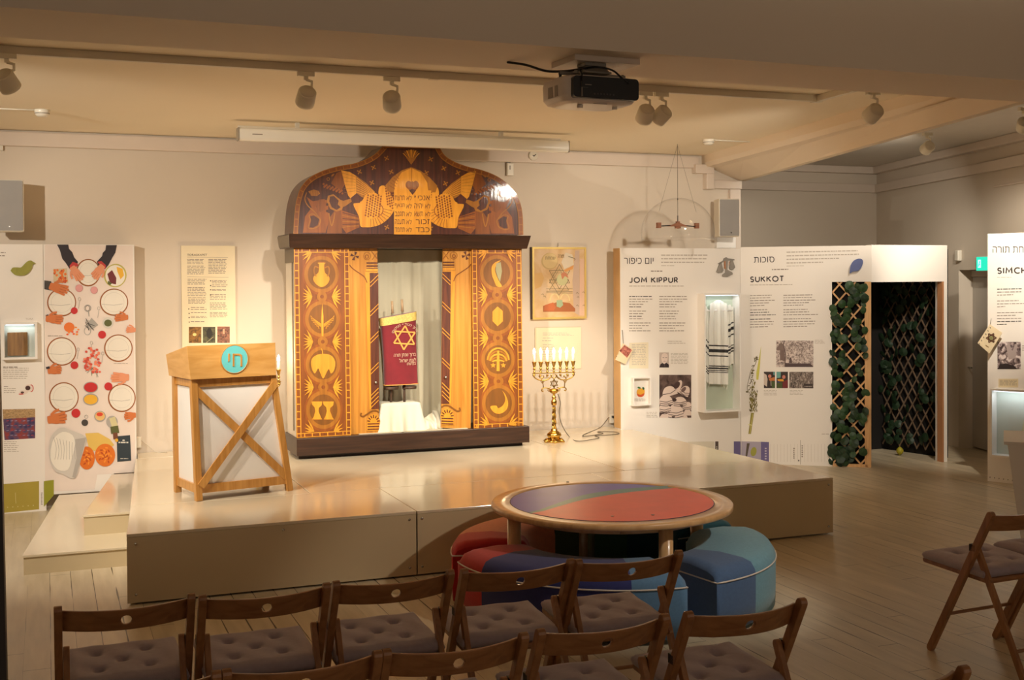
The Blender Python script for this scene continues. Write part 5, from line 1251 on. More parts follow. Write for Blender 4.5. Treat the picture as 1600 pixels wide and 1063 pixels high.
for i in range(3): fl.rows(1033, 398 + i * 5.6, 1108 - i * 3, 403 + i * 5.6, 1, M_PALEINK, .35, .03)
fl.rows(1033, 414.8, 1055, 417, 1, M_PALEINK, .5); fl.rows(983, 446.5, 1070, 449, 1, M_PALEINK, .5, .02)
for x0, x1, yy in ((983, 1020, 463), (1030, 1075, 463)):
    for i, w_ in enumerate((.95, .98, .8, .6, .55, 0, .72, .64, .55, .58, 0, .9, .85, .55, .9)):
        y = yy + i * 4.05 - (1.6 if i > 5 else 0) - (1.6 if i > 10 else 0)
        if w_: fl.rows(x0, y, x0 + (x1 - x0) * w_, y + 4, 1, M_INK if (x0 < 1000 and i in (0, 4, 8)) else M_GREYINK, .28, .0)
fl.rows(1043, 533, 1075, 539, 2, M_PALEINK, .35)
fl.build('printed_text', kp)
fl = Flat(FK, 0).L(1); fl.poly([(983, 536), (1013, 535), (1013, 576), (983, 576)], ink((236, 224, 196))); fl.L(2).rows(987, 538, 1011, 572, 13, M_PALEINK, .35, .15)
fl.L(1).rows(1048, 552, 1076, 570, 8, M_PALEINK, .35, .1); fl.rows(1010, 644, 1028, 654, 4, M_PALEINK, .35, .1); fl.build('printed_caption', kp)
fl = Flat(FK, 0).L(1); fl.rect(1030, 551, 1045, 574.5, ink((196, 180, 170))); fl.L(2).poly([(1030, 574.5), (1032, 569), (1036, 567), (1041, 567), (1045, 570), (1045, 574.5)], ink((52, 42, 44))); fl.L(3).poly(sm([(1033, 560), (1034, 554), (1038, 552), (1042.5, 554), (1043, 560), (1041, 566), (1037.5, 569), (1034, 565), (1033, 560)], 3), ink((226, 208, 198))); fl.L(4).line([(1035, 559), (1037.4, 559)], .8, ink((80, 66, 66))); fl.line([(1039.3, 559), (1042, 559)], .8, ink((80, 66, 66))); fl.line([(1036.5, 564.5), (1040, 564.5)], .5, ink((110, 80, 80))); fl.poly([(1037, 569), (1039, 569), (1038.3, 574)], ink((90, 80, 80)))
fl.build('printed_portrait', kp)
# photograph of seated figures under striped shawls
fl = Flat(FK, 0); fl.L(1).rect(1030.2, 586, 1080, 653, photo('shawl_picture_ground', [(.35, (62, 46, 44)), (.65, (112, 92, 86))], 12))
s9 = 1 / 11.81
def shp(cx, cy, w_, h_, rot=0, str_=3, L_=2):
    X0, Y0 = 1020 + cx * s9, 575 + cy * s9; c, s = math.cos(rot), math.sin(rot)
    def T(x, y): return (min(1080, max(1030.2, X0 + (x * c - y * s) * s9)), min(653, max(586, Y0 + (x * s + y * c) * s9)))
    P_ = [T(-w_ / 2, h_ / 2), T(-w_ * .45, 0), T(-w_ * .25, -h_ * .4), T(0, -h_ / 2), T(w_ * .25, -h_ * .4), T(w_ * .45, 0), T(w_ / 2, h_ / 2)]
    fl.L(L_).poly(sm(P_, 3), ink((224, 204, 192)))
    for k in range(str_):
        f = .18 + k * .22
        fl.L(L_ + 1).line(sm([T(-w_ * .46, h_ * f - 8), T(-w_ * .2, h_ * (f + .02)), T(w_ * .05, h_ * (f + .1) - 6), T(w_ * .3, h_ * f - 10), T(w_ * .48, h_ * f - 24)], 3), .9, ink((70, 52, 50)))
for a in ((300, 430, 280, 180, -.3, 1), (470, 330, 130, 220, .5, 0), (600, 420, 190, 180, .5, 3), (240, 590, 270, 170, 0, 3), (500, 610, 260, 150, 0, 3), (210, 740, 260, 160, 0, 3), (420, 780, 300, 220, 0, 3), (640, 700, 200, 140, 0, 2), (640, 820, 150, 120, 0, 0), (240, 900, 240, 130, 0, 0), (520, 890, 240, 120, 0, 0)): shp(*a[:5], str_=a[5], L_=2)
fl.L(5).ell(1020 + 440 * s9, 575 + 320 * s9, 4, 6.5, ink((74, 54, 52)), 16, .6); fl.ell(1020 + 565 * s9, 575 + 400 * s9, 2.8, 5, ink((120, 96, 90)), 16, .7); fl.ell(1020 + 395 * s9, 575 + 590 * s9, 3.4, 2.6, ink((58, 42, 42)))
fl.build('printed_shawl_picture', kp, fix=False)
# scales cut-out
M_FELT = plain('grey_felt', (146, 140, 132), .7, var=.08, vscale=20)
def sheet(face, polys, mat, th, name, out):
    """flat cut-outs with real thickness, standing out from the face"""
    mb = B(mat)
    for p_ in polys: mb.prism([face.px(*q_) for q_ in p_], -out - th, -out)
    o = mb.build(name); o.location = face.o; o.rotation_euler = (0, 0, face.ang); return o
def cut(face, polys, mat, th, label, name, cat, out=.007): return tag(sheet(face, polys, mat, th, name, out), label, cat)
k6 = 1 / 6.252
def kk(pts): return [(950 + x * k6, 370 + y * k6) for x, y in pts]
sc_ = cut(FK, [kk([(1068, 262), (1120, 232), (1125, 212), (1148, 200), (1165, 212), (1228, 220), (1228, 232), (1165, 236), (1160, 322), (1208, 350), (1212, 368), (1160, 394), (1110, 388), (1108, 372), (1140, 352), (1140, 240), (1075, 268)]),
              kk([(1085, 258), (1100, 250), (1122, 330), (1108, 352), (1075, 356), (1052, 345)]), kk([(1195, 234), (1212, 228), (1236, 300), (1215, 325), (1185, 322), (1178, 305)])], M_FELT, .008, 'grey felt pair of scales on the JOM KIPPUR panel', 'scales_cutout', 'scales cut-out')
fl = Flat(FK, .015).L(1); fl.poly(kk([(1125, 240), (1140, 238), (1142, 320), (1128, 310)]), ink((176, 120, 84))); fl.poly(kk([(1175, 245), (1186, 236), (1172, 290)]), ink((176, 120, 84))); o = fl.build('scales_shade', sc_)
# apple picture in white frame
t, w, h, y0, y1 = showcase(FK, 985.6, 588.5, 1013.5, 634, .055, 'small white framed apple picture low on the JOM KIPPUR panel', 'framed_picture', .012, ink((238, 232, 224)), 'picture')
fa = Face(*t.location, 0); fl = Flat(FK, .004).L(3); o_ = []
fl2 = Flat(FK, .006).L(1)
fl2.poly(sm([(1001, 607), (1006, 608.5), (1006.8, 613), (1005.5, 618), (1001, 620.5), (996, 619), (994.3, 614), (995.5, 609), (1001, 607)], 4), ink((232, 168, 50))); fl2.L(2).poly(sm([(994.6, 615), (1000, 617), (1006, 614.5), (1005, 618.5), (1000.6, 620.4), (996, 619), (994.6, 615)], 3), ink((206, 84, 40)))
fl2.L(3).ell(998, 606, 2.8, 1.5, ink((62, 116, 56)), 10, .3); fl2.ell(1004.6, 607, 1.6, 2.4, ink((40, 90, 48)), 10, -.4); fl2.rows(989, 623, 1008, 628, 3, M_PALEINK, .35, .1)
o = fl2.build('printed_apple'); o.parent = t; o.location = FK.o - Vector(t.location)
# tall shawl showcase
M_TALLBK = plain('showcase_back_green', (196, 206, 186), .6)
t, w, h, y0, y1 = showcase(FK, 1090, 458, 1146, 643.5, .14, 'tall white showcase holding the striped prayer shawl', inner=M_TALLBK, frame=.016)
led(t, w, h, y0, e=.2)
showT = t
M_SHAWL = plain('white_wool', (240, 238, 228), .85, var=.02, bump=.2, bscale=180); M_STRIPE = plain('black_stripe', (40, 40, 44), .8)
sh = thing('prayer_shawl', 'white prayer shawl with black stripes and fringes inside the tall showcase', 'prayer shawl', FK.world(0, 0, 0))
def shawl(pxs, top, bot, stripes, yo, seed, name):
    """hanging cloth strip; stripes are (y0,y1) rows in measured coordinates"""
    ys_ = sorted(set([k_ for s_ in stripes for k_ in s_] + [top + (bot - top) * i / 14 for i in range(15)]))
    n = 22; mb = MB(); V = []
    for y in ys_:
        f = (y - top) / (bot - top); row = []
        for i in range(n + 1):
            u_ = i / n; x = pxs[0] + (pxs[1] - pxs[0]) * u_; wv = .010 * math.sin(u_ * 15 + seed) + .006 * math.sin(u_ * 33 + seed * 2)
            shrink = 1 - (1 - min(1, f * 3.2)) * .12
            x = (pxs[0] + pxs[1]) / 2 + (x - (pxs[0] + pxs[1]) / 2) * shrink
            yy = y + pxs[2] * (u_ - .5) * (1 if f > .15 else f / .15) - (6 * math.sin(PI * u_) * (1 - min(1, f * 5)))
            a, z = FK.px(x, yy); row.append(mb.bm.verts.new((a, yo + wv, z)))
        V.append(row)
    for j in range(len(ys_) - 1):
        mid = (ys_[j] + ys_[j + 1]) / 2; st = any(a_ <= mid <= b2 for a_, b2 in stripes); mb.m(M_STRIPE if st else M_SHAWL)
        for i in range(n): f = mb.bm.faces.new([V[j][i], V[j][i + 1], V[j + 1][i + 1], V[j + 1][i]]); f.material_index = mb.cur; f.smooth = True
    mb.m(M_SHAWL)
    o = mb.build(name, sh); fr = B(M_SHAWL)
    for i in range(0, n, 2):
        a, z = V[0][0].co[:2] if False else (0, 0)
    return o
shawl((1092, 1104, 10), 484, 594, [(529, 531), (537, 541), (548, 550), (570, 571.5), (574, 576), (578, 580)], -.045, 1.0, 'shawl_fold')
shawl((1103, 1132, 1), 475, 600, [(539, 541), (545.5, 550.5), (555, 557), (571, 572.6), (574, 576.5), (578, 579.4), (580.8, 582)], -.06, 2.2, 'shawl_fold')
shawl((1131, 1143, -8), 482, 571, [(506, 508), (513, 518), (524, 526), (541, 542.5), (545, 548), (550, 552)], -.04, 3.4, 'shawl_fold')
fr = B(M_SHAWL)
for x, y in ((1099, 597), (1103, 599), (1126, 600), (1131, 603), (1128, 601), (1136, 571), (1142, 571)):
    a, z = FK.px(x, y - 4); fr.tube([(a, -.055, z), (a + .004, -.057, z - .03), (a - .004, -.055, z - .06)], .0025, 5)
fr.build('fringe', sh)
B(M_WHITE).tube([(FK.px(1094, 490)[0], -.05, FK.px(1112, 490)[1]), (FK.px(1140, 490)[0], -.05, FK.px(1112, 490)[1])], .008, 8).build('hanging_rod', showT).location = FK.o - Vector(showT.location) + Vector((0, 0, .03))
# cards with punched edges
M_CARD = plain('pale_card', (232, 214, 178), .6)
def card(face, pts, label, artf, out=.02, string=None):
    o = sheet(face, [pts], M_CARD, .005, 'hanging_card', out)
    tag(o, label, 'card', 'cards hanging from the panels')
    a = Flat(face, out + .006).L(1); artf(a); a.build('card_print', o, fix=False)
    (x0, y0), (x1, y1) = string; p0, p1 = face.px(x0, y0), face.px(x1, y1)
    B(M_GMET).tube([(p0[0], -out, p0[1]), (p1[0], -.004, p1[1])], .0035, 6).build('chain', o)
def artc(a):
    a.poly([(965, 548), (973, 539), (985, 547), (977, 559)], photo('red_card_print', [(.35, (120, 46, 44)), (.6, (206, 130, 112))], 40))
    for k in range(5): a.ell(961 + k * 3.1, 557 - k * 4, .6, .6, M_INK, 6)
card(FK, [(959, 562), (971, 536.5), (987, 546), (975, 569)], 'pale card with dark red print hung at the left edge of the JOM KIPPUR panel', artc, .03, ((972, 537), (972, 516)))

# ---- SUKKOT panel, turned towards the room
pS0 = FK.world(xk1, 0); e1 = on_z(1300, 729, 0); aS = math.atan2(e1.y - pS0.y, e1.x - pS0.x)
FS = Face(pS0.x + .002, pS0.y - .001, 0, aS)
xs1 = FS.px(1300, 500)[0]; xs2 = FS.px(1361.5, 500)[0]; zts = FS.px(1260, 385)[1]; zh = FS.px(1330, 440.5)[1]
sp_ = FS.root('information_panel', 'white SUKKOT panel angled towards the room', 'display panel', 'white exhibition panels')
slab(FS, 0, xs1, 0, zts, .08, 'board', sp_); B(M_PANEL).box(xs1, xs2, 0, .08, zh, zts).build('header', sp_)
fl = Flat(FS, 0).L(1)
fl.text(heb('סוכות'), 1178, 401.5, 1210, 410.5, M_INK, .0, ya=.4, yb=-.4); fl.strokes('SUKKOT', 1172, 432.0, 1225, 441.4, 1.8, M_INK, yb=-1.2)
fl.build('title_lettering', sp_)
fl = Flat(FS, 0).L(1)
fl.rows(1206, 420.6, 1232, 423, 1, M_GREYINK, .7, .02, -.4)
for i, (x1_) in enumerate((1340, 1342, 1312, 1286)): fl.rows(1229, 393.5 + i * 5.6, x1_, 398 + i * 5.6, 1, M_PALEINK, .38, .0, -2.5 * (x1_ - 1229) / 110)
fl.rows(1229, 415.5, 1256, 417, 1, M_PALEINK, .6, .0, -.4); fl.rows(1172, 445, 1240, 447.5, 1, M_PALEINK, .5, .02, -1)
for x0, x1, yy in ((1172, 1212, 461.5), (1224, 1278, 461)):
    for i, w_ in enumerate((.84, .82, .96, .74, .58, 0, .7, .74, 1, 0, .8, .92, .9, .7)):
        y = yy + i * 4.0 - (1.4 if i > 5 else 0) - (1.4 if i > 9 else 0)
        if w_: fl.rows(x0, y, x0 + (x1 - x0) * w_, y + 4, 1, M_INK if (i in (7, 8, 10) and x0 < 1200) else M_GREYINK, .28, .0, -.7)
fl.rows(1273, 531.5, 1290, 538, 4, M_PALEINK, .35); fl.rows(1193.5, 610, 1214, 619, 4, M_PALEINK, .35, .1); fl.rows(1234, 610, 1256, 618, 4, M_PALEINK, .35, .2)
fl.rows(1284, 678, 1299, 680, 1, M_PALEINK, .5)
for k in range(18): fl.line([(1204 + k * 5.3, 694), (1204 + k * 5.3, 722)], .25, M_PALEINK)
fl.line([(1250.5, 688), (1250.5, 726)], .5, M_GREYINK); fl.rows(1239.5, 700, 1242, 718, 6, M_GREYINK, .6); fl.rows(1252.5, 696, 1255, 716, 6, M_GREYINK, .6); fl.ell(1248, 720, 1, 1.4, M_INK, 8)
fl.build('printed_text', sp_)
g11 = 1 / 11.81
def g(pts): return [(1190 + x * g11, 525 + y * g11) for x, y in pts]
fl = Flat(FS, 0).L(1); fl.poly(g([(270, 85), (955, 90), (955, 575), (270, 575)]), M_BW2); fl.L(2)
fl.poly(g([(275, 230), (360, 115), (420, 190), (425, 260), (275, 270)]), ink((128, 108, 100))); fl.poly(g([(340, 260), (420, 260), (430, 460), (340, 450)]), ink((120, 100, 94))); fl.line(g([(425, 90), (400, 160), (440, 320), (430, 575)]), 1.6, ink((108, 88, 84)))
fl.ring(1190 + 665 * g11, 525 + 190 * g11, 5.2, 6, .8, ink((112, 94, 90)), 18, PI, 2 * PI); fl.ring(1190 + 790 * g11, 525 + 190 * g11, 5.2, 6, .8, ink((112, 94, 90)), 18, PI, 2 * PI)
for k in range(5): fl.line(g([(610, 170 + k * 18), (850, 180 + k * 18)]), .4, ink((130, 112, 106)))
fl.poly(g([(440, 500), (600, 510), (900, 510), (955, 575), (440, 575)]), ink((84, 66, 66))); fl.poly(g([(520, 400), (545, 400), (565, 500), (505, 500)]), ink((90, 72, 70)))
fl.build('printed_engraving', sp_, fix=False)
fl = Flat(FS, 0).L(1); fl.poly(g([(512, 665), (955, 665), (955, 970), (512, 968)]), M_BW3); fl.L(2).poly(g([(775, 880), (950, 890), (945, 968), (785, 968)]), ink((64, 52, 50)))
for k in range(7): fl.L(3).ell(1190 + (800 + k * 20) * g11, 525 + 935 * g11, .5, 1, ink((190, 180, 170)), 6)
fl.build('printed_photo', sp_, fix=False)
for k, (x0, x1) in enumerate(((42, 248), (275, 485))):
    fl = Flat(FS, 0).L(1); fl.poly(g([(x0, 663), (x1, 663), (x1, 966), (x0, 966)]), ink((54, 40, 34))); fl.L(2)
    if k == 0: fl.poly(g([(42, 690), (90, 720), (110, 800), (100, 940), (42, 900)]), ink((206, 190, 176))); fl.ell(1190 + 150 * g11, 525 + 745 * g11, 2.6, 2.8, ink((204, 130, 110))); fl.poly(g([(130, 790), (240, 760), (248, 830), (150, 830)]), ink((200, 120, 60))); fl.poly(g([(180, 840), (248, 840), (248, 966), (190, 966)]), ink((70, 88, 40))); fl.poly(g([(215, 663), (248, 663), (248, 730), (215, 720)]), ink((96, 150, 146))); fl.line(g([(172, 830), (175, 920)]), .8, ink((220, 210, 196)))
    else: fl.poly(g([(275, 663), (355, 663), (350, 770), (275, 780)]), ink((110, 166, 158))); fl.ell(1190 + 410 * g11, 525 + 760 * g11, 2.6, 3, ink((196, 124, 108))); fl.poly(g([(290, 800), (400, 800), (410, 840), (300, 840)]), ink((226, 160, 50))); fl.poly(g([(285, 860), (380, 860), (380, 966), (285, 966)]), ink((70, 84, 38))); fl.poly(g([(385, 860), (485, 800), (485, 966), (390, 966)]), ink((116, 34, 40))); fl.ell(1190 + 310 * g11, 525 + 850 * g11, 1.6, 1.3, ink((40, 50, 130)))
    fl.build('printed_photo', sp_, fix=False)
# lulav picture
fl = Flat(FS, 0).L(1); l5 = 1 / 5.6
def lv(pts): return [(1135 + x * l5, 540 + y * l5) for x, y in pts]
fl.poly(lv([(305, 0), (262, 240), (262, 300), (280, 300), (292, 200)]), ink((206, 200, 92))); fl.poly(lv([(215, 590), (242, 590), (215, 775), (192, 775)]), ink((150, 138, 60))); fl.L(2).line(lv([(232, 600), (205, 775)]), .7, ink((220, 214, 130))); fl.line(lv([(192, 692), (224, 698)]), 1.3, ink((226, 220, 160)))
OLV1, OLV2 = ink((96, 84, 30)), ink((136, 124, 52))
for k in range(110):
    f = RND.random(); x = 205 + f * 60 + RND.uniform(-8, 8); y = 590 - RND.random() * 280 * (1 - abs(f - .6)); a = RND.uniform(-.5, .5) - PI / 2
    fl.L(2 + k % 3).poly(lv([(x, y), (x + 9 * math.cos(a + .5), y + 14 * math.sin(a)), (x + 26 * math.cos(a), y + 30 * math.sin(a)), (x + 9 * math.cos(a - .5), y + 14 * math.sin(a))]), OLV1 if k % 2 else OLV2)
fl.L(2).line(sm(lv([(205, 420), (182, 380), (195, 300), (215, 220), (255, 160), (270, 90)])), .7, OLV1); fl.line(sm(lv([(215, 420), (230, 330), (205, 280), (240, 200)])), .6, OLV1)
for k in range(26):
    f = RND.random(); x = 190 + f * 75 + RND.uniform(-12, 12); y = 400 - f * 310 + RND.uniform(-16, 16); fl.L(3).ell(1135 + x * l5, 540 + y * l5, 2.0, .7, OLV1, 8, RND.uniform(-1.5, .2))
fl.build('printed_lulav', sp_, fix=False)
fl = Flat(FS, 0).L(1); fl.poly([(1158.5, 690), (1201.5, 691), (1201.5, 725), (1158.5, 718)], ink((170, 162, 180))); fl.L(2).poly([(1158, 690), (1146, 690), (1146, 716), (1158, 718)], ink((112, 104, 150))) if False else None
fl.L(2).poly([(1189, 690.5), (1201.5, 691), (1201.5, 725), (1189, 723)], ink((104, 96, 146))); fl.poly([(1167, 693), (1171.5, 693), (1166.5, 718), (1164.5, 717.5)], ink((92, 80, 66))); fl.ell(1177.5, 706, 4.6, 7.4, ink((158, 158, 70)), 18, .2); fl.L(3).rows(1195, 700, 1198, 720, 5, ink((190, 186, 206)), .5)
fl.build('printed_strip', sp_)
fl = Flat(FK, 0).L(1); fl.poly([(1146.5, 690), (1157, 690), (1157, 717), (1146.5, 715)], ink((112, 104, 150))); fl.rect(1117.5, 690, 1122.5, 707.5, ink((84, 72, 66))); fl.poly([(1075, 690.5), (1116, 690), (1116, 706), (1075, 697)], ink((222, 214, 196))); fl.L(2).rows(1119, 698, 1121, 706, 3, ink((220, 216, 208)), .5); fl.build('printed_strip', kp)
cut(FS, [sm([(1327.5, 426), (1329, 415), (1334, 407.5), (1341, 404.5), (1347, 405.5), (1348.3, 411), (1345.5, 418.5), (1340, 423.5), (1333, 424.5), (1327.5, 428)], 4)], plain('blue_felt', (96, 108, 156), .7, var=.06, vscale=20), .008, 'blue felt lemon-shaped citron at the top right of the SUKKOT panel', 'citron_cutout', 'citron cut-out')

# ---- lattice booth
M_LATT = wood('lattice_wood', (206, 158, 104), (226, 180, 126), rough=.5)
M_VOID = plain('black_backing', (20, 16, 14), .9)
M_LEAF = plain('ivy_leaf', (44, 74, 40), .5, var=.25, vscale=40); M_LEAFD = plain('ivy_leaf_dark', (30, 54, 32), .5, var=.25, vscale=40)
pE = FS.world(xs2, 0); e2 = on_z(1478, 722, 0); aR = math.atan2(e2.y - pE.y, e2.x - pE.x)
FR = Face(pE.x, pE.y, 0, aR); xr1 = FR.px(1480, 500)[0]; xr0 = FR.px(1366, 500)[0]; xo1 = FR.px(1472, 500)[0]; ztr = FR.px(1420, 383)[1]; zh2 = FR.px(1420, 440.5)[1]
booth = FR.root('lattice_booth', 'white booth with lattice walls, dark open doorway and ivy beside the SUKKOT panel', 'booth')
B(M_PANEL).box(.001, xr1, 0, .08, zh2, ztr).build('header', booth)
B(M_PANEL).box(xo1 + .02, xr1, 0, .12, 0, zh2).box(xr1 - .0001, xr1 + .0, .0, .1, zh2, ztr).build('right_pier', booth)
B(plain('door_lining_wood', (176, 124, 84), .5)).box(xo1, xo1 + .02, -.004, .07, 0, zh2).build('door_lining', booth)
def rel(face, a, z, out): # world -> booth local
    w_ = face.world(a, z, out) - FR.o; c, s = math.cos(-FR.ang), math.sin(-FR.ang); return Vector((w_.x * c - w_.y * s, w_.x * s + w_.y * c, w_.z))
def lattice(face, x0, x1, z0, z1, out, name, pitch, root, w=.016, mat=None, ang=1.0):
    mb = B(mat or M_LATT); H_ = z1 - z0
    for sgn in (1, -1):
        k = -int(H_ * ang / pitch) - 2
        while x0 + k * pitch < x1 + H_ * ang + pitch:
            # line x = xa + sgn*ang*(z - z0)
            xa = x0 + k * pitch
            pts = []
            if sgn > 0: za, zb_ = max(z0, z0 + (x0 - xa) / ang), min(z1, z0 + (x1 - xa) / ang)
            else: za, zb_ = max(z0, z0 + (xa - x1) / ang), min(z1, z0 + (xa - x0) / ang)
            if zb_ - za > .03:
                o_ = out + (.009 if sgn > 0 else 0)
                p_, q_ = rel(face, xa + sgn * ang * (za - z0), za, o_), rel(face, xa + sgn * ang * (zb_ - z0), zb_, o_)
                nn = rel(face, 0, 0, 1) - rel(face, 0, 0, 0); mb.bar(p_, q_, w, .007, nn)
            k += 1
    return mb.build(name, root)
lp0, lp1 = xs1 + .005, FS.px(1356, 500)[0]
B(M_VOID).hexa([rel(FS, lp0, 0.0, -.10), rel(FS, xs2, 0.0, -.10), rel(FS, xs2, 0.0, -.12), rel(FS, lp0, 0.0, -.12)], [rel(FS, lp0, zh, -.10), rel(FS, xs2, zh, -.10), rel(FS, xs2, zh, -.12), rel(FS, lp0, zh, -.12)]).build('black_backing', booth)
lattice(FS, lp0, lp1, .03, zh, -.02, 'front_lattice', .135, booth, ang=.86)
B(M_LATT).hexa([rel(FS, lp1 - .03, 0, .0), rel(FS, xs2 - .002, 0, .0), rel(FS, xs2 - .002, 0, -.06), rel(FS, lp1 - .03, 0, -.06)], [rel(FS, lp1 - .03, zh, .0), rel(FS, xs2 - .002, zh, .0), rel(FS, xs2 - .002, zh, -.06), rel(FS, lp1 - .03, zh, -.06)]).build('post', booth, bevel=.002)
B(M_LATT).hexa([rel(FS, lp0, 0, -.0), rel(FS, lp1, 0, -.0), rel(FS, lp1, 0, -.02), rel(FS, lp0, 0, -.02)], [rel(FS, lp0, .03, 0), rel(FS, lp1, .03, 0), rel(FS, lp1, .03, -.02), rel(FS, lp0, .03, -.02)]).build('bottom_rail', booth)
# inside: dark back, and the inner lattice on the right
i0, i1 = on_z(1380, 702, 0), on_z(1474, 716, 0); aI = math.atan2(i1.y - i0.y, i1.x - i0.x); FI = Face(i0.x, i0.y, 0, aI)
LI = (i1 - i0).length
B(M_VOID).hexa([rel(FI, -.3, 0, -.03), rel(FI, LI + .02, 0, -.03), rel(FI, LI + .02, 0, -.05), rel(FI, -.3, 0, -.05)], [rel(FI, -.3, 2.2, -.03), rel(FI, LI + .02, 2.2, -.03), rel(FI, LI + .02, 2.2, -.05), rel(FI, -.3, 2.2, -.05)]).build('black_backing', booth)
bkl = rel(FI, -.02, 0, 0)
B(M_VOID).hexa([rel(FS, xs1 - .1, 0, -.95), (bkl.x + .05, bkl.y, 0), (bkl.x + .05, bkl.y + .02, 0), rel(FS, xs1 - .1, 0, -.97)], [rel(FS, xs1 - .1, 2.2, -.95), (bkl.x + .05, bkl.y, 2.2), (bkl.x + .05, bkl.y + .02, 2.2), rel(FS, xs1 - .1, 2.2, -.97)]).build('black_backing', booth)
B(M_VOID).box(.03, xr1 - .06, .09, 1.15, 2.06, 2.08).build('added_light_cover', booth)  # unseen black cover, added to keep the spotlights out of the booth
B(M_PANEL).hexa([rel(FI, -.3, 0, -.05), rel(FI, LI - .05, 0, -.05), rel(FI, LI - .05, 0, -.07), rel(FI, -.3, 0, -.07)], [rel(FI, -.3, 2.2, -.05), rel(FI, LI - .05, 2.2, -.05), rel(FI, LI - .05, 2.2, -.07), rel(FI, -.3, 2.2, -.07)]).build('side_wall', booth)
lattice(FI, 0, LI, .06, 2.1, .0, 'inner_lattice', .115, booth, ang=.62, w=.014, mat=wood('shaded_lattice_wood', (112, 92, 74), (136, 114, 92), rough=.6))  # lattice wood colour darkened to paint in the dimness inside the booth
mbl = MB()
def leaf_(mb, face, a, z, out, r, tilt, yaw):
    c = rel(face, a, z, out); n = (rel(face, 0, 0, 1) - rel(face, 0, 0, 0)).normalized(); ux = (rel(face, 1, 0, 0) - rel(face, 0, 0, 0)).normalized(); uz = Vector((0, 0, 1))
    rot = Matrix.Rotation(yaw, 3, uz) @ Matrix.Rotation(tilt, 3, ux); X_, Z_ = rot @ ux, rot @ uz; N_ = rot @ n; roll = RND.uniform(-.6, .6)
    pts = []
    for k in range(12):
        t_ = 2 * PI * k / 12 + roll; rr_ = r * (1 - .10 * math.cos(2 * PI * k / 12) ** 2 + .06 * (k % 2)); pts.append(c + X_ * rr_ * math.cos(t_) + Z_ * rr_ * math.sin(t_) + N_ * -.12 * r)
    for k in range(12): 
        f = mb.face([c + N_ * .12 * r, pts[k], pts[(k + 1) % 12]])
ivf = MB(); ivf.m(M_LEAF)
for k in range(118):
    a = RND.uniform(lp0 - .01, lp1 - .02); z = RND.uniform(.05, zh - .02)
    ivf.m(M_LEAF if k % 3 else M_LEAFD); leaf_(ivf, FS, a, z, RND.uniform(.0, .05), RND.uniform(.034, .050), RND.uniform(-.5, .5), RND.uniform(-.6, .6))
for k in range(16): leaf_(ivf, FS, RND.uniform(lp0 - .02, lp0 + .18), RND.uniform(.03, .2), RND.uniform(.01, .06), .05, RND.uniform(-.5, .5), RND.uniform(-.6, .6))
iv = ivf.build('ivy_garland', fix=False); iv.location = FR.o; iv.rotation_euler = (0, 0, FR.ang)
tag(iv, 'artificial ivy with round green leaves threaded through the front lattice', 'ivy', kind='stuff')
ivf = MB(); ivf.m(M_LEAFD)
for k in range(120):
    a = RND.uniform(0, LI * .95) if k % 3 else RND.uniform(0, LI * .25); z = RND.uniform(.08, 2.05) if k % 4 else RND.uniform(1.5, 2.05)
    leaf_(ivf, FI, a, z, RND.uniform(.015, .06), RND.uniform(.036, .055), RND.uniform(-.5, .5), RND.uniform(-.6, .6))
iv = ivf.build('ivy_garland', fix=False); iv.location = FR.o; iv.rotation_euler = (0, 0, FR.ang)
tag(iv, 'darker artificial ivy on the inner lattice inside the booth doorway', 'ivy', kind='stuff')
v = on_z(1406, 706, .04)
o = B(plain('citron_skin', (170, 158, 40), .5, var=.1, vscale=20)).lathe([(0, -.045), (.012, -.04), (.032, -.02), (.038, .0), (.034, .02), (.018, .036), (.008, .045), (0, .05)], seg=16).build('citron')
o.location = (v.x, v.y, .046); tag(o, 'yellow-green citron lying on the floor inside the booth doorway', 'fruit')

# ---- right panel SIMCHAT TORAH
s0 = on_z(1543, 752, 0); s1 = on_z(1583, 756.5, 0); aT = math.atan2(s1.y - s0.y, s1.x - s0.x)
FT = Face(s0.x, s0.y, 0, aT); zT = FT.px(1543, 365.5)[1]
tp = FT.root('information_panel', 'white SIMCHAT TORAH panel cut by the right edge', 'display panel', 'white exhibition panels')
slab(FT, 0, .72, 0, zT, .12, 'board', tp)
fl = Flat(FT, 0).L(1)
fl.text(heb('שמחת תורה'), 1551, 385, 1618, 395, M_INK, .0); fl.strokes('SIMCHAT TORAH', 1558, 418, 1688, 428.5, 2.1, M_INK, yb=-2)
fl.build('title_lettering', tp)
fl = Flat(FT, 0).L(1); fl.rows(1558, 433, 1588, 435, 1, M_PALEINK, .5)
for i, w_ in enumerate((.96, .9, .6, 0, .8, 1, .3, 0, .95, .7, .92, .9, .4)):
    if w_: fl.rows(1558, 451.5 + i * 4.6, 1558 + 42 * w_, 455.5 + i * 4.6, 1, M_INK if i in (0, 1, 11, 12) else M_GREYINK, .3, 0, -.6)
for k in range(6): fl.ell(1547 + k * 7, 746 + k * 1.0, .8, 1.2, M_GREYINK, 8)
fl.L(1).rect(1560, 592, 1591, 605.5, ink((230, 214, 176))); fl.L(2).rows(1562, 594, 1589, 603.5, 5, M_GREYINK, .3, .05)
fl.L(1).rows(1597, 540, 1603, 550, 3, M_PALEINK, .4)
fl.build('printed_text', tp)
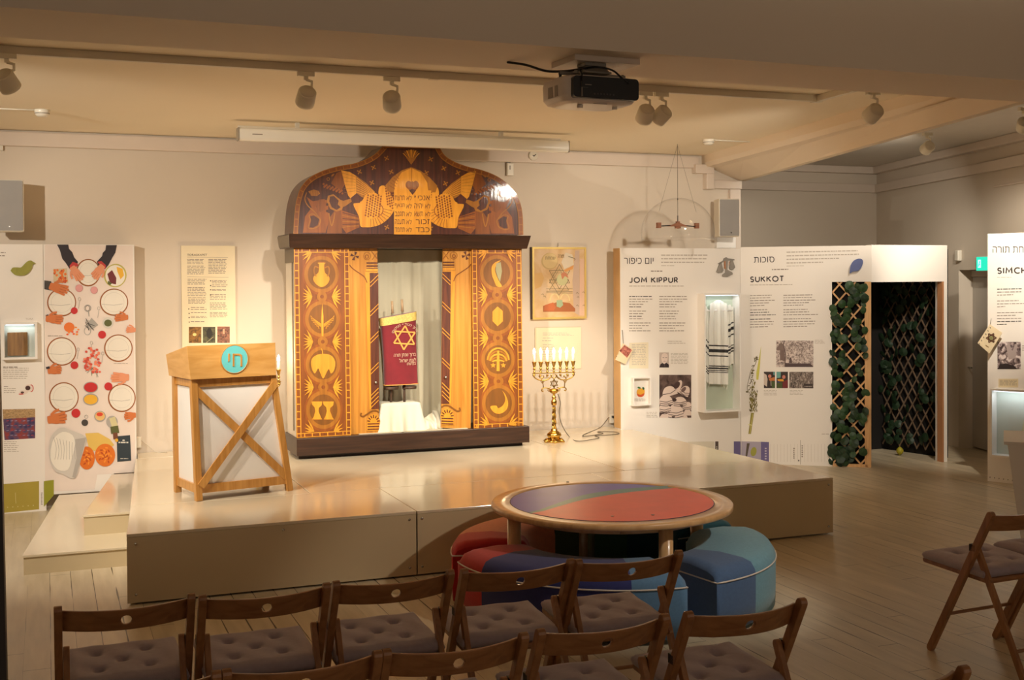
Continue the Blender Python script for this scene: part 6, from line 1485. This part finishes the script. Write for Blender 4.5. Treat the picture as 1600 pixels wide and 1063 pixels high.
fl = Flat(FT, 0).L(1); fl.rect(1558.5, 534.5, 1595, 577, photo('old_photograph_dance', [(.35, (56, 44, 46)), (.5, (140, 122, 122)), (.6, (224, 210, 206))], 22)); fl.L(2).poly([(1572, 540), (1577, 536), (1582, 550), (1586, 538), (1590, 537), (1587, 560), (1576, 562)], ink((176, 160, 156))); fl.poly([(1559, 577), (1562, 570), (1572, 568), (1585, 572), (1590, 577)], ink((50, 40, 42)))
fl.build('printed_photo', tp)
def artd(a):
    a.star(1552, 528, 8, 1.6, ink((84, 52, 34)), .5); a.L(2).ell(1552, 528, 3, 3, ink((140, 140, 90))); 
    a.line([(1543, 539), (1548, 542)], .7, ink((150, 110, 70)))
    for k in range(6): a.line([(1533 + k * 3.4, 536 - k * 5), (1534 + k * 3.4, 538 - k * 5)], 1.0, M_INK)
card(FT, [(1530.5, 536), (1549.5, 506.5), (1569, 520), (1549, 552.5)], 'cream card with a brown star hung at the edge of the SIMCHAT TORAH panel', artd, .04, ((1550, 507), (1549, 498)))
t, w, h, y0, y1 = showcase(FT, 1555, 611, 1640, 711, .12, 'brightly lit white showcase low on the SIMCHAT TORAH panel', inner=M_SHOWIN, frame=.016)
led(t, w, h, y0, e=.35)
vv = FT.px(1597, 700)
o = tag(B(plain('parchment', (206, 202, 168), .6)).hexa([(0, 0, 0), (.16, 0, 0), (.16, .01, 0), (0, .01, 0)], [(.03, .05, .30), (.19, .05, .30), (.19, .06, .30), (.03, .06, .30)]).build('parchment_sheet'), 'greenish parchment sheet leaning inside the lit right-hand showcase', 'sheet'); o.location = FT.world(vv[0], vv[1], .075); o.rotation_euler = (0, 0, FT.ang)
# tapered pedestal
v = on_z(1571, 690, .84); 
o = thing('display_pedestal', 'white tapered pedestal cut by the right edge, below the lit showcase', 'pedestal', (v.x, v.y, 0), math.radians(-44))
B(M_WHITE).hexa([(.12, .04, 0), (.62, .04, 0), (.62, .5, 0), (.12, .5, 0)], [(.012, -.0, .82), (.74, -.0, .82), (.74, .58, .82), (.012, .58, .82)]).build('tapered_body', o)
B(M_WHITE).box(-.01, .77, -.012, .60, .82, .84).build('top', o, bevel=.002)
# exit sign, door sensor
p_ = on_rw(1526, 423, .03); q_ = on_rw(1552, 401, .03)
Lx = math.hypot(q_.x - p_.x, q_.y - p_.y)
t = thing('exit_sign', 'glowing green exit sign above the niche door', 'exit sign', p_, ang_r)
B(M_GLOSSW).box(-.005, Lx + .005, -.0, .03, -.005, q_.z - p_.z + .005).build('housing', t)
M_EXIT = emis('exit_green', (20, 170, 140), 1.5); M_EXITW = emis('exit_symbol', (150, 240, 232), 1.8)
B(M_EXIT).box(0, Lx, -.004, 0, 0, q_.z - p_.z).build('lit_face', t)
hz = q_.z - p_.z; B(M_EXITW).box(.04, .10, -.006, -.004, hz * .2, hz * .8).build('symbol', t)
B(M_EXIT).bar((.055, -.0075, hz * .3), (.085, -.0075, hz * .7), .012, .003, (0, 1, 0)).tube([(.07, -.0075, hz * .5), (.09, -.0075, hz * .42)], .004, 6).build('symbol_figure', t)
p_ = on_rw(1496, 408, .03)
t = thing('wall_sensor', 'small white box on the wall left of the exit sign', 'sensor', (p_.x, p_.y, p_.z), ang_r)
B(M_GLOSSW).box(-.03, .05, -.02, .03, 0, .12).build('cover', t, bevel=.01)
# ============================================================ ROUND TABLE AND SEATS
TC = Vector((3.12, 6.33, 0)); TH = .58; TR = .715
W_TAB = wood('birch_table', (196, 150, 100), (220, 178, 128), (4, 26, 4), rough=.3, coat=.3, sc=1.4)
tb = thing('round_table', 'round pale wooden table with purple and red colour disc top', 'table', TC, 0)
mb = B(W_TAB)
mb.lathe([(.55, -.032), (TR - .006, -.032), (TR, -.026), (TR, -.005), (TR - .004, 0), (.603, 0), (.603, -.006), (.55, -.006)], (0, 0, TH), 96)
mb.build('table_top', tb)
DR = .602
def cdisc(name, poly_fn, mat): pass
# colour disc: bands cut by straight chords along the viewing direction
q = math.radians(-21.5); e_r = Vector((math.cos(q), math.sin(q), 0)); e_f = Vector((-math.sin(q), math.cos(q), 0))
def dpx(px, py):
    v = on_z(px, py, TH) - TC; return v.x, v.y
cols = [plain('disc_purple', (84, 82, 188), .4, spec=.35), plain('disc_teal', (76, 128, 130), .4, spec=.35), plain('disc_red', (228, 78, 56), .4, spec=.35)]
md = MB().m(cols[0]); md.face([(DR * math.cos(2 * PI * k / 96), DR * math.sin(2 * PI * k / 96), TH + .0006) for k in range(96)])
def onrim(x, y): r_ = math.hypot(x, y); return (x * (DR - .0005) / r_, y * (DR - .0005) / r_)
crv1 = [dpx(*p) for p in sm([(845, 800.5), (880, 790), (916, 780.6), (967, 772), (1015, 766.5), (1069, 762)])]; crv2 = [dpx(*p) for p in sm([(838, 799.3), (868, 788), (910, 774.5), (950, 767.5), (984, 763.7), (1055, 758.5)])]
crv1[0] = onrim(*crv1[0]); crv1[-1] = onrim(*crv1[-1]); crv2[0] = onrim(*crv2[0]); crv2[-1] = onrim(*crv2[-1])
def arcpts(p, r_, n_=30):
    a0_, a1_x = math.atan2(p[1], p[0]), math.atan2(r_[1], r_[0])
    while a1_x > a0_: a1_x -= 2 * PI
    return [((DR - .0005) * math.cos(a0_ + (a1_x - a0_) * k / n_), (DR - .0005) * math.sin(a0_ + (a1_x - a0_) * k / n_)) for k in range(1, n_)]
md.m(cols[1]); md.face([(x, y, TH + .0012) for x, y in crv2 + arcpts(crv2[-1], crv2[0])])
md.m(cols[2]); md.face([(x, y, TH + .0018) for x, y in crv1 + arcpts(crv1[-1], crv1[0])])
md.build('colour_disc', tb, fix=False)
B(ink((60, 44, 36))).lathe([(.6025, TH - .001), (.606, TH - .001), (.606, TH + .0004), (.6025, TH + .0004)], seg=96).build('disc_gap', tb)
for px, py in ((887, 753.5), (1020, 805.5), (957, 807.5)):
    x, y = dpx(px, py); B(M_BLACK if px != 957 else M_CHROME).lathe([(0, TH), (.010, TH), (.010, TH + .003), (0, TH + .003)], (x, y, 0), 10).build('disc_catch', tb)
def polar(a, r): # angle from the direction towards the camera, positive to the right
    a = math.radians(a); v = e_r * math.sin(a) * r - e_f * math.cos(a) * r; return v
LEGA = (25, -75.5, 114.5, 194)
for a in LEGA:
    v = polar(a, .60); B(W_TAB).lathe([(0, 0), (.034, 0), (.040, .03), (.040, TH - .032), (0, TH - .032)], (v.x, v.y, 0), 20).build('leg', tb)
B(W_TAB).tube([polar(a, .56) + Vector((0, 0, TH - .06)) for a in range(0, 361, 10)], .02, 8).build('apron_ring', tb)
def fab(name, c): return plain(name, c, .85, var=.07, vscale=60, bump=.35, bscale=420, sheen=.2)
FB = dict(red=fab('felt_red', (188, 40, 40)), dred=fab('felt_dark_red', (158, 30, 36)), navy=fab('felt_navy', (40, 46, 110)), steel=fab('felt_steel', (84, 122, 158)), dsteel=fab('felt_dark_steel', (72, 100, 140)), sky=fab('felt_sky', (108, 156, 176)), teal=fab('felt_teal', (24, 76, 88)), dteal=fab('felt_dark_teal', (18, 60, 72)), peach=fab('felt_peach', (214, 128, 84)), brown=fab('felt_brown', (124, 66, 44)), olive=fab('felt_olive', (66, 76, 40)), green=fab('felt_green', (46, 82, 54)))
M_PIPE = plain('seat_piping', (214, 206, 196), .6)
RI, RO, PH, PZ = .50, .955, .375, .295
def pouf(a0, a1, bands, label, h=PH):
    """curved seat; bands: (end angle, fabric)"""
    t = thing('curved_pouf', label, 'pouf', TC, 0, 'curved upholstered poufs around the round table')
    prof = [(RI, .03), (RI - .006, .12), (RI - .008, PZ), (RI, h - .05), (RI + .025, h - .018), (RI + .07, h - .002), ((RI + RO) / 2, h + .008), (RO - .08, h - .004), (RO - .03, h - .02), (RO - .006, h - .055), (RO, PZ + .005), (RO, .14), (RO - .004, .03)]
    n = int((a1 - a0) / 1.5); mb = MB(); prev = None
    for i in range(n + 1):
        a = a0 + (a1 - a0) * i / n; e = min(i, n - i) * (a1 - a0) / n
        dz = -.03 * max(0, 1 - e / 3.5) ** 2; ring = []
        for r, z in prof:
            zz = z + (dz if z > PZ + .02 else 0); v = polar(a, r); ring.append(mb.bm.verts.new((v.x, v.y, zz)))
        if prev:
            mat = next(m_ for b_, m_ in bands if a - .01 <= b_ + .01 or b_ == bands[-1][0]); mb.m(FB[mat])
            for k in range(len(prof)):
                j = (k + 1) % len(prof); f = mb.bm.faces.new([prev[k], prev[j], ring[j], ring[k]]); f.material_index = mb.cur; f.smooth = True
        else: mb.m(FB[bands[0][1]]); mb.bm.faces.new(ring[::-1]).material_index = mb.cur
        prev = ring
    mb.m(FB[bands[-1][1]]); mb.bm.faces.new(prev).material_index = mb.cur
    mb.build('upholstery', t)
    pts = [polar(a0, RI - .004) + Vector((0, 0, PZ))] + [polar(a0 + (a1 - a0) * k / 40, RO + .002) + Vector((0, 0, PZ)) for k in range(41)] + [polar(a1, RI - .004) + Vector((0, 0, PZ))]
    B(M_PIPE).tube(pts, .0045, 6).build('piping', t)
    for a in (a0 + 8, a1 - 8):
        v = polar(a, (RI + RO) / 2); B(M_BLACK).lathe([(0, 0), (.03, 0), (.03, .032), (0, .032)], (v.x, v.y, 0), 12).build('foot', t)
pouf(-71, 19.5, [(-52, 'red'), (2, 'navy'), (25, 'steel')], 'curved pouf in red, navy and steel blue on the near side of the table')
pouf(30.5, 109, [(51, 'dsteel'), (112, 'sky')], 'curved pouf in steel and sky blue to the right of the table')
pouf(120, 188, [(141, 'teal'), (165, 'dteal'), (200, 'green')], 'dark teal curved pouf behind the right side of the table')
pouf(-160, -80, [(-138, 'olive'), (-98, 'peach'), (-79, 'red')], 'curved pouf in peach and red to the left of the table')

# ============================================================ FOLDING CHAIRS
W_CH = wood('stained_beech', (138, 92, 56), (168, 118, 74), (26, 26, 2), rough=.35, coat=.25, sc=1.4)
W_CHX = wood('stained_beech_rail', (138, 92, 56), (168, 118, 74), (2, 26, 26), rough=.35, coat=.25, sc=1.4)
M_HINGE = plain('dark_hinge', (44, 38, 34), .4, .5)
CW, CHT = .225, .775
ch = thing('folding_chair', 'x', 'chair', (0, 0, 0), 0, 'brown wooden folding chairs')
for s in (-1, 1):
    B(W_CH).rbar((s * CW, .39, .016), (s * CW, -.0, CHT - .016), .036, .028, (1, 0, 0)).build('front_leg', ch, bevel=.003)
    B(W_CH).rbar((s * (CW - .026), .115, .585), (s * (CW - .026), -.17, .016), .032, .022, (1, 0, 0)).build('rear_leg', ch, bevel=.003)
    B(M_HINGE).box(s * CW - .014, s * CW + .014, .085, .125, .565, .60).build('hinge', ch, bevel=.002)
# curved back rail with a finger hole
L_ = CW - .008; hh = .082; rh = .017
mb = B(W_CHX); v2 = {}
def V2(x, z): 
    k_ = (round(x, 5), round(z, 5))
    if k_ not in v2: v2[k_] = mb.bm.verts.new((x, 0, z))
    return v2[k_]
xsn = [-L_ + (L_ - .04) * k / 8 for k in range(9)]
zr = [0, .012, hh * .5, hh - .012, hh]
def cell(x0, x1):
    for a, b_ in zip(zr[:-1], zr[1:]): mb.bm.faces.new([V2(x0, a), V2(x1, a), V2(x1, b_), V2(x0, b_)])
for k in range(8): cell(xsn[k], xsn[k + 1]); cell(-xsn[k + 1], -xsn[k])
bd = [(.04, hh * .5), (.04, hh - .012), (.04, hh), (.02, hh), (0, hh), (-.02, hh), (-.04, hh), (-.04, hh - .012), (-.04, hh * .5), (-.04, .012), (-.04, 0), (-.02, 0), (0, 0), (.02, 0), (.04, 0), (.04, .012)]
for k in range(16):
    j = (k + 1) % 16; a, b_ = 2 * PI * k / 16, 2 * PI * (k + 1) / 16
    def cp(i): t_ = math.atan2(bd[i][1] - hh / 2, bd[i][0]); return (rh * 1.1 * math.cos(t_), hh / 2 + rh * math.sin(t_))
    c0_, c1x = cp(k), cp(j); mb.bm.faces.new([V2(*bd[k]), V2(*bd[j]), V2(*c1x), V2(*c0_)])
g_ = bmesh.ops.extrude_face_region(mb.bm, geom=list(mb.bm.faces)); nv = [e_ for e_ in g_['geom'] if isinstance(e_, bmesh.types.BMVert)]
bmesh.ops.translate(mb.bm, verts=nv, vec=(0, .016, 0))
for v in mb.bm.verts:
    x, y, z = v.co; bow = .07 * (1 - (x / L_) ** 2); v.co = (x, y - .012 - bow + (hh - z) * .45 + .035, z + CHT - hh - .022)
mb.build('back_rail', ch, bevel=.004)
B(W_CHX).tube([(-CW, .29, .21), (CW, .29, .21)], .009, 8).build('front_crossbar', ch)
B(W_CHX).tube([(-CW + .02, -.115, .13), (CW - .02, -.115, .13)], .009, 8).build('rear_crossbar', ch)
SZ = .445
mb = B(W_CHX)
for k in range(6): mb.hexa([(-.19, .06 + k * .065, SZ - .018 + k * .002), (.19, .06 + k * .065, SZ - .018 + k * .002), (.19, .115 + k * .065, SZ - .018 + k * .0035), (-.19, .115 + k * .065, SZ - .018 + k * .0035)], [(-.19, .06 + k * .065, SZ - .004 + k * .002), (.19, .06 + k * .065, SZ - .004 + k * .002), (.19, .115 + k * .065, SZ - .004 + k * .0035), (-.19, .115 + k * .065, SZ - .004 + k * .0035)])
for s in (-1, 1): mb.rbar((s * .198, .03, SZ - .014), (s * .198, .455, SZ + .002), .026, .016, (1, 0, 0))
mb.tube([(-.19, .035, SZ - .014), (.19, .035, SZ - .014)], .012, 10)
mb.build('seat', ch, bevel=.002)
# cushion with five tufts
M_CUSH = plain('mauve_cushion', (168, 154, 162), .85, var=.05, vscale=50, bump=.3, bscale=450, sheen=.3)
cu = MB().m(M_CUSH); TF = [(-.09, -.09), (.09, -.09), (0, 0), (-.09, .09), (.09, .09)]
def ctop(u, v):
    x, y = (u - .5) * .425, (v - .5) * .41; e = min(.5 - abs(u - .5), .5 - abs(v - .5)) * 2
    z = .030 + .018 * min(1, e * 5) ** .5
    for a, b_ in TF:
        d2 = (x - a) ** 2 + (y - b_) ** 2; z -= .022 * math.exp(-d2 / .0004) + .004 * math.exp(-d2 / .003)
        dx, dy = abs(abs(x - a) - abs(y - b_)), math.hypot(x - a, y - b_); z -= .004 * math.exp(-(dx / .007) ** 2) * math.exp(-(dy / .045) ** 2)
    return Vector((x, y, z + .0015 * math.sin(x * 40 + y * 30)))
N_ = 48
cu.grid(ctop, N_, N_)
edge = [(k / N_, 0) for k in range(N_)] + [(1, k / N_) for k in range(N_)] + [(1 - k / N_, 1) for k in range(N_)] + [(0, 1 - k / N_) for k in range(N_)]
tp_ = [cu.bm.verts.new(ctop(*e_)) for e_ in edge]; md_ = [cu.bm.verts.new(Vector((p.x * 1.02, p.y * 1.02, .018))) for p in (ctop(*e_) for e_ in edge)]; bt = [cu.bm.verts.new(Vector((p.x * .99, p.y * .99, .0))) for p in (ctop(*e_) for e_ in edge)]
for k in range(len(edge)):
    j = (k + 1) % len(edge)
    for A_, B_ in ((tp_, md_), (md_, bt)):
        f = cu.bm.faces.new([A_[k], B_[k], B_[j], A_[j]]); f.material_index = 0; f.smooth = True
cu.bm.faces.new(bt)
cush = cu.build('seat_cushion', merge=True); tag(cush, 'x', 'cushion', 'tufted mauve seat cushions on the folding chairs')
chairs = [  # x of left post, depth of the back, turn, label words
    (.25, 4.39, -.6, 'front row, first from the left end of that row'), (.735, 4.35, -.5, 'front row, second from the left end'), (1.225, 4.36, -.5, 'front row, third from the left end'),
    (1.73, 4.345, -1.5, 'front row, fourth from the left end, nearest behind the navy pouf part'), (2.205, 4.31, -2, 'front row, rightmost of the five, behind the steel blue pouf end'),
    (.22, 3.49, -.5, 'second row, only its top corner showing at the bottom edge'), (.70, 3.49, -.5, 'second row, its back cut by the bottom edge left of centre'), (1.18, 3.49, -.8, 'second row, behind the fourth front chair'),
    (1.695, 3.50, -.6, 'second row, behind the rightmost front chair'), (2.235, 3.49, -1, 'second row, right end beside the aisle'),
    (2.235, 2.70, -1, 'third row, one post tip showing at the bottom edge'),
    (4.42, 4.43, 3, 'right of the aisle, seen side-on from behind'), (4.92, 4.46, 3, 'right of the aisle, cut off by the right edge')]
first = True
for x, y, rz, lab in chairs:
    a = math.radians(rz)
    L1_ = 'brown folding chair, ' + lab; L2_ = 'mauve tufted cushion, ' + lab
    if first: c = ch; c.location = (x, y, 0); c.rotation_euler = (0, 0, a); c['label'] = L1_; k_ = cush
    else: c = dup(ch, (x, y, 0), a, L1_); k_ = cush.copy(); COL.objects.link(k_)
    off = Vector((0, .255, 0)); off.rotate(Matrix.Rotation(a, 3, 'Z').to_euler())
    k_.location = (x + off.x, y + off.y, SZ + .004); k_.rotation_euler = (math.radians(2), 0, a + RND.uniform(-.03, .03)); k_['label'] = L2_; first = False

# ============================================================ SPOTLIGHTS
def tl(px): a, b_, c = trk(px); return (a, b_, ZT)
spot('track_spotlight', 'white track spotlight nearest the left, its round back facing the room', tl(478), (1.4, 9.9, 1.0), 130, 56)
spot('track_spotlight', 'white track spotlight second from the left, tilted towards the ark', tl(612), (2.9, 9.8, 1.3), 270, 62)
spot('track_spotlight', 'white track spotlight just right of the projector', tl(1008), (4.2, 9.9, .7), 220, 46, .5)
spot('track_spotlight', 'white track spotlight touching its twin right of the projector', tl(1033), (2.7, 9.8, .9), 150, 40, .4)
spot('track_spotlight', 'white track spotlight at the upper left corner of the view', (-.18, 6.93, ZT), (1.1, 8.7, 1.0), 150, 60)
v = on_z(1364, 142, ZT); spot('track_spotlight', 'white spotlight hanging alone at the right end of the recess', (v.x, v.y, ZT), (5.4, 10.4, 1.2), 250, 74, rad=.065)
v = on_z(1449, 216, 3.2); spot('track_spotlight', 'white spotlight under the bay ceiling right of the beam', (v.x, v.y, 3.25), (8.4, 12.4, 1.8), 75, 96, hang=.14)
v = on_z(1600, 178, 3.2); spot('track_spotlight', 'white spotlight of the bay cut by the right edge', (v.x, v.y, 3.25), (9.3, 9.8, 1.1), 210, 60, hang=.14)
# three more heads of the same installation, outside the frame on the left and behind the viewer
spot('track_spotlight', 'white spotlight on the ceiling left of the stage, outside the frame', (-1.9, 6.6, ZC - .04), (.9, 9.8, 1.2), 290, 80)
spot('track_spotlight', 'white spotlight on the near ceiling above the chairs, outside the frame', (4.3, 3.5, 3.1), (3.3, 6.2, .5), 130, 40)
